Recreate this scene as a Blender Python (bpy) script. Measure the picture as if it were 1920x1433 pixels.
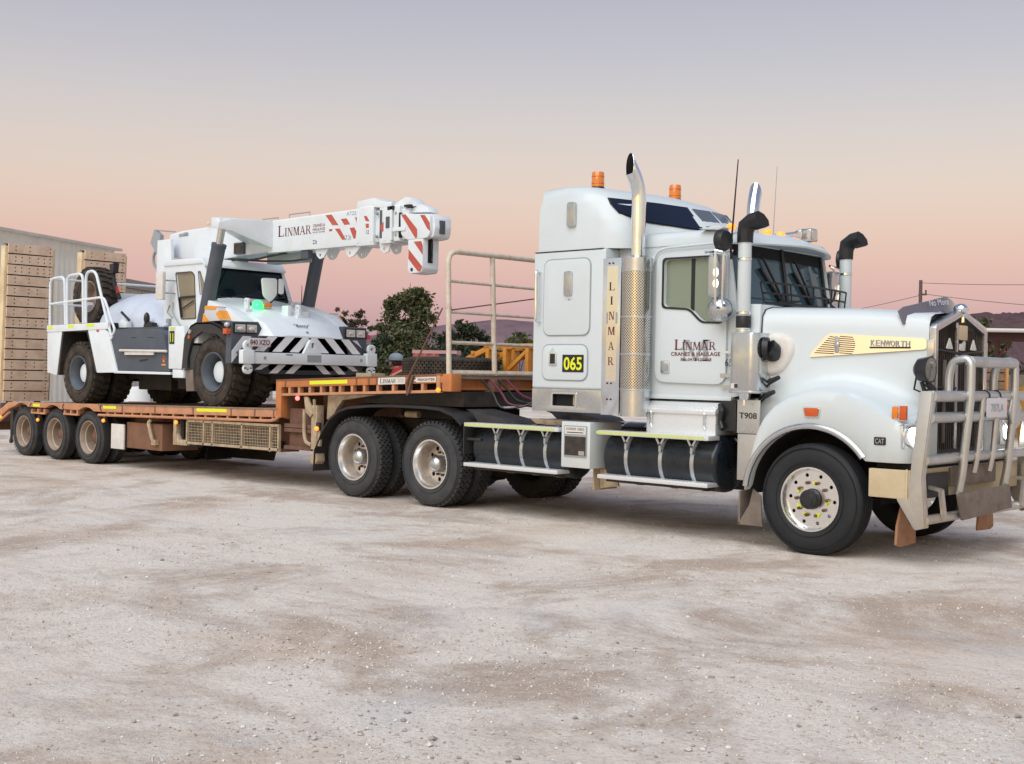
import bpy, bmesh, math, random
import numpy as np
from mathutils import Vector, Matrix
from mathutils.geometry import tessellate_polygon
R = math.radians
PI = math.pi
rng = random.Random(7)
for o in list(bpy.data.objects):
    bpy.data.objects.remove(o)
scene = bpy.context.scene
col = scene.collection

def lin(c):
    return c / 12.92 if c <= 0.04045 else ((c + 0.055) / 1.055) ** 2.4
def S(r, g, b):
    return (lin(r / 255), lin(g / 255), lin(b / 255))

# ------------------------------------------------------------ camera
YAW, ROLL, PITCH = 0.7460, 0.0191, -0.0069
w0 = Vector((-math.sin(YAW), math.cos(YAW), 0)); r0 = Vector((math.cos(YAW), math.sin(YAW), 0)); u0 = Vector((0, 0, 1))
w1 = w0 * math.cos(PITCH) + u0 * math.sin(PITCH); u1 = u0 * math.cos(PITCH) - w0 * math.sin(PITCH)
r2 = r0 * math.cos(ROLL) + u1 * math.sin(ROLL); u2 = u1 * math.cos(ROLL) - r0 * math.sin(ROLL)
CAM = Vector((5.754, -11.516, 1.634))
cd = bpy.data.cameras.new('camera')
cam = bpy.data.objects.new('camera', cd); col.objects.link(cam)
mw = Matrix((r2, u2, -w1)).transposed().to_4x4(); mw.translation = CAM
cam.matrix_world = mw
cd.sensor_width = 36; cd.lens = 36 * 2318.4 / 1920; cd.clip_start = 0.1; cd.clip_end = 20000
scene.camera = cam

# ------------------------------------------------------------ sky, sun, exposure
SUN_AZ = math.atan2(-10.0, 3.0)      # direction towards the sun, behind the camera
SUN_EL = R(4)
wd = bpy.data.worlds.new('World'); scene.world = wd; wd.use_nodes = True
nt = wd.node_tree; nt.nodes.clear()
out = nt.nodes.new('ShaderNodeOutputWorld')
bg1 = nt.nodes.new('ShaderNodeBackground'); bg2 = nt.nodes.new('ShaderNodeBackground'); add = nt.nodes.new('ShaderNodeAddShader')
sky = nt.nodes.new('ShaderNodeTexSky'); sky.sky_type = 'NISHITA'; sky.sun_disc = False
sky.sun_elevation = SUN_EL; sky.sun_rotation = PI / 2 - SUN_AZ
sky.altitude = 300; sky.air_density = 1.0; sky.dust_density = 2.0; sky.ozone_density = 1.0
nt.links.new(sky.outputs[0], bg1.inputs[0]); bg1.inputs[1].default_value = 0.03
tc = nt.nodes.new('ShaderNodeTexCoord'); sep = nt.nodes.new('ShaderNodeSeparateXYZ')
nt.links.new(tc.outputs['Generated'], sep.inputs[0])
def sky_ramp(stops):
    ramp = nt.nodes.new('ShaderNodeValToRGB'); cr = ramp.color_ramp; cr.interpolation = 'B_SPLINE'
    while len(cr.elements) < len(stops):
        cr.elements.new(0.5)
    for e, (p, c) in zip(cr.elements, stops):
        e.position = p; e.color = (*S(*c), 1)
    nt.links.new(sep.outputs['Z'], ramp.inputs[0]); return ramp
# the side away from the sunset (pink band over the mauve earth shadow) and the sunset side behind the camera
away = sky_ramp([(0.0, (150, 128, 142)), (0.046, (205, 164, 177)), (0.075, (220, 171, 174)), (0.11, (230, 190, 176)), (0.15, (231, 207, 194)), (0.20, (214, 203, 201)), (0.245, (199, 193, 201)), (0.31, (178, 175, 191)), (0.6, (142, 148, 174)), (1.0, (128, 138, 170))])
toward = sky_ramp([(0.0, (240, 202, 152)), (0.05, (255, 235, 194)), (0.12, (252, 240, 216)), (0.22, (240, 232, 218)), (0.35, (206, 205, 206)), (0.6, (160, 166, 184)), (1.0, (128, 138, 170))])
dot = nt.nodes.new('ShaderNodeVectorMath'); dot.operation = 'DOT_PRODUCT'; dot.inputs[1].default_value = (math.cos(SUN_AZ), math.sin(SUN_AZ), 0)
nt.links.new(tc.outputs['Generated'], dot.inputs[0])
side = nt.nodes.new('ShaderNodeMapRange'); side.interpolation_type = 'SMOOTHSTEP'; side.inputs[1].default_value = -0.35; side.inputs[2].default_value = 0.75
nt.links.new(dot.outputs['Value'], side.inputs[0])
smix = nt.nodes.new('ShaderNodeMix'); smix.data_type = 'RGBA'
nt.links.new(side.outputs[0], smix.inputs[0]); nt.links.new(away.outputs[0], smix.inputs[6]); nt.links.new(toward.outputs[0], smix.inputs[7])
nt.links.new(smix.outputs[2], bg2.inputs[0]); bg2.inputs[1].default_value = 0.575
nt.links.new(bg1.outputs[0], add.inputs[0]); nt.links.new(bg2.outputs[0], add.inputs[1]); nt.links.new(add.outputs[0], out.inputs[0])
sd = bpy.data.lights.new('sun', 'SUN'); sun = bpy.data.objects.new('sun', sd); col.objects.link(sun)
sd.energy = 1.85; sd.angle = R(60); sd.color = (0.97, 0.99, 1.0)
sdir = Vector((math.cos(SUN_AZ) * math.cos(R(50)), math.sin(SUN_AZ) * math.cos(R(50)), math.sin(R(50))))
sun.rotation_euler = sdir.to_track_quat('Z', 'Y').to_euler()
vs = scene.view_settings
vs.view_transform = 'Standard'; vs.look = 'None'; vs.exposure = 0.6; vs.gamma = 1; vs.use_curve_mapping = False

# ------------------------------------------------------------ materials
MT = {}
def node(nt, typ, **kw):
    n = nt.nodes.new(typ)
    for k, v in kw.items():
        if k in n.inputs: n.inputs[k].default_value = v
        else: setattr(n, k, v)
    return n
def mat(name, color, rough=0.5, metal=0.0, coat=0.0, dirt=None, damt=0.4, dscale=3.0, bump=0.0, bscale=60.0, spec=0.5, rvar=0.12, low=None):
    """principled paint; dirt = a second colour worked in with noise, low = (z0, z1, colour) road dust that thins out upwards"""
    m = bpy.data.materials.new(name); m.use_nodes = True
    nt = m.node_tree; b = nt.nodes['Principled BSDF']; L = nt.links
    b.inputs['Roughness'].default_value = rough; b.inputs['Metallic'].default_value = metal
    b.inputs['Coat Weight'].default_value = coat; b.inputs['Coat Roughness'].default_value = 0.12
    b.inputs['Specular IOR Level'].default_value = spec
    geo = node(nt, 'ShaderNodeNewGeometry')
    c = (*color, 1); src = None
    b.inputs['Base Color'].default_value = c
    if dirt:
        nz = node(nt, 'ShaderNodeTexNoise', Scale=dscale, Detail=8.0, Roughness=0.65); L.new(geo.outputs['Position'], nz.inputs['Vector'])
        mr = node(nt, 'ShaderNodeMapRange'); mr.inputs[1].default_value = 0.42; mr.inputs[2].default_value = 0.72; mr.inputs[3].default_value = 0; mr.inputs[4].default_value = damt
        L.new(nz.outputs['Fac'], mr.inputs[0])
        mx = node(nt, 'ShaderNodeMix', data_type='RGBA'); mx.inputs[6].default_value = c; mx.inputs[7].default_value = (*dirt, 1)
        L.new(mr.outputs[0], mx.inputs[0]); src = mx.outputs[2]
        r_ = node(nt, 'ShaderNodeMapRange'); r_.inputs[1].default_value = 0.3; r_.inputs[2].default_value = 0.7
        r_.inputs[3].default_value = max(0.02, rough - rvar * 0.5); r_.inputs[4].default_value = min(1, rough + rvar); L.new(nz.outputs['Fac'], r_.inputs[0]); L.new(r_.outputs[0], b.inputs['Roughness'])
    if low:
        sp = node(nt, 'ShaderNodeSeparateXYZ'); L.new(geo.outputs['Position'], sp.inputs[0])
        mr = node(nt, 'ShaderNodeMapRange'); mr.inputs[1].default_value = low[0]; mr.inputs[2].default_value = low[1]; mr.inputs[3].default_value = low[3] if len(low) > 3 else 0.7; mr.inputs[4].default_value = 0
        L.new(sp.outputs['Z'], mr.inputs[0])
        nz2 = node(nt, 'ShaderNodeTexNoise', Scale=4.0, Detail=6.0, Roughness=0.7); L.new(geo.outputs['Position'], nz2.inputs['Vector'])
        mu = node(nt, 'ShaderNodeMath', operation='MULTIPLY'); L.new(mr.outputs[0], mu.inputs[0])
        m2 = node(nt, 'ShaderNodeMapRange'); m2.inputs[1].default_value = 0.3; m2.inputs[2].default_value = 0.65; L.new(nz2.outputs['Fac'], m2.inputs[0]); L.new(m2.outputs[0], mu.inputs[1])
        mx2 = node(nt, 'ShaderNodeMix', data_type='RGBA'); mx2.inputs[7].default_value = (*low[2], 1); L.new(mu.outputs[0], mx2.inputs[0])
        if src: L.new(src, mx2.inputs[6])
        else: mx2.inputs[6].default_value = c
        src = mx2.outputs[2]
    if src: L.new(src, b.inputs['Base Color'])
    if bump:
        nb = node(nt, 'ShaderNodeTexNoise', Scale=bscale, Detail=3.0); L.new(geo.outputs['Position'], nb.inputs['Vector'])
        bp = node(nt, 'ShaderNodeBump', Strength=bump, Distance=0.01); L.new(nb.outputs['Fac'], bp.inputs['Height']); L.new(bp.outputs[0], b.inputs['Normal'])
    MT[name] = m
    return m
def emat(name, color, strength, base=None):
    m = bpy.data.materials.new(name); m.use_nodes = True; b = m.node_tree.nodes['Principled BSDF']
    b.inputs['Base Color'].default_value = (*(base or color), 1); b.inputs['Emission Color'].default_value = (*color, 1); b.inputs['Emission Strength'].default_value = strength; b.inputs['Roughness'].default_value = 0.2
    MT[name] = m; return m
def glassmat(name, tint, rough=0.02, refl=1.0, film=None):
    m = bpy.data.materials.new(name); m.use_nodes = True; nt = m.node_tree; nt.nodes.clear()
    o = node(nt, 'ShaderNodeOutputMaterial'); g = node(nt, 'ShaderNodeBsdfGlossy', Roughness=rough); t = node(nt, 'ShaderNodeBsdfTransparent'); t.inputs[0].default_value = (*tint, 1)
    g.inputs[0].default_value = (refl, refl, refl, 1)
    f = node(nt, 'ShaderNodeFresnel', IOR=1.5); mx = node(nt, 'ShaderNodeMixShader')
    body = t.outputs[0]
    if film:      # diffuse layer with reflections and interior light painted into the glass colour
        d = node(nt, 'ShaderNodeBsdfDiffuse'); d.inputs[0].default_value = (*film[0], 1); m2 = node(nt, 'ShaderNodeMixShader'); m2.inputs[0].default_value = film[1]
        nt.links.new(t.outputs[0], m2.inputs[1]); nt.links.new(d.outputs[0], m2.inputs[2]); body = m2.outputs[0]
    nt.links.new(f.outputs[0], mx.inputs[0]); nt.links.new(body, mx.inputs[1]); nt.links.new(g.outputs[0], mx.inputs[2]); nt.links.new(mx.outputs[0], o.inputs[0])
    MT[name] = m; return m
DUST = (0.36, 0.27, 0.19)
mat('white_paint', (0.585, 0.645, 0.665), 0.40, coat=0.2, dirt=(0.62, 0.64, 0.63), damt=0.5, dscale=2.2, low=(0.5, 1.6, (0.5, 0.45, 0.37), 0.45))
mat('cab_white', (0.595, 0.655, 0.68), 0.35, coat=0.3, dirt=(0.54, 0.59, 0.60), damt=0.5, dscale=1.7)
mat('crane_white', (0.71, 0.77, 0.81), 0.42, coat=0.15, dirt=(0.62, 0.63, 0.64), damt=0.55, dscale=3.5)
mat('crane_grey', (0.06, 0.075, 0.10), 0.5, dirt=(0.14, 0.14, 0.14), damt=0.4)
mat('crane_bonnet', (0.56, 0.61, 0.70), 0.4, dirt=(0.4, 0.42, 0.46), damt=0.5, coat=0.2)
mat('front_pane', (0.09, 0.11, 0.14), 0.1, spec=0.6)
mat('chrome', (0.76, 0.81, 0.86), 0.09, 1.0, dirt=(0.6, 0.62, 0.62), damt=0.4, dscale=5, rvar=0.15)
mat('polished_plate', (0.86, 0.85, 0.8), 0.16, 1.0)
mat('stainless', (0.60, 0.635, 0.66), 0.24, 1.0, dirt=(0.42, 0.40, 0.37), damt=0.5, dscale=6, rvar=0.2)
mat('aluminium', (0.56, 0.575, 0.575), 0.38, 0.85, dirt=(0.42, 0.38, 0.33), damt=0.5, dscale=4, low=(0.3, 1.3, (0.52, 0.44, 0.33), 0.9))
mat('rim_alloy', (0.86, 0.86, 0.85), 0.22, 0.95)
mat('rim_dusty', (0.74, 0.72, 0.68), 0.35, 0.75, dirt=(0.45, 0.38, 0.30), damt=0.7, dscale=5)
mat('rim_barrel', (0.50, 0.44, 0.37), 0.45, 0.5, dirt=(0.22, 0.15, 0.11), damt=0.85, dscale=6)
mat('rim_trailer', (0.33, 0.26, 0.20), 0.7, 0.0, dirt=(0.20, 0.12, 0.08), damt=0.8, dscale=6)
mat('rim_cream', (0.55, 0.50, 0.42), 0.6, 0.0, dirt=(0.35, 0.28, 0.2), damt=0.6)
mat('rim_slate', (0.075, 0.095, 0.12), 0.5, 0.0, dirt=(0.16, 0.16, 0.16), damt=0.5)
mat('tyre_rubber', (0.040, 0.042, 0.046), 0.75, dirt=(0.095, 0.09, 0.082), damt=0.6, dscale=5, bump=0.15, bscale=90, spec=0.3)
mat('tyre_dark', (0.010, 0.012, 0.015), 0.6, dirt=(0.03, 0.03, 0.03), damt=0.5, dscale=4, spec=0.4)
mat('tyre_brown', (0.040, 0.035, 0.031), 0.85, dirt=(0.12, 0.09, 0.068), damt=0.75, dscale=6, bump=0.2, spec=0.2)
mat('black_plastic', (0.012, 0.013, 0.016), 0.42, dirt=(0.035, 0.033, 0.031), damt=0.4)
mat('black_flap', (0.022, 0.022, 0.024), 0.6, dirt=(0.07, 0.06, 0.05), damt=0.6, dscale=4)
mat('chassis_dark', (0.02, 0.019, 0.018), 0.7, dirt=(0.08, 0.06, 0.045), damt=0.7, dscale=5)
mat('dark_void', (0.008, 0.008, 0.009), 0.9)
mat('tank_blue', (0.004, 0.007, 0.011), 0.24, coat=0.0, spec=0.5, dirt=(0.03, 0.035, 0.04), damt=0.5, dscale=4)
mat('orange_paint', (0.52, 0.185, 0.055), 0.6, dirt=(0.30, 0.13, 0.065), damt=0.8, dscale=7, bump=0.08, bscale=25)
mat('orange_faded', (0.56, 0.265, 0.14), 0.65, dirt=(0.36, 0.19, 0.11), damt=0.85, dscale=7, bump=0.08, bscale=25)
mat('orange_under', (0.22, 0.105, 0.06), 0.8, dirt=(0.13, 0.08, 0.055), damt=0.8, dscale=5)
mat('rust_brown', (0.17, 0.085, 0.055), 0.8, dirt=(0.08, 0.05, 0.04), damt=0.8, dscale=6)
mat('dust_cream', (0.56, 0.46, 0.30), 0.65, dirt=(0.46, 0.34, 0.20), damt=0.8, dscale=3, bump=0.05)
mat('post_cream', (0.62, 0.55, 0.45), 0.6, dirt=(0.38, 0.22, 0.13), damt=0.6, dscale=9)
mat('leg_cream', (0.45, 0.36, 0.24), 0.7, dirt=(0.2, 0.12, 0.08), damt=0.7, dscale=9)
mat('mud_leather', (0.36, 0.19, 0.10), 0.8, dirt=(0.24, 0.11, 0.06), damt=0.8, dscale=8)
mat('mud_grey', (0.20, 0.16, 0.13), 0.8, dirt=(0.10, 0.085, 0.07), damt=0.8, dscale=6)
mat('deck_wood', (0.26, 0.20, 0.16), 0.85, dirt=(0.16, 0.12, 0.09), damt=0.8, dscale=7, bump=0.2, bscale=30)
mat('ramp_timber', (0.70, 0.54, 0.41), 0.75, dirt=(0.48, 0.33, 0.23), damt=0.8, dscale=4, bump=0.15, bscale=30)
mat('ramp_cream', (0.74, 0.60, 0.38), 0.7, dirt=(0.4, 0.27, 0.15), damt=0.7)
mat('frame_yellow', (0.62, 0.27, 0.035), 0.55, dirt=(0.42, 0.15, 0.03), damt=0.7, dscale=9)
mat('stripe_dark', (0.035, 0.042, 0.052), 0.5)
mat('stripe_red', (0.46, 0.075, 0.055), 0.45, dirt=(0.5, 0.14, 0.09), damt=0.6, dscale=9)
mat('stripe_white', (0.74, 0.75, 0.78), 0.5)
mat('tape_yellow', (0.74, 0.78, 0.03), 0.4)
mat('tape_green', (0.55, 0.62, 0.20), 0.45, dirt=(0.6, 0.6, 0.5), damt=0.6, dscale=12)
mat('reflector_orange', (0.75, 0.30, 0.02), 0.3)
mat('reflector_silver', (0.55, 0.55, 0.58), 0.3)
mat('letter_maroon', (0.15, 0.018, 0.022), 0.5)
mat('letter_black', (0.012, 0.012, 0.014), 0.5)
mat('letter_grey', (0.30, 0.33, 0.35), 0.5)
mat('letter_white', (0.6, 0.58, 0.64), 0.5)
mat('sticker_white', (0.68, 0.66, 0.62), 0.5, dirt=(0.5, 0.44, 0.38), damt=0.5, dscale=12)
mat('plate_white', (0.62, 0.60, 0.62), 0.5)
mat('amber_lens', (0.70, 0.20, 0.015), 0.15, coat=0.6)
mat('orange_lens', (0.55, 0.085, 0.012), 0.2, coat=0.5)
mat('red_lens', (0.5, 0.02, 0.015), 0.2, coat=0.5)
mat('lens_clear', (0.55, 0.58, 0.58), 0.08, 0.6)
mat('lamp_glass', (0.16, 0.155, 0.13), 0.12, 0.2, coat=0.5)
mat('hose_purple', (0.12, 0.02, 0.05), 0.5)
mat('hose_black', (0.01, 0.01, 0.012), 0.45)
mat('bug_deflector', (0.13, 0.12, 0.15), 0.15, coat=0.5)
mat('grille_mesh', (0.045, 0.04, 0.038), 0.45, 0.5, dirt=(0.13, 0.10, 0.08), damt=0.6, dscale=9)
mat('seat_dark', (0.04, 0.045, 0.05), 0.8)
mat('seat_beige', (0.42, 0.36, 0.25), 0.8)
mat('interior', (0.09, 0.10, 0.10), 0.8)
emat('lamp_white_lit', (1.0, 0.98, 0.95), 6.0)
emat('lamp_amber_lit', (1.0, 0.27, 0.025), 1.0)
emat('lamp_red_lit', (1.0, 0.10, 0.10), 3.0)
emat('lamp_green_lit', (0.02, 1.0, 0.10), 3.0, (0.02, 0.3, 0.05))
emat('lamp_warm_lit', (1.0, 0.80, 0.62), 2.2)
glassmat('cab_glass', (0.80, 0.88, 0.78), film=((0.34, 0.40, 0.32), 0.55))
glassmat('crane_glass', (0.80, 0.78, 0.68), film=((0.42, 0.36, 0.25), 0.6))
glassmat('screen_glass', (0.36, 0.50, 0.52), film=((0.085, 0.17, 0.22), 0.6))
glassmat('screen_dark', (0.12, 0.20, 0.24), film=((0.004, 0.02, 0.03), 0.4))
mat('dark_glass', (0.010, 0.016, 0.036), 0.12, spec=0.35)
mat('mirror_face', (0.72, 0.73, 0.72), 0.06, 1.0)

def checker_plate(name, color):
    m = mat(name, color, 0.34, 0.85)
    nt = m.node_tree; b = nt.nodes['Principled BSDF']
    tcn = node(nt, 'ShaderNodeTexCoord'); mp = node(nt, 'ShaderNodeMapping'); mp.inputs['Rotation'].default_value = (R(40), R(30), R(45)); mp.inputs['Scale'].default_value = (38, 38, 38)
    nt.links.new(tcn.outputs['Object'], mp.inputs[0])
    v = node(nt, 'ShaderNodeTexVoronoi', Scale=1.0, Randomness=0.1); nt.links.new(mp.outputs[0], v.inputs['Vector'])
    bp = node(nt, 'ShaderNodeBump', Strength=0.5, Distance=0.006); nt.links.new(v.outputs['Distance'], bp.inputs['Height']); nt.links.new(bp.outputs[0], b.inputs['Normal'])
    return m
checker_plate('checker_alu', (0.74, 0.76, 0.77))
MT['checker_alu'].node_tree.nodes['Principled BSDF'].inputs['Metallic'].default_value = 0.45
def perforated(name):
    m = mat(name, (0.66, 0.63, 0.56), 0.22, 1.0); nt = m.node_tree; b = nt.nodes['Principled BSDF']; L = nt.links
    uv = node(nt, 'ShaderNodeUVMap')
    v = node(nt, 'ShaderNodeTexVoronoi', Scale=1.0, Randomness=0.0); v.voronoi_dimensions = '2D'
    mp = node(nt, 'ShaderNodeMapping'); mp.inputs['Rotation'].default_value = (0, 0, R(45)); mp.inputs['Scale'].default_value = (48, 48, 48)
    L.new(uv.outputs[0], mp.inputs[0]); L.new(mp.outputs[0], v.inputs['Vector'])
    mr = node(nt, 'ShaderNodeMapRange'); mr.inputs[1].default_value = 0.34; mr.inputs[2].default_value = 0.40; L.new(v.outputs['Distance'], mr.inputs[0])
    mx = node(nt, 'ShaderNodeMix', data_type='RGBA'); mx.inputs[6].default_value = (0.05, 0.045, 0.04, 1); mx.inputs[7].default_value = (0.68, 0.70, 0.70, 1); L.new(mr.outputs[0], mx.inputs[0]); L.new(mx.outputs[2], b.inputs['Base Color'])
    L.new(mr.outputs[0], b.inputs['Metallic'])
    return m
perforated('perforated_steel')

# ------------------------------------------------------------ mesh building
class MB:
    def __init__(s): s.v = []; s.f = []; s.m = []; s.uv = None
    def add(s, vs, fs, mi=0):
        n = len(s.v); s.v += [tuple(p) for p in vs]; s.f += [tuple(n + i for i in f) for f in fs]; s.m += [mi] * len(fs); return s
    def box(s, x0, x1, y0, y1, z0, z1, mi=0):
        vs = [(x, y, z) for x in (x0, x1) for y in (y0, y1) for z in (z0, z1)]
        return s.add(vs, [(0, 1, 3, 2), (4, 6, 7, 5), (0, 4, 5, 1), (2, 3, 7, 6), (0, 2, 6, 4), (1, 5, 7, 3)], mi)
    def prism(s, pts, ax, a, b, holes=(), mi=0):
        f3 = {'y': lambda p, d: (p[0], d, p[1]), 'x': lambda p, d: (d, p[0], p[1]), 'z': lambda p, d: (p[0], p[1], d)}[ax]
        loops = [list(pts)] + [list(h) for h in holes]
        flat = [p for l in loops for p in l]; n = len(flat)
        vs = [f3(p, a) for p in flat] + [f3(p, b) for p in flat]; fs = []
        if holes:
            tri = tessellate_polygon([[Vector((p[0], p[1], 0)) for p in l] for l in loops])
            fs += [tuple(t) for t in tri] + [tuple(i + n for i in t[::-1]) for t in tri]
        else:
            fs += [tuple(range(n)), tuple(range(2 * n - 1, n - 1, -1))]
        k = 0
        for l in loops:
            q = len(l)
            for i in range(q):
                j = (i + 1) % q; fs.append((k + i, k + j, n + k + j, n + k + i))
            k += q
        return s.add(vs, fs, mi)
    def ring(s, c, ax, r, n, sy=1.0, ref=None):
        ax = Vector(ax).normalized(); t = Vector(ref) if ref is not None else (Vector((0, 0, 1)) if abs(ax.z) < 0.9 else Vector((1, 0, 0)))
        a = (t - ax * t.dot(ax)).normalized(); b = ax.cross(a); c = Vector(c)
        return [c + a * (r * math.cos(2 * PI * i / n)) + b * (r * sy * math.sin(2 * PI * i / n)) for i in range(n)]
    def loft(s, rings, cap=True, closed=True, mi=0):
        n = len(rings[0]); vs = [p for r in rings for p in r]; fs = []
        for k in range(len(rings) - 1):
            for i in range(n if closed else n - 1):
                j = (i + 1) % n; fs.append((k * n + i, k * n + j, (k + 1) * n + j, (k + 1) * n + i))
        if cap and closed:
            fs.append(tuple(range(n - 1, -1, -1))); fs.append(tuple((len(rings) - 1) * n + i for i in range(n)))
        return s.add(vs, fs, mi)
    def cyl(s, p0, p1, r0, r1=None, n=16, mi=0, cap=True):
        p0 = Vector(p0); p1 = Vector(p1); r1 = r0 if r1 is None else r1; ax = p1 - p0
        return s.loft([s.ring(p0, ax, r0, n), s.ring(p1, ax, r1, n)], cap=cap, mi=mi)
    def tube(s, pts, r, n=8, fillet=0.0, mi=0, rz=None, closed=False):
        pts = [Vector(p) for p in pts]
        if fillet: pts = round_path(pts, fillet, 5)
        m = len(pts); rs = r if isinstance(r, (list, tuple)) else [r] * m
        rings = []; ref = None
        for i, p in enumerate(pts):
            d = (pts[min(i + 1, m - 1)] - pts[max(i - 1, 0)]).normalized()
            if ref is None or abs(ref.dot(d)) > 0.98: ref = Vector((0, 0, 1)) if abs(d.z) < 0.9 else Vector((1, 0, 0))
            ref = (ref - d * ref.dot(d)).normalized()
            rings.append(s.ring(p, d, rs[i], n, ref=ref))
        return s.loft(rings, mi=mi)
    def lathe(s, prof, c, ax, n=32, mi=0, ref=None, closed=False):
        """prof: (radius, distance along axis) pairs"""
        ax = Vector(ax).normalized(); c = Vector(c)
        rings = [s.ring(c + ax * h, ax, max(r, 1e-4), n, ref=ref) for r, h in prof]
        if closed: rings.append(rings[0])
        return s.loft(rings, cap=not closed, mi=mi)
    def sphere(s, c, r, n=16, m=8, mi=0):
        rx, ry, rz = r if isinstance(r, (list, tuple)) else (r, r, r); c = Vector(c); rings = []
        for k in range(m + 1):
            t = PI * k / m; q = max(math.sin(t), 0.002)
            rings.append([c + Vector((rx * q * math.cos(2 * PI * i / n), ry * q * math.sin(2 * PI * i / n), rz * math.cos(t))) for i in range(n)])
        return s.loft(rings, mi=mi)
    def bar(s, a, b, w, h, up=(0, 0, 1), mi=0):
        a = Vector(a); b = Vector(b); d = (b - a).normalized(); up = Vector(up)
        if abs(d.dot(up)) > 0.98: up = Vector((1, 0, 0))
        sd_ = d.cross(up).normalized() * (w / 2); uu = sd_.cross(d).normalized() * (h / 2)
        return s.loft([[p + sd_ + uu, p - sd_ + uu, p - sd_ - uu, p + sd_ - uu] for p in (a, b)], mi=mi)
def round_path(pts, rad, seg=5, closed=False):
    outp = []; m = len(pts)
    for i, p in enumerate(pts):
        if not closed and (i == 0 or i == m - 1): outp.append(Vector(p)); continue
        a = Vector(pts[i - 1]); b = Vector(pts[(i + 1) % m]); p = Vector(p)
        da = (a - p); db = (b - p); q = min(rad, da.length * 0.49, db.length * 0.49)
        p0 = p + da.normalized() * q; p1 = p + db.normalized() * q
        for k in range(seg + 1):
            t = k / seg; outp.append(p0 * (1 - t) ** 2 + p * 2 * t * (1 - t) + p1 * t * t)
    return outp
def rpoly(pts, rad, seg=4):
    return [(p.x, p.y) for p in round_path([Vector((x, y, 0)) for x, y in pts], rad, seg, closed=True)]
def rrect(x0, x1, z0, z1, rad, seg=4):
    return rpoly([(x0, z0), (x1, z0), (x1, z1), (x0, z1)], rad, seg)
def circ(cx, cz, r, n=10, ph=0.0):
    return [(cx + r * math.cos(2 * PI * i / n + ph), cz + r * math.sin(2 * PI * i / n + ph)) for i in range(n)]

WL = {}
def to_mesh(mb, mats, origin, smooth=38, bevel=0.0, name='mesh'):
    me = bpy.data.meshes.new(name)
    o = Vector(origin)
    bm = bmesh.new()
    vs = [bm.verts.new(Vector(p) - o) for p in mb.v]
    for f, mi in zip(mb.f, mb.m):
        if len(set(f)) < 3: continue
        try: bf = bm.faces.new([vs[i] for i in f])
        except ValueError: continue
        bf.material_index = mi
    bmesh.ops.remove_doubles(bm, verts=bm.verts, dist=1e-5) if bevel else None
    bmesh.ops.recalc_face_normals(bm, faces=bm.faces)
    if bevel:
        es = [e for e in bm.edges if len(e.link_faces) == 2 and e.calc_face_angle(0) > R(28)]
        if es: bmesh.ops.bevel(bm, geom=es, offset=bevel, offset_type='OFFSET', segments=2, profile=0.6, affect='EDGES', clamp_overlap=True)
    bm.to_mesh(me); bm.free()
    for m in (mats if isinstance(mats, (list, tuple)) else [mats]): me.materials.append(MT[m] if isinstance(m, str) else m)
    if smooth:
        me.shade_smooth(); me.set_sharp_from_angle(angle=R(smooth))
    return me
def props(o, label=None, category=None, group=None, kind=None):
    for k, v in (('label', label), ('category', category), ('group', group), ('kind', kind)):
        if v: o[k] = v
    return o
def link(name, me, parent=None, loc=(0, 0, 0), **kw):
    o = bpy.data.objects.new(name, me); col.objects.link(o)
    loc = Vector(loc)
    WL[o.name] = loc
    if parent: o.parent = parent; o.location = loc - WL[parent.name]
    else: o.location = loc
    return props(o, **kw)
def obj(name, mb, m, parent=None, smooth=38, bevel=0.0, **kw):
    """one mesh object from world coordinates, origin at its middle (at its base when top-level)"""
    a = np.array([tuple(p) for p in mb.v]); lo = a.min(0); hi = a.max(0); c = (lo + hi) / 2
    if parent is None: c[2] = lo[2]
    return link(name, to_mesh(mb, m, c, smooth, bevel, name), parent, c, **kw)
def empty(name, loc, parent=None, **kw):
    return link(name, None, parent, loc, **kw)
def local(name, me, parent, loc=(0, 0, 0), rot=None):
    o = bpy.data.objects.new(name, me); col.objects.link(o); o.parent = parent; o.location = loc
    if rot: o.rotation_euler = rot
    return o
def copy_tree(o, parent=None):
    c = o.copy(); col.objects.link(c); c.parent = parent
    for ch in o.children: copy_tree(ch, c)
    return c

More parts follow.
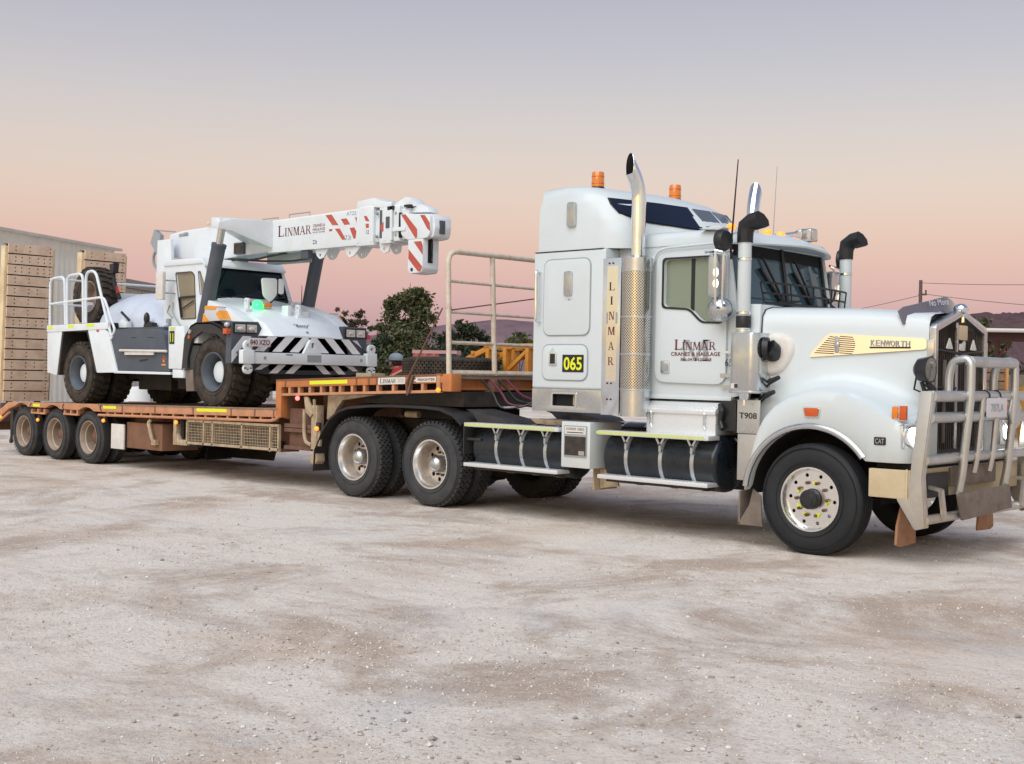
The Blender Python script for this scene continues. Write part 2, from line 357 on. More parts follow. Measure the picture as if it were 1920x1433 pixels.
# lettering -------------------------------------------------------
_dg = [0]
def text_geo(s, size=1.0, bold=0.0, space=1.0):
    cu = bpy.data.curves.new('lettering', 'FONT'); cu.body = s; cu.size = size; cu.align_x = 'CENTER'; cu.align_y = 'CENTER'; cu.offset = bold; cu.space_character = space; cu.resolution_u = 3
    ob = bpy.data.objects.new('lettering', cu); col.objects.link(ob)
    dg = bpy.context.evaluated_depsgraph_get(); dg.update()
    me = bpy.data.meshes.new_from_object(ob.evaluated_get(dg))
    vs = [(v.co.x, v.co.y) for v in me.vertices]; fs = [tuple(p.vertices) for p in me.polygons]
    bpy.data.objects.remove(ob); bpy.data.curves.remove(cu); bpy.data.meshes.remove(me)
    return vs, fs
SER = {'L': [[(0, 0), (.16, 0), (.16, 1), (0, 1)], [(-.07, 0), (.62, 0), (.62, .07), (-.07, .07)], [(-.07, .94), (.25, .94), (.25, 1), (-.07, 1)], [(.55, .07), (.62, .07), (.62, .3)]],
 'I': [[(0, 0), (.17, 0), (.17, 1), (0, 1)], [(-.07, 0), (.24, 0), (.24, .06), (-.07, .06)], [(-.07, .94), (.24, .94), (.24, 1), (-.07, 1)]],
 'N': [[(.03, 0), (.1, 0), (.1, 1), (.03, 1)], [(.03, 1), (.22, 1), (.72, 0), (.55, 0)], [(.65, 0), (.72, 0), (.72, 1), (.65, 1)], [(-.06, 0), (.2, 0), (.2, .06), (-.06, .06)], [(.56, .94), (.82, .94), (.82, 1), (.56, 1)], [(-.06, .94), (.12, .94), (.12, 1), (-.06, 1)]],
 'M': [[(.03, 0), (.1, 0), (.1, 1), (.03, 1)], [(.03, 1), (.23, 1), (.52, 0), (.42, 0)], [(.42, 0), (.5, 0), (.8, 1), (.7, 1)], [(.72, 0), (.88, 0), (.88, 1), (.72, 1)], [(-.06, 0), (.2, 0), (.2, .06), (-.06, .06)], [(.64, 0), (.96, 0), (.96, .06), (.64, .06)], [(.72, .94), (.96, .94), (.96, 1), (.72, 1)]],
 'A': [[(0, 0), (.08, 0), (.4, .97), (.34, 1)], [(.34, 1), (.46, 1), (.8, 0), (.62, 0)], [(.16, .3), (.62, .3), (.62, .37), (.16, .37)], [(-.08, 0), (.18, 0), (.18, .06), (-.08, .06)], [(.54, 0), (.88, 0), (.88, .06), (.54, .06)]],
 'R': [[(0, 0), (.16, 0), (.16, 1), (0, 1)], [(.1, .94), (.42, .94), (.45, 1), (.1, 1)], [(.1, .47), (.42, .47), (.42, .53), (.1, .53)], [(.42, 1), (.55, .93), (.62, .75), (.55, .56), (.42, .47), (.42, .54), (.47, .66), (.47, .84), (.42, .94)], [(.28, .5), (.46, .5), (.76, 0), (.58, 0)], [(-.07, 0), (.24, 0), (.24, .06), (-.07, .06)], [(.56, 0), (.82, 0), (.82, .06), (.56, .06)], [(-.07, .94), (.1, .94), (.1, 1), (-.07, 1)]]}
SERW = {'L': .66, 'I': .28, 'N': .82, 'M': .96, 'A': .86, 'R': .80}
def serif_geo(s, h, first=1.0, gap=.16):
    vs = []; fs = []; x = 0
    for i, ch in enumerate(s):
        k = h * (first if i == 0 else 1)
        dz = -0.0
        for poly in SER[ch]:
            n = len(vs); vs += [(x + a * k, b * k + dz) for a, b in poly]; fs.append(tuple(range(n, n + len(poly))))
        x += (SERW[ch] + gap) * k
    w = x - gap * h
    return [(a - w / 2, b - h / 2) for a, b in vs], fs, w
def place_flat(name, geo, o, u, v, m, parent, **kw):
    """flat print: 2-D geometry laid on a surface at o with axes u, v"""
    o = Vector(o); u = Vector(u).normalized(); v = Vector(v).normalized(); mb = MB()
    mb.add([o + u * a + v * b for a, b in geo[0]], geo[1])
    me = bpy.data.meshes.new(name); me.from_pydata([tuple(Vector(p) - o) for p in mb.v], [], mb.f); me.materials.append(MT[m])
    return link(name, me, parent, o, **kw)
def text(s, o, u, v, size, m, parent, bold=0.0, width=None, name='lettering', space=1.0):
    g = text_geo(s, 1.0, bold, space)
    xs = [p[0] for p in g[0]]; ys = [p[1] for p in g[0]]; h = max(ys) - min(ys); w = max(xs) - min(xs); k = size / h; kx = (width / w) if width else k
    cx = (max(xs) + min(xs)) / 2; cy = (max(ys) + min(ys)) / 2
    return place_flat(name, ([((a - cx) * kx, (b - cy) * k) for a, b in g[0]], g[1]), o, u, v, m, parent)
def serif(s, o, u, v, h, m, parent, width=None, first=1.0, name='lettering', gap=.16):
    g = serif_geo(s, h, first, gap); k = (width / g[2]) if width else 1
    return place_flat(name, ([(a * k, b) for a, b in g[0]], g[1]), o, u, v, m, parent)

# ============================================================ SETTING
def ground_material():
    m = bpy.data.materials.new('gravel_ground'); m.use_nodes = True; nt = m.node_tree; b = nt.nodes['Principled BSDF']; L = nt.links
    b.inputs['Roughness'].default_value = 0.95; b.inputs['Specular IOR Level'].default_value = 0.15
    g = node(nt, 'ShaderNodeNewGeometry'); P = g.outputs['Position']
    def nz(scale, det=6.0, rough=0.6, dist=0.0, off=0.0):
        mp = node(nt, 'ShaderNodeMapping'); mp.inputs['Location'].default_value = (off, off * 0.7, 0); L.new(P, mp.inputs[0])
        n = node(nt, 'ShaderNodeTexNoise', Scale=scale, Detail=det, Roughness=rough, Distortion=dist); L.new(mp.outputs[0], n.inputs['Vector']); return n.outputs['Fac']
    def mr(src, a, c, lo=0.0, hi=1.0):
        n = node(nt, 'ShaderNodeMapRange'); n.inputs[1].default_value = a; n.inputs[2].default_value = c; n.inputs[3].default_value = lo; n.inputs[4].default_value = hi; L.new(src, n.inputs[0]); return n.outputs[0]
    def mix(f, a, c, mode='MIX'):
        n = node(nt, 'ShaderNodeMix', data_type='RGBA', blend_type=mode)
        for s, v in ((0, f), (6, a), (7, c)):
            if isinstance(v, (tuple, float, int)): n.inputs[s].default_value = (*v, 1) if isinstance(v, tuple) else v
            else: L.new(v, n.inputs[s])
        return n.outputs[2]
    pale = (0.785, 0.705, 0.62)
    mp_ = node(nt, 'ShaderNodeMapping'); mp_.inputs['Rotation'].default_value = (0, 0, R(-8)); mp_.inputs['Scale'].default_value = (0.16, 1.5, 1); L.new(P, mp_.inputs[0])
    st_ = node(nt, 'ShaderNodeTexNoise', Scale=1.0, Detail=9.0, Roughness=0.68, Distortion=0.5); L.new(mp_.outputs[0], st_.inputs['Vector'])
    c = mix(mr(nz(0.55, 10, 0.74, 0.5, 3.0), 0.48, 0.60, 0, 0.85), pale, (0.43, 0.32, 0.24))
    c = mix(mr(st_.outputs['Fac'], 0.54, 0.68, 0, 0.5), c, (0.49, 0.375, 0.29))       # bare brown earth
    c = mix(mr(nz(0.28, 9, 0.72, 0.4, 31.0), 0.50, 0.66, 0, 0.65), c, (0.58, 0.42, 0.30))         # reddish dust
    c = mix(mr(nz(0.9, 8, 0.6, 0.5, 57.0), 0.57, 0.72, 0, 0.5), c, (0.55, 0.545, 0.55))          # grey crushed rock
    c = mix(mr(nz(1.7, 7, 0.7, 0.0, 12.0), 0.52, 0.75, 0, 0.4), c, (0.34, 0.285, 0.25))
    c = mix(mr(nz(38, 5, 0.7), 0.46, 0.70, 0, 0.30), c, (0.36, 0.295, 0.245))
    c = mix(mr(nz(95, 3, 0.7, 0, 5.0), 0.52, 0.72, 0, 0.5), c, (0.60, 0.56, 0.52))
    v = node(nt, 'ShaderNodeTexVoronoi', Scale=70.0); L.new(P, v.inputs['Vector'])
    sepc = node(nt, 'ShaderNodeSeparateColor'); L.new(v.outputs['Color'], sepc.inputs[0])
    c = mix(mr(sepc.outputs[0], 0.90, 0.93, 0, 0.3), c, (0.26, 0.22, 0.19))
    c = mix(mr(sepc.outputs[1], 0.9, 0.94, 0, 0.5), c, (0.66, 0.63, 0.6))
    L.new(c, b.inputs['Base Color'])
    h1 = node(nt, 'ShaderNodeMath', operation='ADD'); L.new(mr(nz(34, 6, 0.7), 0, 1, 0, 1.0), h1.inputs[0]); L.new(mr(nz(120, 3, 0.7), 0, 1, 0, 0.35), h1.inputs[1])
    h2 = node(nt, 'ShaderNodeMath', operation='ADD'); L.new(h1.outputs[0], h2.inputs[0]); L.new(mr(nz(4.5, 5, 0.6), 0, 1, 0, 2.5), h2.inputs[1])
    bp = node(nt, 'ShaderNodeBump', Strength=0.75, Distance=0.02); L.new(h2.outputs[0], bp.inputs['Height']); L.new(bp.outputs[0], b.inputs['Normal'])
    MT['gravel_ground'] = m
ground_material()
mb = MB(); mb.add([(-6000, -6000, 0), (6000, -6000, 0), (6000, 6000, 0), (-6000, 6000, 0)], [(0, 1, 2, 3)])
obj('ground', mb, 'gravel_ground', smooth=0, kind='structure', label='pale gravel yard with brown dusty patches under the trucks')

def island_mat(name, c0, c1, rough=0.9, c2=None):
    m = bpy.data.materials.new(name); m.use_nodes = True; nt = m.node_tree; b = nt.nodes['Principled BSDF']
    g = node(nt, 'ShaderNodeNewGeometry'); r = node(nt, 'ShaderNodeValToRGB'); r.color_ramp.elements[0].color = (*c0, 1); r.color_ramp.elements[1].color = (*c1, 1)
    if c2: e = r.color_ramp.elements.new(0.85); e.color = (*c1, 1); r.color_ramp.elements[2].color = (*c2, 1)
    nt.links.new(g.outputs['Random Per Island'], r.inputs[0]); nt.links.new(r.outputs[0], b.inputs['Base Color']); b.inputs['Roughness'].default_value = rough; b.inputs['Specular IOR Level'].default_value = 0.2
    MT[name] = m
island_mat('gravel_stone', (0.40, 0.335, 0.28), (0.72, 0.65, 0.58), 0.9, (0.82, 0.79, 0.74))
def np_mesh(name, V, F, m):
    me = bpy.data.meshes.new(name); k = F.shape[1]
    me.vertices.add(len(V)); me.vertices.foreach_set('co', V.astype(np.float32).ravel())
    me.loops.add(F.size); me.loops.foreach_set('vertex_index', F.astype(np.int32).ravel())
    me.polygons.add(len(F)); me.polygons.foreach_set('loop_start', (np.arange(len(F)) * k).astype(np.int32))
    me.update(calc_edges=True); me.materials.append(MT[m]); return me
def gravel(n):
    q = np.random.default_rng(3)
    # distance-biased scatter over the yard in front of the rig, denser in patches
    d = 3.2 + 15 * q.random(n) ** 1.7; a = R(90) + YAW + (q.random(n) - 0.5) * R(58)
    x = CAM.x + d * np.cos(a); y = CAM.y + d * np.sin(a)
    keep = (np.sin(x * 1.3 + 1.1) * np.sin(y * 1.7 + 0.5 * x) + np.sin(x * 0.7 - y * 2.1) * 0.6 + q.normal(0, 0.55, n)) > -0.25
    x, y, d = x[keep], y[keep], d[keep]; n = len(x)
    s = np.clip(np.exp(q.normal(math.log(0.0042), 0.5, n)), 0.0016, 0.017)
    base = np.array([(1, 0, 0), (0, 1, 0), (-1, 0, 0), (0, -1, 0), (0, 0, 1), (0, 0, -1)], float)
    V = base[None] * (0.7 + 0.6 * q.random((n, 6, 1))); V[:, :, 2] *= 0.62
    V += q.normal(0, 0.18, V.shape)
    t = q.random(n) * 2 * PI; c, sn = np.cos(t), np.sin(t)
    X = V[:, :, 0] * c[:, None] - V[:, :, 1] * sn[:, None]; Y = V[:, :, 0] * sn[:, None] + V[:, :, 1] * c[:, None]
    V[:, :, 0] = X * s[:, None] + x[:, None]; V[:, :, 1] = Y * s[:, None] * 0.8 + y[:, None]; V[:, :, 2] = V[:, :, 2] * s[:, None] + s[:, None] * 0.22
    F = np.array([(0, 1, 4), (1, 2, 4), (2, 3, 4), (3, 0, 4), (1, 0, 5), (2, 1, 5), (3, 2, 5), (0, 3, 5)])
    FF = (F[None] + (np.arange(n) * 6)[:, None, None]).reshape(-1, 3)
    link('gravel', np_mesh('gravel', V.reshape(-1, 3), FF, 'gravel_stone'), kind='stuff', label='loose gravel stones scattered over the yard in front of the truck')
gravel(95000)
def coarse(n):      # coarser darker gravel lying in patches close to the viewer
    q = np.random.default_rng(8); V = []; base = np.array([(1, 0, 0), (0, 1, 0), (-1, 0, 0), (0, -1, 0), (0, 0, 1), (0, 0, -1), (.7, .7, .5), (-.7, .6, .5)], float)
    bmx = bmesh.new()
    cs = [(2.1, -7.5, .45), (1.55, -7.9, .35), (2.75, -7.05, .35), (0.9, -8.2, .4), (-.1, -6.8, .6), (3.3, -5.7, .5), (1.2, -5.6, .5), (-2.0, -6.2, .7), (-3.6, -5.1, .6)]
    for i in range(n):
        c = cs[q.integers(0, len(cs))]; x, y = c[0] + q.normal(0, c[2]), c[1] + q.normal(0, c[2]); s = min(.026, max(.004, math.exp(q.normal(math.log(.0065), .45))))
        P_ = base * (0.75 + 0.5 * q.random((8, 1))) * s * np.array([1, .8, .6]); t = q.random() * 6.28
        vs = [bmx.verts.new((x + p[0] * math.cos(t) - p[1] * math.sin(t), y + p[0] * math.sin(t) + p[1] * math.cos(t), p[2] + s * .25)) for p in P_]
        bmesh.ops.convex_hull(bmx, input=vs, use_existing_faces=False)
    me = bpy.data.meshes.new('coarse_gravel'); bmx.to_mesh(me); bmx.free(); me.materials.append(MT['gravel_coarse'])
    link('coarse_gravel', me, kind='stuff', label='coarser grey gravel lying in patches in the near foreground')
island_mat('gravel_coarse', (0.28, 0.245, 0.22), (0.64, 0.59, 0.54), 0.9, (0.74, 0.71, 0.67))
coarse(1500)

# hills far behind: a ridge as a solid strip, height as it looks from the yard
mat('hill_brush', (0.20, 0.135, 0.15), 0.95, dirt=(0.10, 0.075, 0.085), damt=0.8, dscale=0.05, spec=0.0)  # mauve in the hill colours stands in for dusk light and haze
mat('hill_scrub', (0.13, 0.080, 0.085), 0.95, dirt=(0.06, 0.045, 0.045), damt=0.8, dscale=0.35, spec=0.0)
def P_at(t, D, z=0.0):     # point at sideways slope t and depth D in front of the yard's viewpoint
    return (CAM.x + D * (w0.x + r0.x * t), CAM.y + D * (w0.y + r0.y * t), z)
def hill(name, D, depth, prof, m, rough, seed, label, step=160):
    q = np.random.default_rng(seed); mb = MB(); ts = np.linspace(prof[0][0], prof[-1][0], step); hs = np.interp(ts, [p[0] for p in prof], [p[1] for p in prof])
    nz_ = np.convolve(q.normal(0, 1, step + 8), np.ones(3) / 3, 'same')[:step] * rough + np.convolve(q.normal(0, 1, step + 40), np.ones(21) / 21, 'same')[:step] * rough * 2.0
    hs = hs + nz_
    rings = []
    for f, k in ((0, 0), (0.15, 0.35), (0.32, 0.72), (0.5, 1.0), (0.8, 0.7), (1, 0)):
        rings.append([P_at(t * (1), D + depth * f, max(-1, h * k * (1 + (0.03 * q.normal() if k < 1 else 0))) - (1 if k == 0 else 0)) for t, h in zip(ts, hs)])
    mb.loft(rings, closed=False)
    obj(name, mb, m, smooth=60, kind='structure', label=label)
hill('hill', 820, 260, [(-0.75, 30), (-0.42, 34), (-0.2, 36), (-0.12, 28), (-0.05, 39), (-0.01, 43.5), (0.03, 41), (0.1, 38), (0.2, 42), (0.3, 38), (0.75, 30)], 'hill_brush', 0.35, 5, 'low mauve ridge on the skyline behind the trailer headboard')
hill('hill', 330, 160, [(0.15, 6), (0.28, 15), (0.34, 24.0), (0.42, 25.0), (0.6, 27), (0.8, 20)], 'hill_scrub', 0.5, 9, 'dark scrubby purple hill behind the open shed on the right', 260)

# ---------------------------------------------------- trees and bushes
island_mat('leaf_olive', (0.035, 0.042, 0.02), (0.13, 0.14, 0.065), 0.8)
island_mat('leaf_dark', (0.014, 0.022, 0.013), (0.06, 0.075, 0.04), 0.8)
island_mat('leaf_grey', (0.07, 0.085, 0.06), (0.19, 0.205, 0.14), 0.8)
island_mat('leaf_brown', (0.05, 0.042, 0.032), (0.12, 0.10, 0.072), 0.8)
mat('bark', (0.10, 0.08, 0.065), 0.9, dirt=(0.05, 0.04, 0.03), damt=0.7, dscale=8)
def foliage(blobs, n, size, q, nclump):
    V = np.zeros((n, 4, 3)); B = np.array([b[0] for b in blobs]); Rr = np.array([b[1] for b in blobs]); wt = np.array([b[1][0] * b[1][1] * b[1][2] for b in blobs]) ** 0.8; wt /= wt.sum()
    k = q.choice(len(blobs), nclump, p=wt); d = q.normal(0, 1, (nclump, 3)); d /= np.linalg.norm(d, axis=1)[:, None]
    cc = B[k] + d * Rr[k] * (0.35 + 0.65 * q.random((nclump, 1)) ** 0.5)
    cs = (0.10 + 0.16 * q.random(nclump)) * Rr[k].mean(1)
    j = q.integers(0, nclump, n); c = cc[j] + q.normal(0, 1, (n, 3)) * cs[j][:, None] * np.array([1, 1, 0.7])
    a = q.normal(0, 1, (n, 3)); a /= np.linalg.norm(a, axis=1)[:, None]; b = np.cross(a, q.normal(0, 1, (n, 3))); b /= np.linalg.norm(b, axis=1)[:, None]
    s = size * (0.6 + 0.8 * q.random((n, 1)))
    for i, (p, r_) in enumerate(((1, 0), (0, 0.45), (-1, 0), (0, -0.45))): V[:, i] = c + a * s * p + b * s * r_
    F = np.arange(n * 4).reshape(n, 4); return V.reshape(-1, 3), F
def tree(name, base, blobs, n, size, leaf, label, cat, seed, trunk=0.14, limbs=7, group=None, nclump=60):
    q = np.random.default_rng(seed); base = Vector(base)
    t = empty(name, base, label=label, category=cat, group=group)
    bl = [((base.x + r0.x * b[0] + w0.x * b[1], base.y + r0.y * b[0] + w0.y * b[1], b[2]), (b[3], b[3], b[4])) for b in blobs]
    V, F = foliage(bl, int(n * (1.5 if cat == 'bush' else 0.85)), size * (1.25 if cat == 'bush' else 1.0), q, int(nclump * (1.3 if cat == 'bush' else 1)))
    c = V.mean(0); link('crown', np_mesh('crown', V - c, F, leaf), t, c)
    mb = MB(); top = Vector(max(bl, key=lambda b: b[0][2])[0])
    mid = base.lerp(top, 0.45) + Vector((q.normal(0, 0.1), q.normal(0, 0.1), 0))
    mb.tube([base - Vector((0, 0, 0.1)), base.lerp(mid, 0.5), mid, top], [trunk, trunk * 0.8, trunk * 0.6, trunk * 0.15], 7)
    for i in range(limbs):
        b = bl[i % len(bl)]; e = Vector(b[0]) + Vector(q.normal(0, 0.5, 3)) * b[1][0]
        s = base.lerp(mid, 0.55 + 0.45 * q.random()); mb.tube([s, s.lerp(e, 0.5) + Vector((0, 0, 0.15)), e], [trunk * 0.4, trunk * 0.25, trunk * 0.08], 5)
    obj('trunk', mb, 'bark', t); return t
T = 'trees behind the yard'
tree('tree', P_at(-0.0835, 70), [(0.1, 0, 5.6, 1.0, 0.75), (-0.7, 0, 5.4, 0.75, 0.6), (0.8, 0.2, 5.3, 0.75, 0.6), (0.0, 0, 4.6, 1.4, 0.7), (-1.2, 0, 4.05, 0.65, 0.3), (0.9, -0.2, 4.4, 0.7, 0.5), (0.1, 0.3, 3.6, 1.0, 0.6)], 7000, 0.13, 'leaf_olive', 'tall spreading tree with gaps in its crown between crane and headboard', 'tree', 11, 0.16, 9, T, 75)
tree('tree', P_at(-0.04, 57), [(0.15, 0, 3.9, 0.55, 0.45), (0.55, 0, 3.4, 0.6, 0.4), (-0.2, 0, 3.0, 0.9, 0.8), (-0.7, 0, 2.2, 0.9, 0.9), (0.6, 0.3, 2.4, 0.8, 0.6)], 6000, 0.11, 'leaf_dark', 'dark dense tree directly behind the headboard post', 'tree', 12, 0.15, 7, T, 70)
tree('tree', P_at(-0.1395, 82), [(0, 0, 5.3, 0.5, 0.65), (0, 0, 4.6, .5, .5), (0.1, 0, 3.9, 0.7, 0.7)], 1500, 0.11, 'leaf_brown', 'thin brownish treetop just right of the far crane cylinder', 'tree', 13, 0.12, 4, T, 26)
tree('tree', P_at(-0.1325, 82), [(0, 0, 4.9, 0.42, 0.6), (0, 0, 4.3, .5, .5), (0, 0, 3.8, 0.6, 0.6)], 1200, 0.11, 'leaf_brown', 'middle one of the three thin treetops over the crane headlamp', 'tree', 14, 0.12, 4, T, 22)
tree('tree', P_at(-0.1245, 82), [(0.1, 0, 5.1, 0.55, 0.55), (0, 0, 4.5, .55, .5), (-0.1, 0, 3.9, 0.6, 0.6)], 1500, 0.11, 'leaf_brown', 'rounded brownish treetop furthest right over the crane headlamp', 'tree', 15, 0.12, 4, T, 24)
tree('tree', P_at(-0.107, 76), [(-0.2, 0, 4.3, 0.6, 0.4), (0.4, 0, 3.9, 0.6, 0.4), (0, 0, 3.1, 0.9, 0.6)], 1900, 0.12, 'leaf_olive', 'small loose tree left of the tall spreading tree', 'tree', 16, 0.12, 5, T, 26)
B_ = 'bushes behind the trailer'
tree('bush', P_at(-0.098, 58), [(0, 0, 2.2, 0.9, 0.8), (-0.6, 0, 1.4, 0.8, 0.8), (0.7, 0, 1.5, 0.9, 0.8)], 5200, 0.09, 'leaf_grey', 'pale grey-green bush beside the crane bumper end', 'bush', 21, 0.08, 6, B_, 60)
tree('bush', P_at(-0.076, 56), [(0, 0, 2.2, 0.8, 0.7), (0.6, 0, 1.7, 0.8, 0.8), (-0.5, 0, 1.2, 0.8, 0.7)], 4500, 0.09, 'leaf_olive', 'olive bush below the tall spreading tree', 'bush', 22, 0.08, 6, B_, 50)
tree('bush', P_at(-0.125, 60), [(0, 0, 1.6, 1.0, 0.8), (-0.9, 0, 1.2, 0.8, 0.8)], 3200, 0.09, 'leaf_dark', 'dark low bush under the crane bumper', 'bush', 23, 0.08, 5, B_, 40)
tree('bush', P_at(-0.060, 50), [(0, 0, 1.9, 0.8, 0.6), (0.7, 0, 1.7, 0.8, 0.6), (-0.7, 0, 1.6, 0.7, 0.6), (0, 0, 1.0, 1.2, 0.7)], 5000, 0.085, 'leaf_dark', 'dark green bush in front of the spreading tree trunk', 'bush', 28, 0.08, 6, B_, 60)
tree('bush', P_at(-0.105, 54), [(0, 0, 2.4, 0.7, 0.6), (0.5, 0, 1.8, 0.9, 0.7), (-0.5, 0, 1.6, 0.9, 0.7)], 4500, 0.09, 'leaf_dark', 'dark green bush right behind the far crane headlamp', 'bush', 30, 0.08, 6, B_, 55)
tree('bush', P_at(-0.087, 53), [(0, 0, 2.9, 0.6, 0.5), (0.4, 0, 2.2, 0.8, 0.6), (-0.4, 0, 1.9, 0.8, 0.7)], 4800, 0.09, 'leaf_olive', 'tall olive bush left of the spreading tree trunk', 'bush', 31, 0.08, 6, B_, 55)
tree('bush', P_at(-0.048, 52), [(0, 0, 2.3, 0.7, 0.6), (0.5, 0, 1.8, 0.8, 0.6), (-0.5, 0, 1.5, 0.8, 0.7)], 4500, 0.09, 'leaf_dark', 'dark bush between the spreading tree and the headboard post', 'bush', 29, 0.08, 6, B_, 55)
tree('bush', P_at(-0.022, 72), [(0, 0, 2.7, 1.0, 0.6), (0.9, 0, 2.5, 0.9, 0.5), (-0.9, 0, 2.6, 0.9, 0.6), (0.1, 0, 1.8, 1.3, 0.7)], 4200, 0.11, 'leaf_olive', 'green bush behind the middle of the headboard', 'bush', 24, 0.08, 6, B_, 50)
tree('bush', P_at(0.006, 92), [(0, 0, 3.7, 0.9, 0.9), (0.5, 0, 3.5, 0.7, 0.7), (-0.5, 0, 3.2, 0.7, 0.7)], 3000, 0.12, 'leaf_olive', 'round olive bush beside the sleeper cab edge', 'bush', 25, 0.08, 6, B_, 44)
tree('bush', P_at(0.385, 44), [(0, 0, 1.9, 1.6, 0.5), (1.5, 0, 1.9, 1.3, 0.5), (-1.6, 0, 1.9, 1.4, 0.5), (0.4, 0, 1.1, 2.0, 0.9), (-1.6, 0, 1.0, 1.6, 0.9), (2.2, 0, 1.0, 1.6, 0.9)], 6500, 0.09, 'leaf_brown', 'dry brown-green hedge behind the open shed posts', 'bush', 26, 0.06, 6, B_, 90)
tree('bush', P_at(0.375, 60), [(0, 0, 4.2, 0.5, 0.6), (0.8, 0, 3.4, 0.8, 0.5)], 1500, 0.1, 'leaf_olive', 'yellow-green bush over the open shed roof by the grille', 'bush', 27, 0.06, 4, B_, 24)

# ---------------------------------------------------- sheds
mat('shed_pale', (0.74, 0.74, 0.69), 0.6, dirt=(0.62, 0.61, 0.56), damt=0.6, dscale=1.5)
mat('shed_iron', (0.58, 0.56, 0.53), 0.6, dirt=(0.42, 0.38, 0.33), damt=0.6, dscale=2)
mat('shed_trim', (0.28, 0.26, 0.24), 0.6)
mat('shed_red', (0.045, 0.010, 0.010), 0.6)
mat('gutter_cream', (0.62, 0.57, 0.54), 0.5)
mat('gutter_green', (0.06, 0.11, 0.08), 0.5)
mat('shed_roof', (0.05, 0.045, 0.05), 0.6)
def corrugated(a, b, z0, z1a, z1b, pitch, depth, nrm):
    a = Vector(a); b = Vector(b); Ln = (b - a).length; n = int(Ln / pitch) * 4; d = (b - a) / Ln; mb = MB(); lo = []; hi = []
    for i in range(n + 1):
        t = i / n; p = a + d * (Ln * t) + Vector(nrm) * (depth * (1 if (i % 4) in (1, 2) else 0)); lo.append((p.x, p.y, z0)); hi.append((p.x, p.y, z1a + (z1b - z1a) * t))
    mb.loft([lo, hi], closed=False); return mb
sh = empty('shed', (-27, 5, 0), label='large pale iron shed with sloping roofline behind the loading ramps', category='shed')
nrm = (-(8.07 - 3.32), (-29.08 + 26.55), 0); nl = math.hypot(nrm[0], nrm[1]); nrm = (nrm[0] / nl, nrm[1] / nl, 0); inn = (nrm[0], nrm[1])
pA = Vector((-23.5, -2.41, 0)); pB = Vector((-29.08, 8.07, 0)); bk = Vector((nrm[0], nrm[1], 0)) * 9
obj('wall', corrugated(pB, pA, 0, 5.18, 5.2, 0.25, 0.03, (-nrm[0], -nrm[1], 0)), 'shed_pale', sh, smooth=0)
obj('wall', corrugated(pB + bk, pB, 0, 5.12, 5.12, 0.25, 0.03, (0.47, 0.88, 0)), 'shed_pale', sh, smooth=0)
mb = MB(); k = Vector((0, 0, 1)); 
mb.loft([[p + k * 5.16 - bk * .02, p + k * 5.24 - bk * .02, p + bk + k * 6.0, p + bk + k * 5.9] for p in (pA, pB + (pB - pA).normalized() * .15)])
obj('roof', mb, 'shed_iron', sh, smooth=0)
sh = empty('shed', (-42, 20, 0), label='long low corrugated shed behind the crane bonnet', category='shed')
pA = Vector((-33.2, 8.2, 0)); pB = Vector((-47.0, 27.2, 0)); nr = Vector((-(pB - pA).y, (pB - pA).x, 0)).normalized(); bk = nr * 10
if bk.dot(Vector((w0.x, w0.y, 0))) < 0: bk = -bk
obj('wall', corrugated(pA, pB, 0, 4.55, 4.55, 0.36, 0.10, -bk.normalized()), 'shed_iron', sh, smooth=0)
mb = MB(); mb.loft([[p + k * 4.55 - bk * .04, p + k * 4.86 - bk * .04, p + bk + k * 5.6, p + bk + k * 5.2] for p in (pA, pB)]); obj('roof', mb, 'shed_trim', sh, smooth=0)
mb = MB(); mb.loft([[p, p + k * 4.5] for p in (pB, pB + bk)], closed=False); obj('end_wall', mb, 'shed_iron', sh, smooth=0)
# open shed with red posts
sh = empty('shed', (-6, 24, 0), label='open-sided shed with dark red posts and pale gutter at the right edge', category='shed')
a = Vector(P_at(0.362, 34)); b = Vector(P_at(0.62, 34)); d = (b - a).normalized(); n = Vector((w0.x, w0.y, 0))
mb = MB(); mb.loft([[p - n * .25 + k * 3.10, p - n * .25 + k * 3.15, p + n * 5 + k * 3.05, p + n * 5 + k * 2.97] for p in (a - d * .1, b)]); obj('roof', mb, 'shed_roof', sh, smooth=0)
mb = MB(); mb.tube([a - d * .1 - n * .3 + k * 3.06, b - n * .3 + k * 3.10], 0.055, 8); obj('gutter', mb, 'gutter_cream', sh)
mb = MB(); mb.bar(a + k * 2.90, b + k * 2.92, 0.08, 0.27); obj('fascia', mb, 'shed_red', sh, smooth=0)
for i in range(9):
    p = a + d * (0.57 + 0.42 * i + (0.0 if i % 2 == 0 else 0.02)) if i < 2 else a + d * (1.0 + 1.9 * (i - 1))
    mb = MB(); mb.bar(p - n * .0, p + k * 2.8, 0.10, 0.10, up=(1, 0, 0)); ps = obj('post', mb, 'shed_red', sh, smooth=0)
    mb = MB(); mb.bar(p + k * 2.3, p + d * .35 + k * 2.78, 0.06, 0.07); obj('brace', mb, 'shed_red', sh, smooth=0)
mb = MB()
mb.loft([[p + n * 4.9, p + n * 4.9 + k * 1.9] for p in (a, b)], closed=False); obj('back_wall', mb, 'shed_iron', sh, smooth=0)

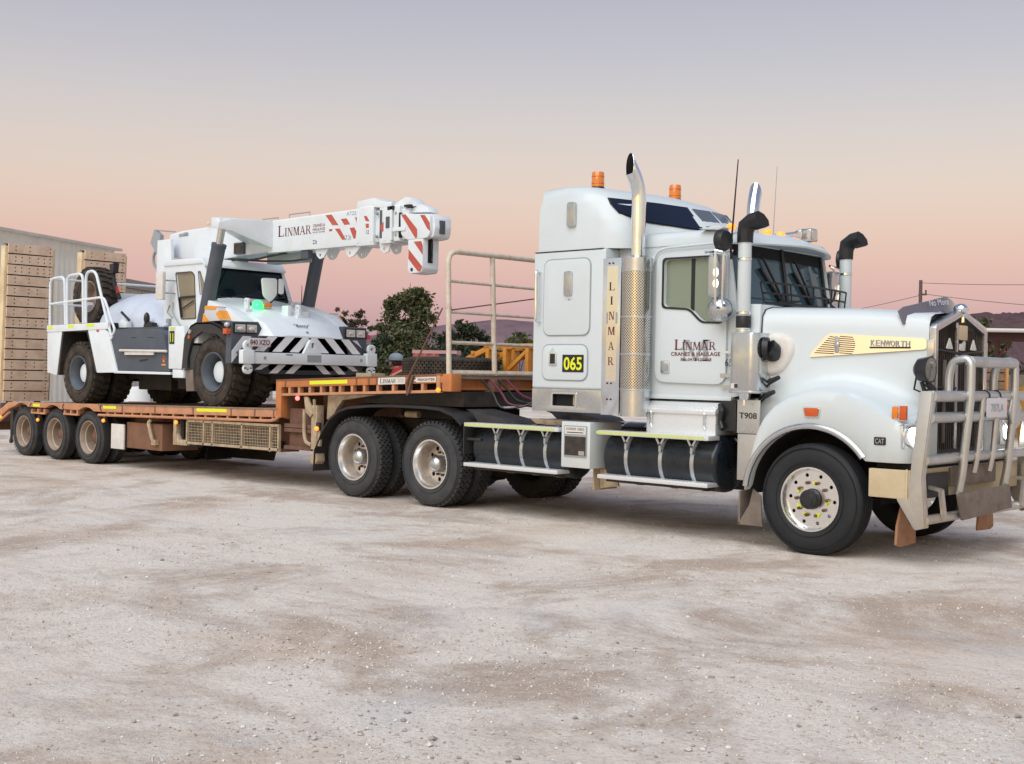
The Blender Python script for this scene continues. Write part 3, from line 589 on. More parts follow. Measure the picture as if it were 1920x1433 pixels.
# red shipping container behind the gooseneck
mat('container_red', (0.34, 0.085, 0.065), 0.6, dirt=(0.40, 0.17, 0.14), damt=0.7, dscale=2)
mat('container_roof', (0.45, 0.25, 0.24), 0.7)
mat('container_blue', (0.018, 0.02, 0.05), 0.6)
ct = empty('shipping_container', (-14, 11, 0), label='faded red container with dark blue end behind the lying tyre', category='container')
a = Vector(P_at(-0.080, 30)); rr = Vector((r0.x, r0.y, 0)); nn = Vector((w0.x, w0.y, 0))
obj('wall', corrugated(a, a + rr * 0.62, 0.15, 2.08, 2.08, 0.2, 0.03, -nn), 'container_red', ct, smooth=0)
obj('wall', corrugated(a + nn * 2.4, a, 0.15, 2.08, 2.08, 0.2, 0.03, -rr), 'container_red', ct, smooth=0)
mb = MB(); mb.loft([[p - nn * .03 + k * 2.08, p - nn * .03 + k * 2.16, p + nn * 2.4 + k * 2.2, p + nn * 2.4 + k * 2.08] for p in (a - rr * .03, a + rr * 1.05)]); obj('roof', mb, 'container_roof', ct, smooth=0)
mb = MB(); p = a + rr * .62; mb.loft([[p + k * .15, p + k * 2.08, p + rr * .42 + k * 2.08, p + rr * .42 + k * .15], [p + nn * 2.3 + k * .15, p + nn * 2.3 + k * 2.08, p + nn * 2.3 + rr * .42 + k * 2.08, p + nn * 2.3 + rr * .42 + k * .15]]); obj('end_panel', mb, 'container_blue', ct, smooth=0)
for i in range(3):
    mb = MB(); q_ = a + rr * (0.30 + .11 * i) - nn * .05; mb.cyl(q_ + k * .3, q_ + k * 2.0, 0.018, n=6); obj('locking_bar', mb, 'gutter_cream', ct)

# small white house and utes far off under the ridge
mat('house_white', (0.72, 0.75, 0.76), 0.6)
mat('house_roof', (0.5, 0.53, 0.55), 0.5)
for t, D, wdt, hgt, lab in ((-0.013, 112, 1.3, 4.1, 'tiny white house gable far off left of the round olive bush'), (-0.0055, 104, 0.9, 3.6, 'lower tiny white shed far off, nearest the headboard mid post')):
    hs = empty('house', P_at(t, D), label=lab, category='house', group='far white buildings under the ridge')
    p = Vector(P_at(t, D)); mb = MB()
    mb.loft([[p - rr * wdt, p - rr * wdt + k * hgt * .78, p + k * hgt, p + rr * wdt + k * hgt * .78, p + rr * wdt], [p - rr * wdt + nn * 3, p - rr * wdt + nn * 3 + k * hgt * .78, p + nn * 3 + k * hgt, p + rr * wdt + nn * 3 + k * hgt * .78, p + rr * wdt + nn * 3]]); obj('wall', mb, 'house_white', hs, smooth=0)
    for s_ in (-1, 1):
        mb = MB(); mb.loft([[p + rr * s_ * wdt * 1.1 - nn * .1 + k * hgt * .75, p - nn * .1 + k * (hgt + .03), p - nn * .1 + k * (hgt + .1), p + rr * s_ * wdt * 1.1 - nn * .1 + k * hgt * .82], [p + rr * s_ * wdt * 1.1 + nn * 3.1 + k * hgt * .75, p + nn * 3.1 + k * (hgt + .03), p + nn * 3.1 + k * (hgt + .1), p + rr * s_ * wdt * 1.1 + nn * 3.1 + k * hgt * .82]]); obj('roof', mb, 'house_roof', hs, smooth=0)

# power pole and its wires
mat('pole_wood', (0.10, 0.075, 0.065), 0.9)
pp = empty('power_pole', P_at(0.3288, 70), label='bare timber power pole rising behind the bug deflector', category='power pole')
p = Vector(P_at(0.3288, 70)); mb = MB(); mb.cyl(p, p + k * 7.35, 0.13, 0.10, 8); obj('pole', mb, 'pole_wood', pp)
mb = MB(); mb.bar(p + k * 6.55 - rr * .1, p + k * 6.55 + rr * .35, .1, .1); obj('cross_arm', mb, 'pole_wood', pp, smooth=0)
mb = MB(); mb.cyl(p + k * 6.6 + rr * .3, p + k * 6.8 + rr * .3, .05, n=8); obj('insulator', mb, 'pole_wood', pp)
def wire(a, b, sag, r=0.014, n=14):
    a = Vector(a); b = Vector(b); return [a.lerp(b, i / n) - k * sag * 4 * (i / n) * (1 - i / n) for i in range(n + 1)]
for e, z0_, z1_, sag, lab in ((P_at(0.60, 52), 7.2, 6.4, .25, 'upper overhead wire running right from the pole'), (P_at(0.60, 56), 6.6, 5.0, .3, 'lower overhead wire running right from the pole'), (P_at(0.2, 130), 6.5, 7.6, .35, 'overhead wire falling left from the pole to the bonnet')):
    mb = MB(); mb.tube(wire(p + k * z0_, (e[0], e[1], z1_), sag), 0.016, 5); obj('power_wire', mb, 'pole_wood', label=lab, category='wire', group='wires on the power pole')

# timber crates and a yellow bin beyond the bull bar
mat('crate_timber', (0.23, 0.15, 0.095), 0.85, dirt=(0.13, 0.08, 0.05), damt=0.8, dscale=6)
mat('crate_orange', (0.50, 0.26, 0.10), 0.8, dirt=(0.36, 0.18, 0.07), damt=0.8, dscale=6)
mat('bin_yellow', (0.70, 0.36, 0.02), 0.5)
def crate(p, w_, d_, h_, m, slats, label):
    c = empty('timber_crate', p, label=label, category='crate', group='timber crates beyond the bull bar'); p = Vector(p)
    for i in range(slats):
        z = h_ * (i + .5) / slats; mb = MB(); mb.bar(p - rr * w_ / 2 + k * z, p + rr * w_ / 2 + k * z, .03, h_ / slats * .86); obj('plank', mb, m, c, smooth=0)
    for t in (-.5, 0, .5):
        mb = MB(); q_ = p + rr * w_ * t * .96 - nn * .04; mb.bar(q_, q_ + k * h_, .09, .05, up=rr); obj('post', mb, 'crate_orange', c, smooth=0)
    mb = MB(); b_ = p + nn * .05; mb.loft([[b_ - rr * w_ / 2, b_ + rr * w_ / 2, b_ + rr * w_ / 2 + nn * d_, b_ - rr * w_ / 2 + nn * d_], [b_ - rr * w_ / 2 + k * h_ * .97, b_ + rr * w_ / 2 + k * h_ * .97, b_ + rr * w_ / 2 + nn * d_ + k * h_ * .97, b_ - rr * w_ / 2 + nn * d_ + k * h_ * .97]]); obj('side', mb, 'crate_timber', c, smooth=0)
crate(P_at(0.379, 25, 0.0), 1.05, 1.0, 1.05, 'crate_timber', 6, 'brown slatted crate standing lower right in the stack')
crate(P_at(0.379, 25, 1.06), 1.05, 1.0, 0.42, 'crate_orange', 3, 'orange-brown shallow crate in the middle of the stack')
crate(P_at(0.379, 25, 1.49), 1.05, 1.0, 0.52, 'crate_timber', 3, 'brown slatted crate on top of the stack')
crate(P_at(0.335, 25.5, 0.0), 1.05, 1.0, 0.95, 'crate_timber', 5, 'dark slatted crate left of the stack behind the radiator')
tk = empty('bin', P_at(0.420, 24), label='yellow skip bin at the right edge beyond the bull bar', category='bin')
p = Vector(P_at(0.447, 24)); mb = MB(); 
mb.loft([[p - rr * .35 + k * .1, p + rr * 1.6 + k * .1, p + rr * 1.6 + nn * 1.2 + k * .1, p - rr * .35 + nn * 1.2 + k * .1], [p - rr * .45 + k * 1.55 - nn * .2, p + rr * 1.8 + k * 1.55 - nn * .2, p + rr * 1.8 + nn * 1.4 + k * 1.55, p - rr * .45 + nn * 1.4 + k * 1.55]]); obj('body', mb, 'bin_yellow', tk, smooth=0)
mb = MB(); mb.bar(p - rr * .5 + k * 1.6 - nn * .2, p + rr * 1.85 + k * 1.6 - nn * .2, .12, .12); obj('rim', mb, 'bin_yellow', tk, smooth=0)
for i in range(4):
    mb = MB(); q_ = p + rr * (-.2 + .55 * i); mb.bar(q_ + k * .1 - nn * .02, q_ + k * 1.55 - nn * .22, .08, .06, up=rr); obj('rib', mb, 'bin_yellow', tk, smooth=0)
wt_ = empty('water_tank', P_at(-0.305, 33), label='small pale ribbed water tank seen under the crane chassis', category='tank')
p = Vector(P_at(-0.303, 33)); mb = MB(); mb.lathe([(.01, 0), (.34, 0), (.34, 1.0), (.3, 1.08), (.01, 1.1)], p, (0, 0, 1), 20); obj('body', mb, 'house_white', wt_)
mb = MB(); mb.lathe([(.355, .3), (.36, .33), (.36, .6), (.355, .63)], p, (0, 0, 1), 20); obj('band', mb, 'tape_yellow', wt_)

# ============================================================ WHEELS
def tyre_mesh(R_, w, rim, kind, m, name='tyre'):
    """axis along y, outer face at y = 0, inner at y = w"""
    mb = MB(); d = 0.022 if kind != 'lug' else 0.034
    rt = R_ - d if kind in ('block', 'lug') else R_
    sw = [(rim, .040), (rim + .012, .022), (rim + .035, .010), (rim + (R_ - rim) * .45, 0.0), (rim + (R_ - rim) * .70, .004), (R_ - .035, .020), (rt - .006, .042)]
    tread = [(rt, .055)]
    if kind == 'rib':
        for i in range(4):
            y = .055 + (w - .11) * (i + 1) / 5; tread += [(rt, y - .008), (rt - .014, y - .006), (rt - .014, y + .006), (rt, y + .008)]
    tread += [(rt, w - .055)]
    prof = sw + tread + [(r, w - h) for r, h in reversed(sw)]
    mb.lathe(prof, (0, 0, 0), (0, 1, 0), 56, closed=True, ref=(0, 0, 1))
    # moulded ring and bead on the sidewall
    for rr_ in (rim + (R_ - rim) * .25, rim + (R_ - rim) * .82):
        mb.lathe([(rr_ - .004, .006), (rr_ - .002, -.002), (rr_ + .002, -.002), (rr_ + .004, .010)], (0, 0, 0), (0, 1, 0), 56, closed=True)
    def block(a0, a1, y0, y1, r0_, r1_, skew=0.0):
        vs = [];
        for r in (r0_, r1_):
            for (a, y) in ((a0, y0), (a1, y0), (a1 + skew, y1), (a0 + skew, y1)): vs.append((r * math.sin(a), y, r * math.cos(a)))
        mb.add(vs, [(4, 5, 6, 7), (0, 4, 7, 3), (1, 2, 6, 5), (0, 1, 5, 4), (3, 7, 6, 2)])
    if kind == 'block':
        n = 46
        for k in range(n):
            a = 2 * PI * k / n
            for row in range(5):
                y0 = .040 + (w - .08) * row / 5; y1 = .040 + (w - .08) * (row + .80) / 5; o = (PI / n if row % 2 else 0)
                block(a + o, a + o + 2 * PI / n * .66, y0, y1, R_ - .035, R_, .02 * (1 if row % 2 else -1))
    if kind == 'lug':
        n = 27
        for k in range(n):
            a = 2 * PI * k / n; da = 2 * PI / n
            block(a, a + da * .60, .028, w * .34, R_ - .05, R_ - .004, .02); block(a + .02, a + .02 + da * .56, w * .34, w * .56, R_ - .05, R_, .06)
            block(a + da * .5, a + da * 1.1, w - .028, w * .66, R_ - .05, R_ - .004, -.02); block(a + da * .5 + .02, a + da * 1.06, w * .66, w * .46, R_ - .05, R_, -.03)
    return to_mesh(mb, m, (0, 0, 0), 40, 0, name)
def disc(mb, y, t, r_out, r_in, holes):
    mb.prism(circ(0, 0, r_out, 40), 'y', y, y + t, [circ(0, 0, r_in, 20)] + [circ(hx, hz, hr, 10) for hx, hz, hr in holes])
def spots(n, r, hr, ph=0.0): return [(r * math.sin(2 * PI * i / n + ph), r * math.cos(2 * PI * i / n + ph), hr) for i in range(n)]
def rim_lathe(mb, prof, n=48): mb.lathe(prof + [(r - .006, h + .004) for r, h in reversed(prof)], (0, 0, 0), (0, 1, 0), n, closed=True)
ME = {}
ME['tyre_steer'] = tyre_mesh(.5225, .29, .288, 'rib', 'tyre_dark'); ME['tyre_drive'] = tyre_mesh(.5225, .275, .288, 'block', 'tyre_rubber')
ME['tyre_trailer'] = tyre_mesh(.439, .24, .268, 'rib', 'tyre_rubber'); ME['tyre_crane'] = tyre_mesh(.535, .34, .285, 'lug', 'tyre_brown')
mb = MB(); rim_lathe(mb, [(.292, .030), (.302, .022), (.301, .012), (.290, .012), (.276, .040), (.270, .075), (.255, .085)]); disc(mb, .072, .012, .268, .10, spots(10, .228, .018, .17)); ME['rim_steer'] = to_mesh(mb, 'rim_alloy', (0, 0, 0), 40, 0, 'rim')
mb = MB(); rim_lathe(mb, [(.292, .030), (.302, .020), (.301, .008), (.288, .008), (.277, .034), (.268, .05)]); ME['rim_drive'] = to_mesh(mb, 'rim_alloy', (0, 0, 0), 40, 0, 'rim')
mb = MB(); rim_lathe(mb, [(.270, .046), (.262, .06), (.252, .10), (.250, .25)]); ME['barrel_drive'] = to_mesh(mb, 'rim_barrel', (0, 0, 0), 40, 0, 'barrel')
mb = MB(); disc(mb, .215, .014, .252, .09, spots(10, .198, .028, .1)); ME['disc_drive'] = to_mesh(mb, 'rim_dusty', (0, 0, 0), 40, 0, 'wheel_disc')
mb = MB(); rim_lathe(mb, [(.272, .032), (.280, .022), (.279, .012), (.268, .012), (.256, .036), (.246, .06), (.238, .11), (.236, .235)]); disc(mb, .215, .014, .238, .08, spots(8, .185, .022)); ME['rim_trailer'] = to_mesh(mb, 'rim_trailer', (0, 0, 0), 40, 0, 'rim')
mb = MB(); mb.lathe([(.243, .085), (.226, .088), (.226, .104), (.243, .108)], (0, 0, 0), (0, 1, 0), 40, closed=True); ME['ring_trailer'] = to_mesh(mb, 'rim_cream', (0, 0, 0), 40, 0, 'lock_ring')
mb = MB(); rim_lathe(mb, [(.286, .036), (.294, .02), (.292, .004), (.278, .004), (.262, .04), (.246, .075), (.236, .14), (.232, .27)]); disc(mb, .25, .014, .235, .05, spots(10, .2, .014)); ME['rim_crane'] = to_mesh(mb, 'rim_slate', (0, 0, 0), 40, 0, 'rim')
mb = MB(); mb.lathe([(.005, .10), (.10, .105), (.155, .125), (.165, .15), (.165, .25)], (0, 0, 0), (0, 1, 0), 28); ME['hub_crane'] = to_mesh(mb, 'crane_white', (0, 0, 0), 40, 0, 'hub_cover')
mb = MB(); mb.lathe([(.004, -.028), (.05, -.028), (.055, -.022), (.082, -.018), (.091, -.006), (.093, .075)], (0, 0, 0), (0, 1, 0), 28)
for hx, hz, hr in spots(6, .068, .006): mb.cyl((hx, -.026, hz), (hx, -.01, hz), .007, n=6)
ME['hub_steer'] = to_mesh(mb, 'black_plastic', (0, 0, 0), 40, 0, 'hub_cap')
mb = MB(); mb.lathe([(.004, .045), (.04, .050), (.075, .068), (.098, .105), (.104, .22)], (0, 0, 0), (0, 1, 0), 28); ME['hub_drive'] = to_mesh(mb, 'stainless', (0, 0, 0), 60, 0, 'hub_cap')
mb = MB(); mb.lathe([(.004, .10), (.06, .105), (.085, .12), (.09, .23)], (0, 0, 0), (0, 1, 0), 20); ME['hub_trailer'] = to_mesh(mb, 'rust_brown', (0, 0, 0), 50, 0, 'hub_cap')
mb = MB(); mb.cyl((0, 0, 0), (0, -.034, 0), .0165, .0155, 6); mb.cyl((0, -.034, 0), (0, -.044, 0), .011, .009, 8); ME['wheel_nut'] = to_mesh(mb, 'rust_brown', (0, 0, 0), 30, 0, 'wheel_nut')
mb = MB(); mb.prism([(-.018, -.004), (.018, -.004), (.020, .012), (.0, .052), (-.020, .012)], 'y', -.014, -.006); ME['nut_pointer'] = to_mesh(mb, 'tape_yellow', (0, 0, 0), 30, 0, 'nut_pointer')
def wheel(kind, parent, x, yface, z, far=False, dual=True, spin=0.0):
    """yface = the outer face; far wheels are the same wheel turned round"""
    wh = link('wheel', None, parent, (x, yface, z)); wh.rotation_euler = (0, 0, PI if far else 0)
    rot = (0, spin, 0)
    local('tyre', ME['tyre_' + kind], wh, rot=rot); local('rim', ME['rim_' + kind], wh, rot=rot); local('hub_cap', ME['hub_' + kind], wh, rot=rot)
    if dual:
        gap = {'drive': .335, 'trailer': .29, 'crane': .42}[kind]
        local('tyre', ME['tyre_' + kind], wh, (0, gap, 0), rot)
    if kind == 'drive': local('barrel', ME['barrel_drive'], wh, rot=rot); local('wheel_disc', ME['disc_drive'], wh, rot=rot)
    if kind == 'trailer': local('lock_ring', ME['ring_trailer'], wh)
    if far: return wh
    if kind == 'steer':
        for i in range(10):
            a = 2 * PI * i / 10 + .32; p = (.158 * math.sin(a), .072, .158 * math.cos(a)); local('wheel_nut', ME['wheel_nut'], wh, p)
            if i % 2 == 0 or i == 5: local('nut_pointer', ME['nut_pointer'], wh, (p[0], .072, p[2]), (0, a + (1.75 if i % 4 else -1.75), 0))
    if kind == 'drive':
        for i in range(10):
            a = 2 * PI * i / 10 + .4; local('wheel_nut', ME['wheel_nut'], wh, (.140 * math.sin(a), .215, .140 * math.cos(a)))
    if kind == 'trailer':
        for i in range(8):
            a = 2 * PI * i / 8 + .3; local('wheel_nut', ME['wheel_nut'], wh, (.13 * math.sin(a), .215, .13 * math.cos(a)))
    return wh

# ============================================================ PRIME MOVER
TR = empty('truck', (-2.6, 0, 0), label='white bonneted prime mover with sleeper cab, twin stacks and bull bar', category='truck')
XD2, XD1 = -5.117, -6.557
wheel('steer', TR, 0, -1.2, .515, dual=False, spin=.2); wheel('steer', TR, 0, 1.2, .515, True, False)
for x, s in ((XD2, .1), (XD1, .5)): wheel('drive', TR, x, -1.2, .516, spin=s); wheel('drive', TR, x, 1.2, .516, True)
# chassis
mb = MB()
for s in (-1, 1): mb.box(-7.15, .75, s * .43 - .045, s * .43 + .045, .74, 1.02)
for x in (-6.9, -6.1, -4.6, -3.4, -2.2, -1.0, .3): mb.box(x - .06, x + .06, -.40, .40, .76, 1.0)
for x in (0, XD2, XD1): mb.cyl((x, -.95, .5), (x, .95, .5), .075, n=12)
for x in (XD2, XD1): mb.sphere((x, 0, .5), (.26, .26, .24), 16, 8)
mb.box(-.55, .45, -.38, .38, .55, 1.25); mb.box(-2.6, -1.2, -.28, .28, .45, .8)
obj('chassis', mb, 'chassis_dark', TR, bevel=.006)
mb = MB(); mb.box(-6.3, -5.2, -.50, .50, 1.03, 1.17); mb.cyl((-5.75, 0, 1.17), (-5.75, 0, 1.24), .48, n=28); mb.box(-6.5, -6.0, -.42, .42, 1.05, 1.19)
obj('turntable', mb, 'chassis_dark', TR, bevel=.008)
mb = MB(); mb.box(-4.55, -3.5, -.62, -.44, 1.02, 1.10); obj('chassis_plank', mb, 'leg_cream', TR, bevel=.005)
mb = MB(); mb.box(-4.9, -3.55, -.44, .6, 1.035, 1.055); obj('deck_plate', mb, 'mud_grey', TR)
# bonnet and mudguards: one moulded shell
XS = sorted(set([-.69, -.66, -.63, -.60, -.56, -.51, -.46, -.40, -.32, -.24, -.16, -.07, .02, .12, .21, .30, .4, .5, .56, .61, .66, .72, .78, .82, .86, .90, .93, .955]))
def itp(x, t): return float(np.interp(x, [p[0] for p in t], [p[1] for p in t]))
HW = [(-.69, .935), (-.2, .83), (.4, .69), (.86, .60)]
ZT = [(-.69, 2.365), (.2, 2.335), (.86, 2.285)]
ZF = [(-.69, .66), (-.66, .80), (-.63, .95), (-.60, 1.07), (-.56, 1.18), (-.51, 1.27), (-.41, 1.385), (-.24, 1.485), (-.07, 1.535), (.12, 1.555), (.3, 1.535), (.5, 1.475), (.7, 1.385), (.86, 1.30), (.955, 1.22)]
YO = [(-.69, 1.205), (.78, 1.205), (.86, 1.19), (.93, 1.14), (.955, 1.09)]
def zbot(x):
    a = .515 + math.sqrt(max(0, .665 ** 2 - x * x)) if abs(x) < .665 else .515
    return max(a, .905) if x > .45 else max(a, .55)
def bonnet_side(x):
    hw = itp(x, HW); zt = itp(x, ZT); zf = itp(x, ZF); yo = itp(x, YO); zb = min(zbot(x), zf - .03); xi = min(x, .86)
    ly = lambda t: hw + (yo - hw) * t
    dz = min(.13, max(.02, (zf - zb) * .6))
    return [(xi, 0, zt), (xi, hw * .45, zt - .008), (xi, hw * .80, zt - .028), (xi, hw * .93, zt - .058), (xi, hw * .99, zt - .125), (xi, hw, zt - .24), (xi, hw + .008, max(zf + .26, 1.2)), (xi, hw + .02, max(zf + .15, 1.0)), (xi, hw + .045, zf + .075), (x, ly(.30), zf + .022), (x, ly(.6), zf + .004), (x, ly(.86), zf - .012), (x, yo - .012, zf - dz * .35), (x, yo, zf - dz), (x, yo, zb + .01), (x, yo - .008, zb), (x, yo - .10, zb + .004)]
mb = MB(); rings = []
for x in XS:
    h = bonnet_side(x); rings.append([(p[0], -p[1], p[2]) for p in reversed(h)] + h[1:])
mb.loft(rings, closed=False)
bonnet = obj('bonnet', mb, 'white_paint', TR, smooth=50)
mb = MB()
for s in (-1, 1):      # bonnet back edge seam strip
    h = [Vector((p[0] - .004, s * (p[1] + .004), p[2])) for p in bonnet_side(-.69)[:8]]; mb.tube(h, .008, 5)
obj('bonnet_seal', mb, 'black_plastic', TR)
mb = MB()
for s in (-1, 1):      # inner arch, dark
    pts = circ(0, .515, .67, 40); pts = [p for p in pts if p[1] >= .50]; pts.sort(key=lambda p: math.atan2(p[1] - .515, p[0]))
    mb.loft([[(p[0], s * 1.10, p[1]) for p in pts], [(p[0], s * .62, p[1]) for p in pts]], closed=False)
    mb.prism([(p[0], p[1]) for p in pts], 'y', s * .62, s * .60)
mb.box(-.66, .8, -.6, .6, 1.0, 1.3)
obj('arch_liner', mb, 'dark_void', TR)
for s in (-1, 1):
    mb = MB(); a = [R(-4 + 188 * i / 36) for i in range(37)]
    a = [t for t in a if .515 + .66 * math.sin(t) > (.90 if math.cos(t) > .3 else .53)]
    q = []
    for t in a: q.append([(math.cos(t) * r, s * y, .515 + math.sin(t) * r) for r, y in ((.655, 1.20), (.655, 1.222), (.672, 1.232), (.700, 1.230), (.712, 1.215), (.705, 1.20))])
    mb.loft(q); obj('arch_trim', mb, 'stainless', TR, smooth=60)
# lamp panels at the front of the mudguards
for s in (-1, 1):
    mb = MB(); mb.prism(rpoly([(s * .56, .905), (s * 1.12, .905), (s * 1.12, 1.18), (s * 1.02, 1.30), (s * .56, 1.36)], .05), 'x', .84, .945); obj('lamp_panel', mb, 'white_paint', TR, bevel=.012)
    mb = MB(); f = [Vector((.90, s * 1.175, 1.03)), Vector((.972, s * 1.04, 1.02)), Vector((.978, s * .83, 1.02)), Vector((.978, s * .83, 1.255)), Vector((.972, s * 1.04, 1.265)), Vector((.90, s * 1.178, 1.245))]
    hl = empty('headlight', (.94, s * 1.0, 1.14), TR)
    mb = MB(); mb.loft([[p + Vector((-.06, 0, 0)) for p in f], f]); obj('surround', mb, 'chrome', hl, bevel=.012)
    c = Vector((.945, s * 1.09, 1.14)); ax = Vector((.75, s * .66, 0)).normalized()
    mb = MB(); mb.loft([mb.ring(c - ax * .03, ax, .094, 28), mb.ring(c + ax * .022, ax, .096, 28), mb.ring(c + ax * .026, ax, .082, 28), mb.ring(c - ax * .01, ax, .075, 28)], cap=False); obj('bezel', mb, 'chrome', hl)
    mb = MB(); mb.loft([mb.ring(c - ax * .008, ax, .078, 24), mb.ring(c + ax * .010, ax, .070, 24), mb.ring(c + ax * .020, ax, .045, 24), mb.ring(c + ax * .024, ax, .01, 24)]); obj('lens', mb, 'lamp_white_lit', hl)
    mk = empty('indicator', (.86, s * 1.15, 1.36), TR)
    mb = MB(); mb.box(.80, .915, s * 1.145 - .02, s * 1.145 + .02, 1.275, 1.415); obj('housing', mb, 'chrome', mk, bevel=.006)
    mb = MB(); mb.box(.79, .845, s * 1.168 - .012, s * 1.168 + .012, 1.30, 1.405); obj('lens', mb, 'amber_lens', mk, bevel=.008)
    mb = MB(); mb.box(.858, .925, s * 1.160 - .018, s * 1.160 + .018, 1.285, 1.415); obj('lens', mb, 'orange_lens', mk, bevel=.010)
    mk = empty('side_lamp', (.03, s * 1.2, 1.33), TR)
    mb = MB(); mb.prism(rpoly([(-.075, 1.38), (.115, 1.38), (.10, 1.275), (-.05, 1.275)], .02), 'y', s * 1.20, s * 1.216); obj('housing', mb, 'chrome', mk, bevel=.004)
    mb = MB(); mb.prism(rpoly([(-.055, 1.368), (.098, 1.368), (.085, 1.288), (-.038, 1.288)], .016), 'y', s * 1.212, s * 1.232); obj('lens', mb, 'orange_lens', mk, bevel=.006)
mb = MB(); mb.prism(rrect(.645, .755, 1.06, 1.13, .008), 'y', -1.205, -1.215); bd = obj('engine_badge', mb, 'letter_black', TR, bevel=.002)
text('CAT', (.70, -1.2165, 1.095), (1, 0, 0), (0, 0, 1), .045, 'stainless', TR, .01, .085)
# side emblem panel with louvres
ux = Vector((1.0, .135, -.022)).normalized(); eo = Vector((.30, -.775, 2.0))
def emb(x, z, off=0.0):     # point on the bonnet side
    hw = itp(x, HW); zt = itp(x, ZT); t = (zt - z)
    y = hw * .99 + hw * .01 * min(1, max(0, (t - .125) / .115))
    if t > .24: y = hw + .008 * min(1, (t - .24) / .4)
    return Vector((x, -y - off, z))
pl = rpoly([(-.215, 1.845), (-.20, 1.89), (-.06, 2.055), (-.02, 2.075), (.70, 2.035), (.845, 2.025), (.85, 1.93), (.80, 1.925)], .03, 3)
for s in (-1, 1):
    mb = MB(); A = [emb(min(x, .855), z, .004) for x, z in pl]; Bk = [emb(min(x, .855), z, .016) for x, z in pl]
    if s > 0: A = [Vector((p.x, -p.y, p.z)) for p in A]; Bk = [Vector((p.x, -p.y, p.z)) for p in Bk]
    n_ = len(A); mb.add(A + Bk, [tuple(range(n_)), tuple(range(2 * n_ - 1, n_ - 1, -1))] + [(i, (i + 1) % n_, n_ + (i + 1) % n_, n_ + i) for i in range(n_)])
    ep = obj('emblem_panel', mb, 'polished_plate', TR, smooth=30)
    if s > 0: continue
    for i in range(9):
        z = 1.885 + i * .0195; x0 = -.165 + i * .017; x1 = .175 + .035 * math.sin(PI * (i + 1) / 10)
        for xa, xb in ((x0, .015), (.065, x1)):
            mb = MB(); mb.tube([emb(xa, z + .004 , .021), emb((xa + xb) / 2, z, .021), emb(xb, z - .004, .021)], .0045, 5); obj('louvre', mb, 'letter_black', ep)
    mb = MB(); c = emb(.04, 1.965, .022); mb.lathe([(.001, -.010), (.022, -.010), (.03, 0)], c, (0, 1, 0), 16); mb.prism(rrect(.018, .062, 1.885, 2.05, .02), 'y', c.y - .004, c.y + .012); obj('crest', mb, 'stainless', ep, bevel=.003)
    o = emb(.53, 1.985, .021)
    for i_, ch in enumerate('KENWORTH'):
        text(ch, emb(.372 + .045 * i_, 1.985 - .0012 * i_, .034), (1, .14, -.02), (0, 0, 1), .056, 'letter_grey', ep, .02, .052 if ch == 'W' else .038)
    mb = MB(); mb.bar(emb(.345, 1.942, .033), emb(.71, 1.942, .026), .006, .016); obj('underline', mb, 'letter_black', ep)
# radiator
gr = empty('grille', (.86, 0, 1.6), TR)
outer = [(-.595, .93), (.595, .93), (.595, 2.13), (.56, 2.17), (.07, 2.305), (-.07, 2.305), (-.56, 2.17), (-.595, 2.13)]
inner = [(-.535, .97), (.535, .97), (.535, 2.10), (.05, 2.245), (-.05, 2.245), (-.535, 2.10)]
mb = MB(); mb.prism(outer, 'x', .83, .925, [inner]); obj('surround', mb, 'stainless', gr, bevel=.012)
mb = MB(); mb.prism(inner, 'x', .845, .855); obj('insect_mesh', mb, 'grille_mesh', gr)
mb = MB(); mb.box(.856, .872, -.03, .03, 1.0, 2.2)
obj('centre_bar', mb, 'stainless', gr, bevel=.004)
for i in range(22):
    y = -.49 + .0445 * i + (.02 if i > 10 else 0); mb = MB(); mb.box(.855, .863, y - .006, y + .006, 1.0, 2.09 + .12 * (1 - abs(y) / .5)); obj('bar', mb, 'grille_mesh', gr)
for y in (-.27, .22):
    mb = MB(); mb.box(.860, .880, y - .022, y + .022, 1.06, 1.84); obj('mesh_strap', mb, 'mud_grey', gr, bevel=.004)
mb = MB(); mb.tube([(.90, -.52, 1.93), (.905, 0, 1.905), (.90, .52, 1.93)], .012, 6); mb.tube([(.90, -.60, 1.585), (.905, -.1, 1.575)], .012, 6); obj('mesh_cord', mb, 'hose_black', gr)
for y in (-.29, .26):
    mb = MB(); mb.prism(rpoly([(y - .075, 1.94), (y + .075, 1.94), (y, 2.05)], .02), 'x', .915, .925); obj('badge', mb, 'sticker_white', gr, bevel=.003)
mb = MB(); mb.prism(rrect(-.10, .085, 2.03, 2.17, .015), 'x', .926, .936); obj('badge', mb, 'dust_cream', gr, bevel=.003)
mb = MB(); mb.prism(rpoly([(-.07, 1.93), (.06, 1.93), (.07, 2.02), (.03, 2.035), (-.01, 1.99), (-.06, 2.0)], .02), 'x', .915, .925); obj('badge', mb, 'sticker_white', gr, bevel=.003)
mb = MB(); mb.sphere((.90, 0, 2.325), (.07, .065, .055), 16, 8); mb.cyl((.91, .02, 2.2), (.915, .02, 2.33), .02, n=8); obj('bonnet_ornament', mb, 'chrome', TR)
for s in (-1, 1):
    mb = MB(); mb.box(.855, .915, s * .612 - .012, s * .612 + .012, 1.86, 2.02); obj('clearance_lamp', mb, 'polished_plate', TR, bevel=.005)
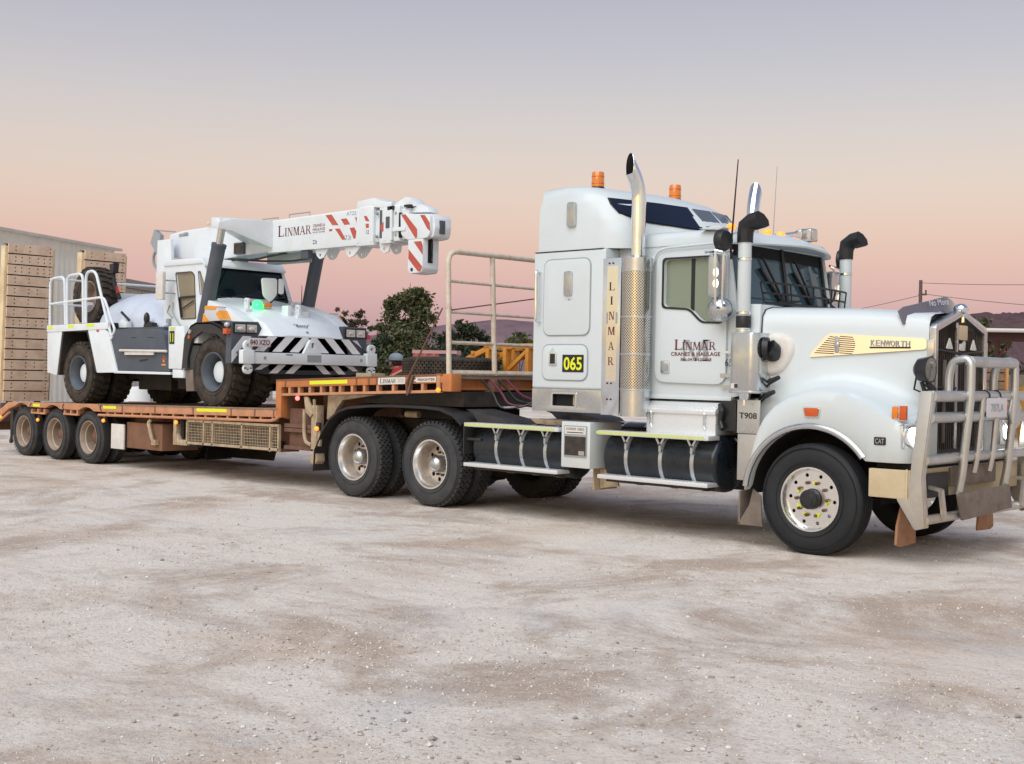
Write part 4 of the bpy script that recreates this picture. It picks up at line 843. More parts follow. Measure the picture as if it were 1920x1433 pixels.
# bug deflector
mb = MB(); ys = np.linspace(-.66, .66, 25); q = []
for y in ys:
    t = abs(y) / .66; xb = .80 - .16 * t * t; zb = 2.25 - .09 * t; zt_ = 2.45 - .14 * t ** 1.15 - (.03 if t > .97 else 0)
    q.append([(xb, y, zb), (xb - .05, y, zt_), (xb - .062, y, zt_), (xb - .012, y, zb)])
mb.loft(q); df = obj('bug_deflector', mb, 'bug_deflector', TR, smooth=50)
text('No More', (.772, -.20, 2.385), (.12, 1, .10), (-.24, 0, 1), .062, 'letter_white', df, 0.0, .34)
# work lamp beside the radiator
wl = empty('work_lamp', (.93, -.80, 1.72), TR); c = Vector((.93, -.78, 1.74)); ax = Vector((1, -.04, 0)).normalized()
mb = MB(); mb.loft([mb.ring(c - ax * .11, ax, .055, 24), mb.ring(c - ax * .07, ax, .105, 24), mb.ring(c + ax * .02, ax, .122, 24), mb.ring(c + ax * .035, ax, .122, 24), mb.ring(c + ax * .035, ax, .105, 24)]); obj('housing', mb, 'black_plastic', wl)
mb = MB(); mb.loft([mb.ring(c + ax * .036, ax, .106, 24), mb.ring(c + ax * .046, ax, .06, 24), mb.ring(c + ax * .048, ax, .01, 24)]); obj('lens', mb, 'lamp_glass', wl)
mb = MB(); mb.tube([c - ax * .05 + Vector((0, 0, -.11)), c + Vector((-.02, .02, -.22)), (.95, -.72, 1.35)], .022, 6); mb.bar((.93, -.78, 1.62), (.93, -.62, 1.55), .03, .05); obj('bracket', mb, 'black_flap', wl)
mb = MB(); mb.tube([c - ax * .1 + Vector((0, 0, -.05)), c + Vector((-.12, 0, -.18)), c + Vector((-.02, -.03, -.21)), c + Vector((.02, .05, -.16))], .010, 6); obj('cable', mb, 'hose_black', wl)
# bumper and bull bar
mb = MB(); mb.box(.60, .99, -1.215, -1.165, .595, .85); mb.box(.60, .99, 1.165, 1.215, .595, .85); mb.box(.95, 1.03, -1.165, 1.165, .595, .85); obj('bumper', mb, 'dust_cream', TR, bevel=.012)
mb = MB(); mb.box(.955, .975, -1.23, -1.216, .585, .86); obj('bumper_strip', mb, 'dust_cream', TR, bevel=.004)
mb = MB(); mb.box(1.032, 1.06, -1.02, -.56, .60, .82); obj('bumper_panel', mb, 'black_flap', TR, bevel=.008)
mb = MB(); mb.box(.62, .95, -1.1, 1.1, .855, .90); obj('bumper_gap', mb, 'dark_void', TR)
bb = empty('bull_bar', (1.15, 0, .9), TR)
for s in (-1, 1):
    mb = MB(); mb.prism(rpoly([(1.075, 1.55), (1.185, 1.55), (1.115, .92), (1.10, .80), (1.135, .36), (1.05, .335), (.875, .60), (.985, .60), (1.01, .92)], .02), 'y', s * 1.235, s * 1.215)
    mb.prism(rpoly([(1.155, 1.55), (1.19, 1.55), (1.12, .92), (1.105, .80), (1.14, .36), (1.105, .35), (1.07, .80), (1.085, .92)], .01), 'y', s * 1.215, s * 1.15)
    obj('side_plate', mb, 'aluminium', bb, bevel=.008)
for z, x, r in ((1.505, 1.165, .050), (1.318, 1.15, .048), (.945, 1.11, .046), (.425, 1.12, .042)):
    mb = MB(); mb.cyl((x, -1.2, z), (x, 1.2, z), r, n=16); obj('cross_tube', mb, 'aluminium', bb)
for s in (-1, 1):
    mb = MB(); mb.tube([(1.13, s * .53, .62), (1.165, s * .53, .80), (1.225, s * .52, 1.50), (1.225, s * .52, 1.80), (1.19, s * .52, 1.845), (1.06, s * .52, 1.83), (1.02, s * .52, 1.70), (1.02, s * .52, 1.50)], .040, 10, fillet=.06); obj('upright', mb, 'aluminium', bb)
    mb = MB(); mb.prism([(.50, 1.51), (.42, 1.36), (.53, 1.16), (.70, 1.24), (.73, 1.40), (.60, 1.51)], 'x', 1.20, 1.222) if s > 0 else mb.prism(rpoly([(s * .53 + .02, 1.28), (s * .53 + .07, 1.20), (s * .53 + .075, 1.05), (s * .53 + .02, .96), (s * .53, .98), (s * .53, 1.26)], .02), 'x', 1.16, 1.185); obj('gusset', mb, 'aluminium', bb, bevel=.004)
    mb = MB(); mb.tube([(1.20, s * .175, 1.50), (1.16, s * .18, .95), (1.13, s * .18, .80)], .028, 8); obj('upright', mb, 'aluminium', bb)
    mb = MB(); mb.bar((1.17, s * .98, .68), (1.17, s * .90, .42), .06, .03, up=(1, 0, 0)); mb.bar((1.17, s * .98, .68), (1.06, s * .98, .70), .05, .03); obj('foot_bar', mb, 'aluminium', bb)
mb = MB(); mb.cyl((1.215, -.52, 1.82), (1.215, .52, 1.82), .050, n=16); obj('hoop_tube', mb, 'aluminium', bb)
mb = MB(); mb.prism(rpoly([(-.68, .625), (.52, .655), (.60, .425), (-.57, .385)], .02), 'x', 1.175, 1.20); obj('step_plate', mb, 'mud_grey', bb, bevel=.006)
mb = MB(); mb.prism([(-.5, .68), (.5, .68), (.5, .86), (-.5, .86)], 'x', 1.04, 1.07); obj('tow_plate', mb, 'mud_grey', bb, bevel=.006)
np_ = empty('number_plate', (1.235, .10, 1.40), bb) if False else None
mb = MB(); mb.prism(rrect(-.15, .33, 1.31, 1.49, .02), 'x', 1.222, 1.230); pn = obj('number_plate', mb, 'plate_white', bb, bevel=.002)
text('787LA', (1.2325, .09, 1.40), (0, 1, 0), (0, 0, 1), .075, 'letter_grey', bb, .01, .30)
for y in (-.06, .20): mb = MB(); mb.tube([(1.165 + .055 * math.cos(t), y, 1.505 + .055 * math.sin(t)) for t in np.linspace(-.5, 3.4, 12)], .006, 5); obj('plate_tie', mb, 'hose_black', bb)
# mudflaps
for s in (-1, 1):
    mb = MB(); mb.prism([(s * .86, .55), (s * .98, .55), (s * 1.08, .34), (s * 1.10, .17), (s * 1.02, .145), (s * .70, .155), (s * .72, .30)], 'x', .80, .825); obj('mudflap', mb, 'mud_leather', TR, bevel=.006, label='muddy tan leather mudflap hanging under the bull bar')
    mb = MB(); mb.prism([(-.66, .56), (-.70, .40), (-.82, .20), (-.55, .20), (-.57, .50)], 'y', s * 1.10, s * 1.085); mb.box(-.82, -.80, s * 1.1, s * .85, .20, .53); obj('mudflap', mb, 'mud_grey', TR, bevel=.004)
    mb = MB(); mb.box(-2.72, -2.70, s * 1.02, s * .62, .38, .67); mb.prism([(-2.70, .67), (-2.68, .40), (-2.42, .44), (-2.45, .50)], 'y', s * .94, s * .92); obj('mudflap', mb, 'leg_cream', TR, bevel=.004)
# cab shell
cab = empty('cab', (-1.7, 0, 2.0), TR)
hole = rpoly([(-1.83, 2.845), (-1.83, 2.36), (-1.50, 2.335), (-1.35, 2.20), (-1.12, 2.19), (-1.12, 2.845)], .05)
for s in (-1, 1):
    mb = MB(); mb.prism([(-2.45, 1.43), (-1.02, 1.43), (-.72, 1.50), (-.69, 2.36), (-.97, 2.37), (-1.08, 3.02), (-2.45, 3.02)], 'y', s * .975, s * .935, [hole]); obj('side_wall', mb, 'cab_white', cab, bevel=.008)
    mb = MB(); mb.prism(rpoly([(-1.93, 1.575), (-1.06, 1.56), (-1.06, 2.93), (-1.93, 2.93)], .13), 'y', s * 1.012, s * .978, [hole]); obj('door', mb, 'white_paint', cab, bevel=.01)
    mb = MB(); A = rpoly([(-1.85, 2.865), (-1.85, 2.34), (-1.51, 2.315), (-1.36, 2.18), (-1.10, 2.17), (-1.10, 2.865)], .05); mb.prism(A, 'y', s * 1.020, s * 1.010, [hole]); obj('window_seal', mb, 'black_plastic', cab)
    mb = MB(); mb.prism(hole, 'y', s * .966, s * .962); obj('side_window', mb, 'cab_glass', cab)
    mb = MB(); mb.box(-1.515, -1.475, s * .974, s * .958, 2.30, 2.86); obj('window_bar', mb, 'letter_black', cab)
    mb = MB(); mb.tube([(-1.985, s * 1.03, 1.60), (-1.975, s * 1.03, 2.80), (-1.93, s * 1.02, 2.93), (-1.80, s * 1.03, 2.965), (-1.05, s * 1.03, 2.985)], .014, 8, fillet=.12); obj('gutter_rail', mb, 'white_paint', cab)
    mb = MB(); mb.tube([(-1.99, s * 1.00, 1.64), (-1.99, s * 1.055, 1.66), (-1.985, s * 1.06, 2.40), (-1.985, s * 1.00, 2.42)], .013, 8, fillet=.03); obj('grab_rail', mb, 'chrome', cab)
    mb = MB(); mb.prism(rrect(-1.845, -1.735, 1.665, 1.80, .02), 'y', s * 1.012, s * 1.024); obj('door_latch', mb, 'chrome', cab, bevel=.005)
    mb = MB(); mb.prism(rrect(-1.825, -1.755, 1.69, 1.77, .015), 'y', s * 1.024, s * 1.030); obj('latch_paddle', mb, 'letter_grey', cab, bevel=.003)
    mb = MB(); mb.box(-2.1, -1.0, s * .99, s * .60, 1.40, 1.445); obj('sill', mb, 'white_paint', cab, bevel=.01)
mb = MB(); mb.box(-2.45, -1.0, -.93, .93, 1.43, 1.5); mb.box(-2.44, -2.40, -.93, .93, 1.5, 3.0); obj('floor', mb, 'interior', cab)
mb = MB(); mb.prism([(-1.05, 1.50), (-.70, 1.52), (-.70, 2.36), (-.98, 2.372), (-1.05, 2.30)], 'y', -.93, .93); obj('cowl', mb, 'white_paint', cab, bevel=.01)
mb = MB(); mb.prism([(-1.05, 2.30), (-1.30, 2.28), (-1.36, 2.05), (-1.30, 1.7), (-1.05, 1.6)], 'y', -.92, .92); obj('dashboard', mb, 'interior', cab, bevel=.02)
mb = MB(); mb.lathe([(.20, 0), (.215, .012), (.23, 0), (.215, -.012)], (-1.40, -.45, 2.22), (-.5, 0, .86), 24, closed=True); mb.cyl((-1.40, -.45, 2.22), (-1.28, -.45, 2.0), .03, n=8); mb.bar((-1.40, -.65, 2.22), (-1.40, -.25, 2.22), .03, .02); obj('steering_wheel', mb, 'black_plastic', cab)
for y in (-.45, .45):
    mb = MB(); mb.prism(rpoly([(-2.1, 1.75), (-1.65, 1.78), (-1.65, 1.92), (-2.0, 1.90), (-2.12, 2.6), (-2.25, 2.62), (-2.22, 1.85)], .05), 'y', y - .24, y + .24); mb.box(-2.0, -1.75, y - .15, y + .15, 1.5, 1.78); obj('seat', mb, 'seat_dark', cab, bevel=.03)
# windscreen
wsf = lambda y, t: Vector((-.965 - .10 * t - .05 * (y / .9) ** 2, y, 2.375 + .62 * t))
for a, b in ((-.91, -.022), (.022, .91)):
    mb = MB(); g = []
    for i in range(9):
        y = a + (b - a) * i / 8; g.append([wsf(y, 0), wsf(y, 1), wsf(y, 1) - Vector((.008, 0, 0)), wsf(y, 0) - Vector((.008, 0, 0))])
    mb.loft(g); obj('windscreen', mb, 'screen_glass', cab)
for y_ in (-.92, 0, .92): mb = MB(); mb.bar(wsf(y_, 0) + Vector((.004, 0, 0)), wsf(y_, 1.01) + Vector((.004, 0, 0)), .05, .04, up=(1, 0, 0)); obj('windscreen_pillar', mb, 'black_plastic', cab)
mb = MB(); g = []
for i in range(13):
    y = -.93 + 1.86 * i / 12; p = wsf(y, .80) + Vector((.006, 0, 0)); q_ = wsf(y, 1.0) + Vector((.006, 0, 0)); g.append([p, q_, q_ - Vector((.004, 0, 0)), p - Vector((.004, 0, 0))])
mb.loft(g); obj('top_band', mb, 'dark_void', cab)  # black band across the top of the windscreen
for y0, y1 in ((.30, .52), (-.35, -.12)):
    mb = MB(); mb.tube([wsf(y1, .02) + Vector((.05, 0, 0)), wsf((y0 + y1) / 2 - .02, .40) + Vector((.045, 0, 0)), wsf(y0 - .06, .82) + Vector((.03, 0, 0))], .014, 6); mb.bar(wsf(y0 - .12, .62) + Vector((.02, 0, 0)), wsf(y1 - .02, .06) + Vector((.03, 0, 0)), .05, .02); obj('wiper', mb, 'black_plastic', cab)
# visor
mb = MB(); g = []
for i in range(17):
    y = -.985 + 1.97 * i / 16; b = .27 * (abs(y) / .985) ** 2.2
    g.append([(-1.13, y, 3.135 - .02 * abs(y)), (-.98 - b * .5, y, 3.14 - .05 * abs(y)), (-.80 - b * .9, y, 3.075 - .04 * abs(y)), (-.735 - b, y, 3.01 - .03 * abs(y)), (-.745 - b, y, 2.995 - .03 * abs(y)), (-.98 - b * .5, y, 3.00), (-1.13, y, 2.99)])
mb.loft(g); obj('sun_visor', mb, 'white_paint', cab, smooth=50)
# stone guard in front of the glass
sg = empty('stone_guard', (-.72, 0, 2.45), TR); F = lambda y, z: (-.66 - .10 * (abs(y) / .9) ** 2, y, z)
for z in (2.585, 2.48, 2.385):
    w_ = .80 + (z - 2.385) * .35; mb = MB(); mb.tube([F(y, z) for y in np.linspace(-w_, w_, 13)], .011, 6); obj('rail', mb, 'hose_black', sg)
for y in (-.82, -.4, 0, .4, .62, .82):
    mb = MB(); e = y * 1.08; mb.tube([F(y, 2.385), F(e, 2.585)], .009, 6); obj('stay', mb, 'hose_black', sg)
for pts in ([(.25, 2.55), (.5, 2.42), (.7, 2.38)], [(.60, 2.58), (.55, 2.48), (.42, 2.44), (.3, 2.45)], [(-.6, 2.40), (-.4, 2.40), (-.2, 2.43)]):
    mb = MB(); mb.tube([(F(*p)[0] - .03, p[0], p[1]) for p in pts], .012, 6, fillet=.05); obj('hose', mb, 'hose_black', sg)
# sleeper and high roof
sl = empty('sleeper', (-2.95, 0, 2.2), TR)
mb = MB(); sec = rpoly([(-1.2, 1.475), (1.2, 1.475), (1.2, 2.985), (-1.2, 2.985)], .03); mb.prism(sec, 'x', -3.47, -2.455); obj('body', mb, 'cab_white', sl, bevel=.012)
# raised roof: plan outlines stacked upwards, rounded in plan over the cab like a bow
DOME = [(2.99, [(-3.47, .6), (-3.47, 1.12), (-3.42, 1.19), (-3.0, 1.2), (-2.56, 1.2), (-2.31, 1.06), (-1.96, .68), (-1.73, .39), (-1.66, 0)]),
 (3.12, [(-3.47, .6), (-3.47, 1.12), (-3.42, 1.19), (-3.0, 1.2), (-2.56, 1.2), (-2.31, 1.06), (-1.96, .68), (-1.73, .39), (-1.66, 0)]),
 (3.28, [(-3.468, .6), (-3.468, 1.12), (-3.42, 1.19), (-3.0, 1.2), (-2.57, 1.2), (-2.34, 1.05), (-2.01, .66), (-1.81, .38), (-1.75, 0)]),
 (3.47, [(-3.46, .6), (-3.455, 1.11), (-3.41, 1.185), (-3.0, 1.2), (-2.60, 1.195), (-2.42, 1.06), (-2.15, .64), (-2.01, .37), (-1.96, 0)]),
 (3.58, [(-3.44, .6), (-3.43, 1.09), (-3.39, 1.165), (-3.0, 1.19), (-2.64, 1.18), (-2.51, 1.03), (-2.33, .61), (-2.23, .36), (-2.19, 0)]),
 (3.65, [(-3.435, .6), (-3.43, 1.09), (-3.39, 1.16), (-3.0, 1.18), (-2.76, 1.15), (-2.65, .95), (-2.51, .56), (-2.45, .33), (-2.42, 0)]),
 (3.69, [(-3.39, .5), (-3.385, 1.04), (-3.34, 1.11), (-3.0, 1.13), (-2.86, 1.07), (-2.78, .85), (-2.69, .50), (-2.65, .30), (-2.63, 0)]),
 (3.712, [(-3.30, .3), (-3.29, .88), (-3.24, .96), (-3.0, .98), (-2.95, .9), (-2.92, .6), (-2.88, .35), (-2.86, .2), (-2.85, 0)])]
def dome(z, i, s=-1, off=0.0):
    ks = [k for k, _ in DOME]; q = [(np.interp(z, ks, [o[n][0] for _, o in DOME]), np.interp(z, ks, [o[n][1] for _, o in DOME])) for n in range(9)]
    n = int(i); f = i - n; a = q[n]; b = q[min(n + 1, 8)]; x = a[0] + (b[0] - a[0]) * f; y = a[1] + (b[1] - a[1]) * f
    t = Vector((b[0] - a[0], b[1] - a[1], 0)); t = t.normalized() if t.length > 1e-6 else Vector((0, -1, 0)); nr = Vector((-t.y, t.x, .45)).normalized()
    return Vector((x + nr.x * off, s * (y + nr.y * off), z + nr.z * off))
mb = MB(); rings = []
for z, o in DOME: rings.append([(x, -y, z) for x, y in o] + [(x, y, z) for x, y in reversed(o[:-1])])
mb.loft(rings); obj('roof', mb, 'cab_white', sl, smooth=48)
mb = MB(); rings = []
for x, z, w_ in ((-2.45, 3.15, .985), (-1.9, 3.15, .985), (-1.4, 3.145, .985), (-1.15, 3.135, .98), (-1.05, 3.11, .97)):
    rings.append([(x, -w_, 2.99), (x, -w_, z - .09), (x, -w_ + .02, z - .04), (x, -w_ + .07, z - .008), (x, -.4, z + .012), (x, .4, z + .012), (x, w_ - .07, z - .008), (x, w_ - .02, z - .04), (x, w_, z - .09), (x, w_, 2.99)])
mb.loft(rings); obj('cab_roof', mb, 'cab_white', cab, smooth=48)
mb = MB(); mb.box(-3.475, -2.50, -1.203, -1.1, 2.986, 2.990); obj('roof_seam', mb, 'letter_black', sl)
for s in (-1, 1):
    for nm, m_, cols, off, thick in (('roof_window_seal', 'black_plastic', (4.62, 4.9, 5.5, 6.0, 6.5, 7.0), .012, .0), ('roof_window', 'dark_glass', (4.70, 4.95, 5.5, 6.0, 6.5, 6.92), .020, .006)):
        g = []
        for n_, c_ in enumerate(cols):
            f = n_ / (len(cols) - 1); zl_ = (3.40 - .19 * min(1, f * 2.2)) if n_ < 2 else 3.235; zl_ = [3.47, 3.36, 3.265, 3.235, 3.215, 3.20][n_] - thick * -1.2; zu_ = [3.535, 3.53, 3.515, 3.50, 3.485, 3.47][n_] - thick * 1.2
            g.append([dome(zl_, c_, s, off), dome(zu_, c_, s, off), dome(zu_, c_, s, off - .03), dome(zl_, c_, s, off - .03)])
        mb = MB(); mb.loft(g); obj(nm, mb, m_, sl, smooth=60)
    g = []
    for c_ in (7.18, 7.4, 7.7, 7.94): g.append([dome(3.22, c_, s, .014), dome(3.46, c_, s, .014), dome(3.46, c_, s, -.01), dome(3.22, c_, s, -.01)])
    mb = MB(); mb.loft(g); obj('roof_window', mb, 'front_pane', sl, smooth=60)
    for x0, x1, z0_, z1_, nm in ((-3.31, -2.66, 2.065, 2.89, 'locker_hatch'), (-3.315, -2.68, 1.575, 1.955, 'locker_hatch')):
        mb = MB(); mb.prism(rrect(x0 - .012, x1 + .012, z0_ - .012, z1_ + .012, .11, 6), 'y', s * 1.198, s * 1.206); obj('hatch_seal', mb, 'letter_grey', sl)
        mb = MB(); mb.prism(rrect(x0, x1, z0_, z1_, .10, 6), 'y', s * 1.198, s * 1.215); obj(nm, mb, 'cab_white', sl, bevel=.005)
    for x, z in ((-2.955, 2.625), (-2.93, 3.375)):
        mb = MB(); mb.prism(rrect(x - .06, x + .06, z - .135, z + .135, .03), 'y', s * 1.20, s * 1.232); obj('vent_cover', mb, 'stainless', sl, bevel=.008)
    mb = MB(); mb.tube([(-3.385, s * 1.2, 2.77), (-3.385, s * 1.265, 2.77), (-3.375, s * 1.265, 2.22), (-3.375, s * 1.2, 2.22)], .017, 8, fillet=.025); obj('grab_handle', mb, 'chrome', sl)
    mb = MB(); mb.prism([(-3.475, 1.225), (-2.45, 1.225), (-2.45, 1.475), (-3.475, 1.475)], 'y', s * 1.195, s * 1.165, [rrect(-3.17, -2.84, 1.285, 1.425, .02)]); obj('skirt', mb, 'stainless', sl, bevel=.004)
    mb = MB(); mb.prism(rrect(-3.185, -2.825, 1.27, 1.44, .025), 'y', s * 1.203, s * 1.193, [rrect(-3.165, -2.845, 1.29, 1.42, .015)]); obj('skirt_frame', mb, 'chrome', sl)
    mb = MB(); mb.box(-2.905, -2.875, s * 1.16, s * 1.15, 1.30, 1.41); obj('gauge', mb, 'leg_cream', sl)
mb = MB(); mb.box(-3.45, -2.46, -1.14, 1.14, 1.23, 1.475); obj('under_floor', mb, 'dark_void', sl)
mb = MB(); mb.prism(rpoly([(-1.40, 3.135), (-1.16, 3.16), (-1.10, 3.135), (-1.16, 3.115)], .01), 'y', -1.03, -.9); obj('roof_fin', mb, 'white_paint', sl, bevel=.006)
# number 065, crest and other lettering
mb = MB(); mb.prism(rrect(-3.02, -2.72, 1.66, 1.85, .008), 'y', -1.2155, -1.2185); obj('number_panel', mb, 'letter_black', sl)
text('065', (-2.87, -1.2205, 1.755), (1, 0, 0), (0, 0, 1), .145, 'tape_yellow', sl, .02, .255)
mb = MB(); mb.prism(rpoly([(-3.21, 1.73), (-3.10, 1.73), (-3.10, 1.87), (-3.155, 1.93), (-3.21, 1.87)], .015), 'y', -1.2155, -1.228); obj('crest', mb, 'chrome', sl, bevel=.004)
mb = MB(); mb.box(-3.19, -3.12, -1.230, -1.227, 1.75, 1.86); obj('crest_face', mb, 'letter_black', sl)
text('CMC', (-2.945, -1.2175, 2.455), (1, 0, 0), (0, 0, 1), .032, 'letter_white', sl, .01, .11)
L = 'letter_maroon'
serif('M', (-1.41, -1.0145, 1.905), (1, 0, 0), (0, 0, 1), .215, 'letter_grey', cab, .34)
serif('L', (-1.625, -1.0165, 1.963), (1, 0, 0), (0, 0, 1), .105, L, cab, .085); serif('INMAR', (-1.375, -1.0165, 1.95), (1, 0, 0), (0, 0, 1), .08, L, cab, .40)
text('CRANES & HAULAGE', (-1.42, -1.0165, 1.868), (1, 0, 0), (0, 0, 1), .040, L, cab, .012, .60)
text('PH: 0417 620 068', (-1.41, -1.0165, 1.812), (1, 0, 0), (0, 0, 1), .032, 'letter_maroon', cab, .008, .37)
text('65', (-1.02, -1.0145, 1.785), (1, 0, 0), (0, 0, 1), .075, 'letter_black', cab, .004, .085)
mb = MB(); mb.box(-1.115, -.99, -1.0145, -1.012, 1.875, 1.90); obj('sticker', mb, 'sticker_white', cab)
mb = MB(); mb.box(-1.115, -1.0, -1.018, -1.012, 1.635, 1.675); obj('door_trim', mb, 'stainless', cab); mb = MB(); mb.box(-1.115, -1.0, -1.018, -1.012, 1.53, 1.56); obj('door_trim', mb, 'stainless', cab)
# roof beacons, marker lamps, horn, aerials
for x, y, z in ((-3.15, -.50, 3.712), (-3.00, .80, 3.712)):
    bc = empty('beacon', (x, y, z), TR); K = .9
    mb = MB(); mb.lathe([(.10 * K, 0), (.10 * K, .035), (.088 * K, .055), (.08 * K, .07)], (x, y, z), (0, 0, 1), 20); obj('base', mb, 'black_plastic', bc)
    mb = MB(); mb.lathe([(.078 * K, .055), (.082 * K, .08), (.078 * K, .225), (.07 * K, .238), (.01, .24)], (x, y, z), (0, 0, 1), 24); obj('lens', mb, 'amber_lens', bc)
    mb = MB(); mb.lathe([(.083 * K, .10), (.085 * K, .105), (.083 * K, .11)], (x, y, z), (0, 0, 1), 20); mb.lathe([(.081 * K, .18), (.083 * K, .185), (.081 * K, .19)], (x, y, z), (0, 0, 1), 20); obj('rib', mb, 'orange_lens', bc)
for x, y, z in ((-1.16, -.80, 3.165), (-1.06, -.27, 3.15), (-1.06, .0, 3.15), (-1.06, .27, 3.15), (-1.16, .80, 3.16)):
    mb = MB(); mb.sphere((x, y, z), (.05, .05, .038), 14, 8); obj('marker_lamp', mb, 'lamp_amber_lit', TR)
mb = MB(); mb.loft([mb.ring((-1.22, .15, 3.165), (1, .05, 0), .022, 12), mb.ring((-1.0, .16, 3.17), (1, .05, 0), .026, 12), mb.ring((-.93, .165, 3.17), (1, .05, 0), .05, 12)], cap=True); obj('air_horn', mb, 'chrome', TR)
mb = MB(); mb.prism(rrect(.27, .42, 3.10, 3.24, .03), 'x', -.98, -.86); mb.cyl((-.92, .35, 3.05), (-.92, .35, 3.12), .02, n=8); obj('roof_lamp', mb, 'stainless', TR, bevel=.012)
mb = MB(); mb.prism(rrect(.29, .40, 3.12, 3.22, .02), 'x', -.858, -.852); obj('roof_lamp_lens', mb, 'lens_clear', TR)
mb = MB(); mb.tube([(-.945, -1.12, 2.80), (-.94, -1.14, 2.90), (-.87, -1.15, 3.77)], [.016, .012, .006], 6); obj('aerial', mb, 'hose_black', TR)
mb = MB(); mb.tube([(-1.34, .30, 3.14), (-1.33, .30, 3.25), (-1.30, .30, 3.94)], [.012, .005, .003], 5); obj('aerial', mb, 'letter_grey', TR)
# exhausts
for s in (-1, 1):
    ex = empty('exhaust_stack', (-2.10, s * 1.13, 1.2), TR); c = Vector((-2.10, s * 1.11, 0)); r = .158
    mb = MB(); mb.lathe([(r, 1.21), (r, 1.49)], c, (0, 0, 1), 32); mb.lathe([(r + .003, 2.735), (r + .003, 2.865), (r - .03, 2.885), (.06, 2.885)], c, (0, 0, 1), 32); mb.lathe([(r - .012, 1.22), (r - .012, 2.86)], c, (0, 0, 1), 24); obj('muffler', mb, 'stainless', ex, smooth=50)
    mb = MB(); n_ = 40; lo = [(c.x + (r + .002) * math.cos(2 * PI * i / n_), c.y + (r + .002) * math.sin(2 * PI * i / n_)) for i in range(n_ + 1)]
    me = bpy.data.meshes.new('heat_shield'); vs = [(x - c.x, y - c.y, z) for z in (-.6225, .6225) for x, y in lo]; me.from_pydata(vs, [], [(i, i + 1, n_ + 2 + i, n_ + 1 + i) for i in range(n_)])
    uvl = me.uv_layers.new(name='UVMap')
    for li, lp in enumerate(me.loops): vi = lp.vertex_index; uvl.data[li].uv = ((vi % (n_ + 1)) / n_ * 2 * PI * r, 0 if vi <= n_ else 1.245)
    me.materials.append(MT['perforated_steel']); me.shade_smooth(); link('heat_shield', me, ex, (c.x, c.y, 2.1125))
    for z in (1.49, 1.86, 2.25, 2.735): mb = MB(); mb.lathe([(r + .002, z - .012), (r + .006, z - .008), (r + .006, z + .008), (r + .002, z + .012)], c, (0, 0, 1), 32); obj('clamp', mb, 'stainless', ex)
    mb = MB(); pth = round_path([(c.x, c.y, 2.87), (c.x, c.y, 3.62), (c.x - .06, c.y + s * .17, 3.92)], .18, 8); m_ = len(pth); rs = .077
    rings = []
    for i, p in enumerate(pth):
        d = (pth[min(i + 1, m_ - 1)] - pth[max(i - 1, 0)]).normalized(); rg = mb.ring(p, d, rs, 24, ref=(1, 0, 0))
        if i == m_ - 1: rg = [q_ + d * (1.55 * (q_ - p).dot(Vector((.3, -s * .85, .45)))) - d * .12 for q_ in rg]
        rings.append(rg)
    inr = [[p + (Vector(pth[min(k_, m_ - 1)]) - p) * .06 for p in rings[k_]] for k_ in range(m_ - 1, m_ - 5, -1)]
    mb.loft(rings + inr, cap=False); obj('stack_pipe', mb, 'chrome', ex, smooth=60)
    mb = MB(); mb.loft([[p + (Vector(pth[k_]) - p) * .08 for p in rings[k_]] for k_ in (m_ - 1, m_ - 3, m_ - 6)], cap=False); mb.add(inr[-1], [tuple(range(24))]); obj('stack_bore', mb, 'dark_void', ex)
    mb = MB(); mb.box(-2.485, -2.245, s * 1.205, s * 1.185, 1.215, 2.875); mb.box(-2.485, -2.46, s * 1.185, s * .98, 1.215, 2.875); obj('shield_panel', mb, 'chrome', ex, bevel=.004)
    for x in (-2.40, -2.35):
        for z in (2.82, 1.38, 1.55): mb = MB(); mb.cyl((x, s * 1.205, z), (x, s * 1.212, z), .010, n=8); obj('bolt', mb, 'chassis_dark', ex)
mb = MB(); mb.box(-2.425, -2.285, -1.2075, -1.205, 1.57, 2.79); np2 = obj('name_panel', mb, 'polished_plate', TR)
for ch, z, m_ in (('L', 2.575, 'letter_black'), ('I', 2.425, 'letter_black'), ('N', 2.265, 'letter_maroon'), ('M', 2.105, 'letter_maroon'), ('A', 1.945, 'letter_maroon'), ('R', 1.785, 'letter_maroon')):
    serif(ch, (-2.355, -1.2092, z), (1, 0, 0), (0, 0, 1), .085, m_, np2, {'I': .03, 'M': .09}.get(ch, .068))
for s_ in (-1, 1): mb = MB(); mb.box(-2.355 + s_ * .062 - .010, -2.355 + s_ * .062 + .010, -1.2092, -1.2086, 2.18, 2.30); obj('letter_stroke', mb, 'letter_grey', np2)
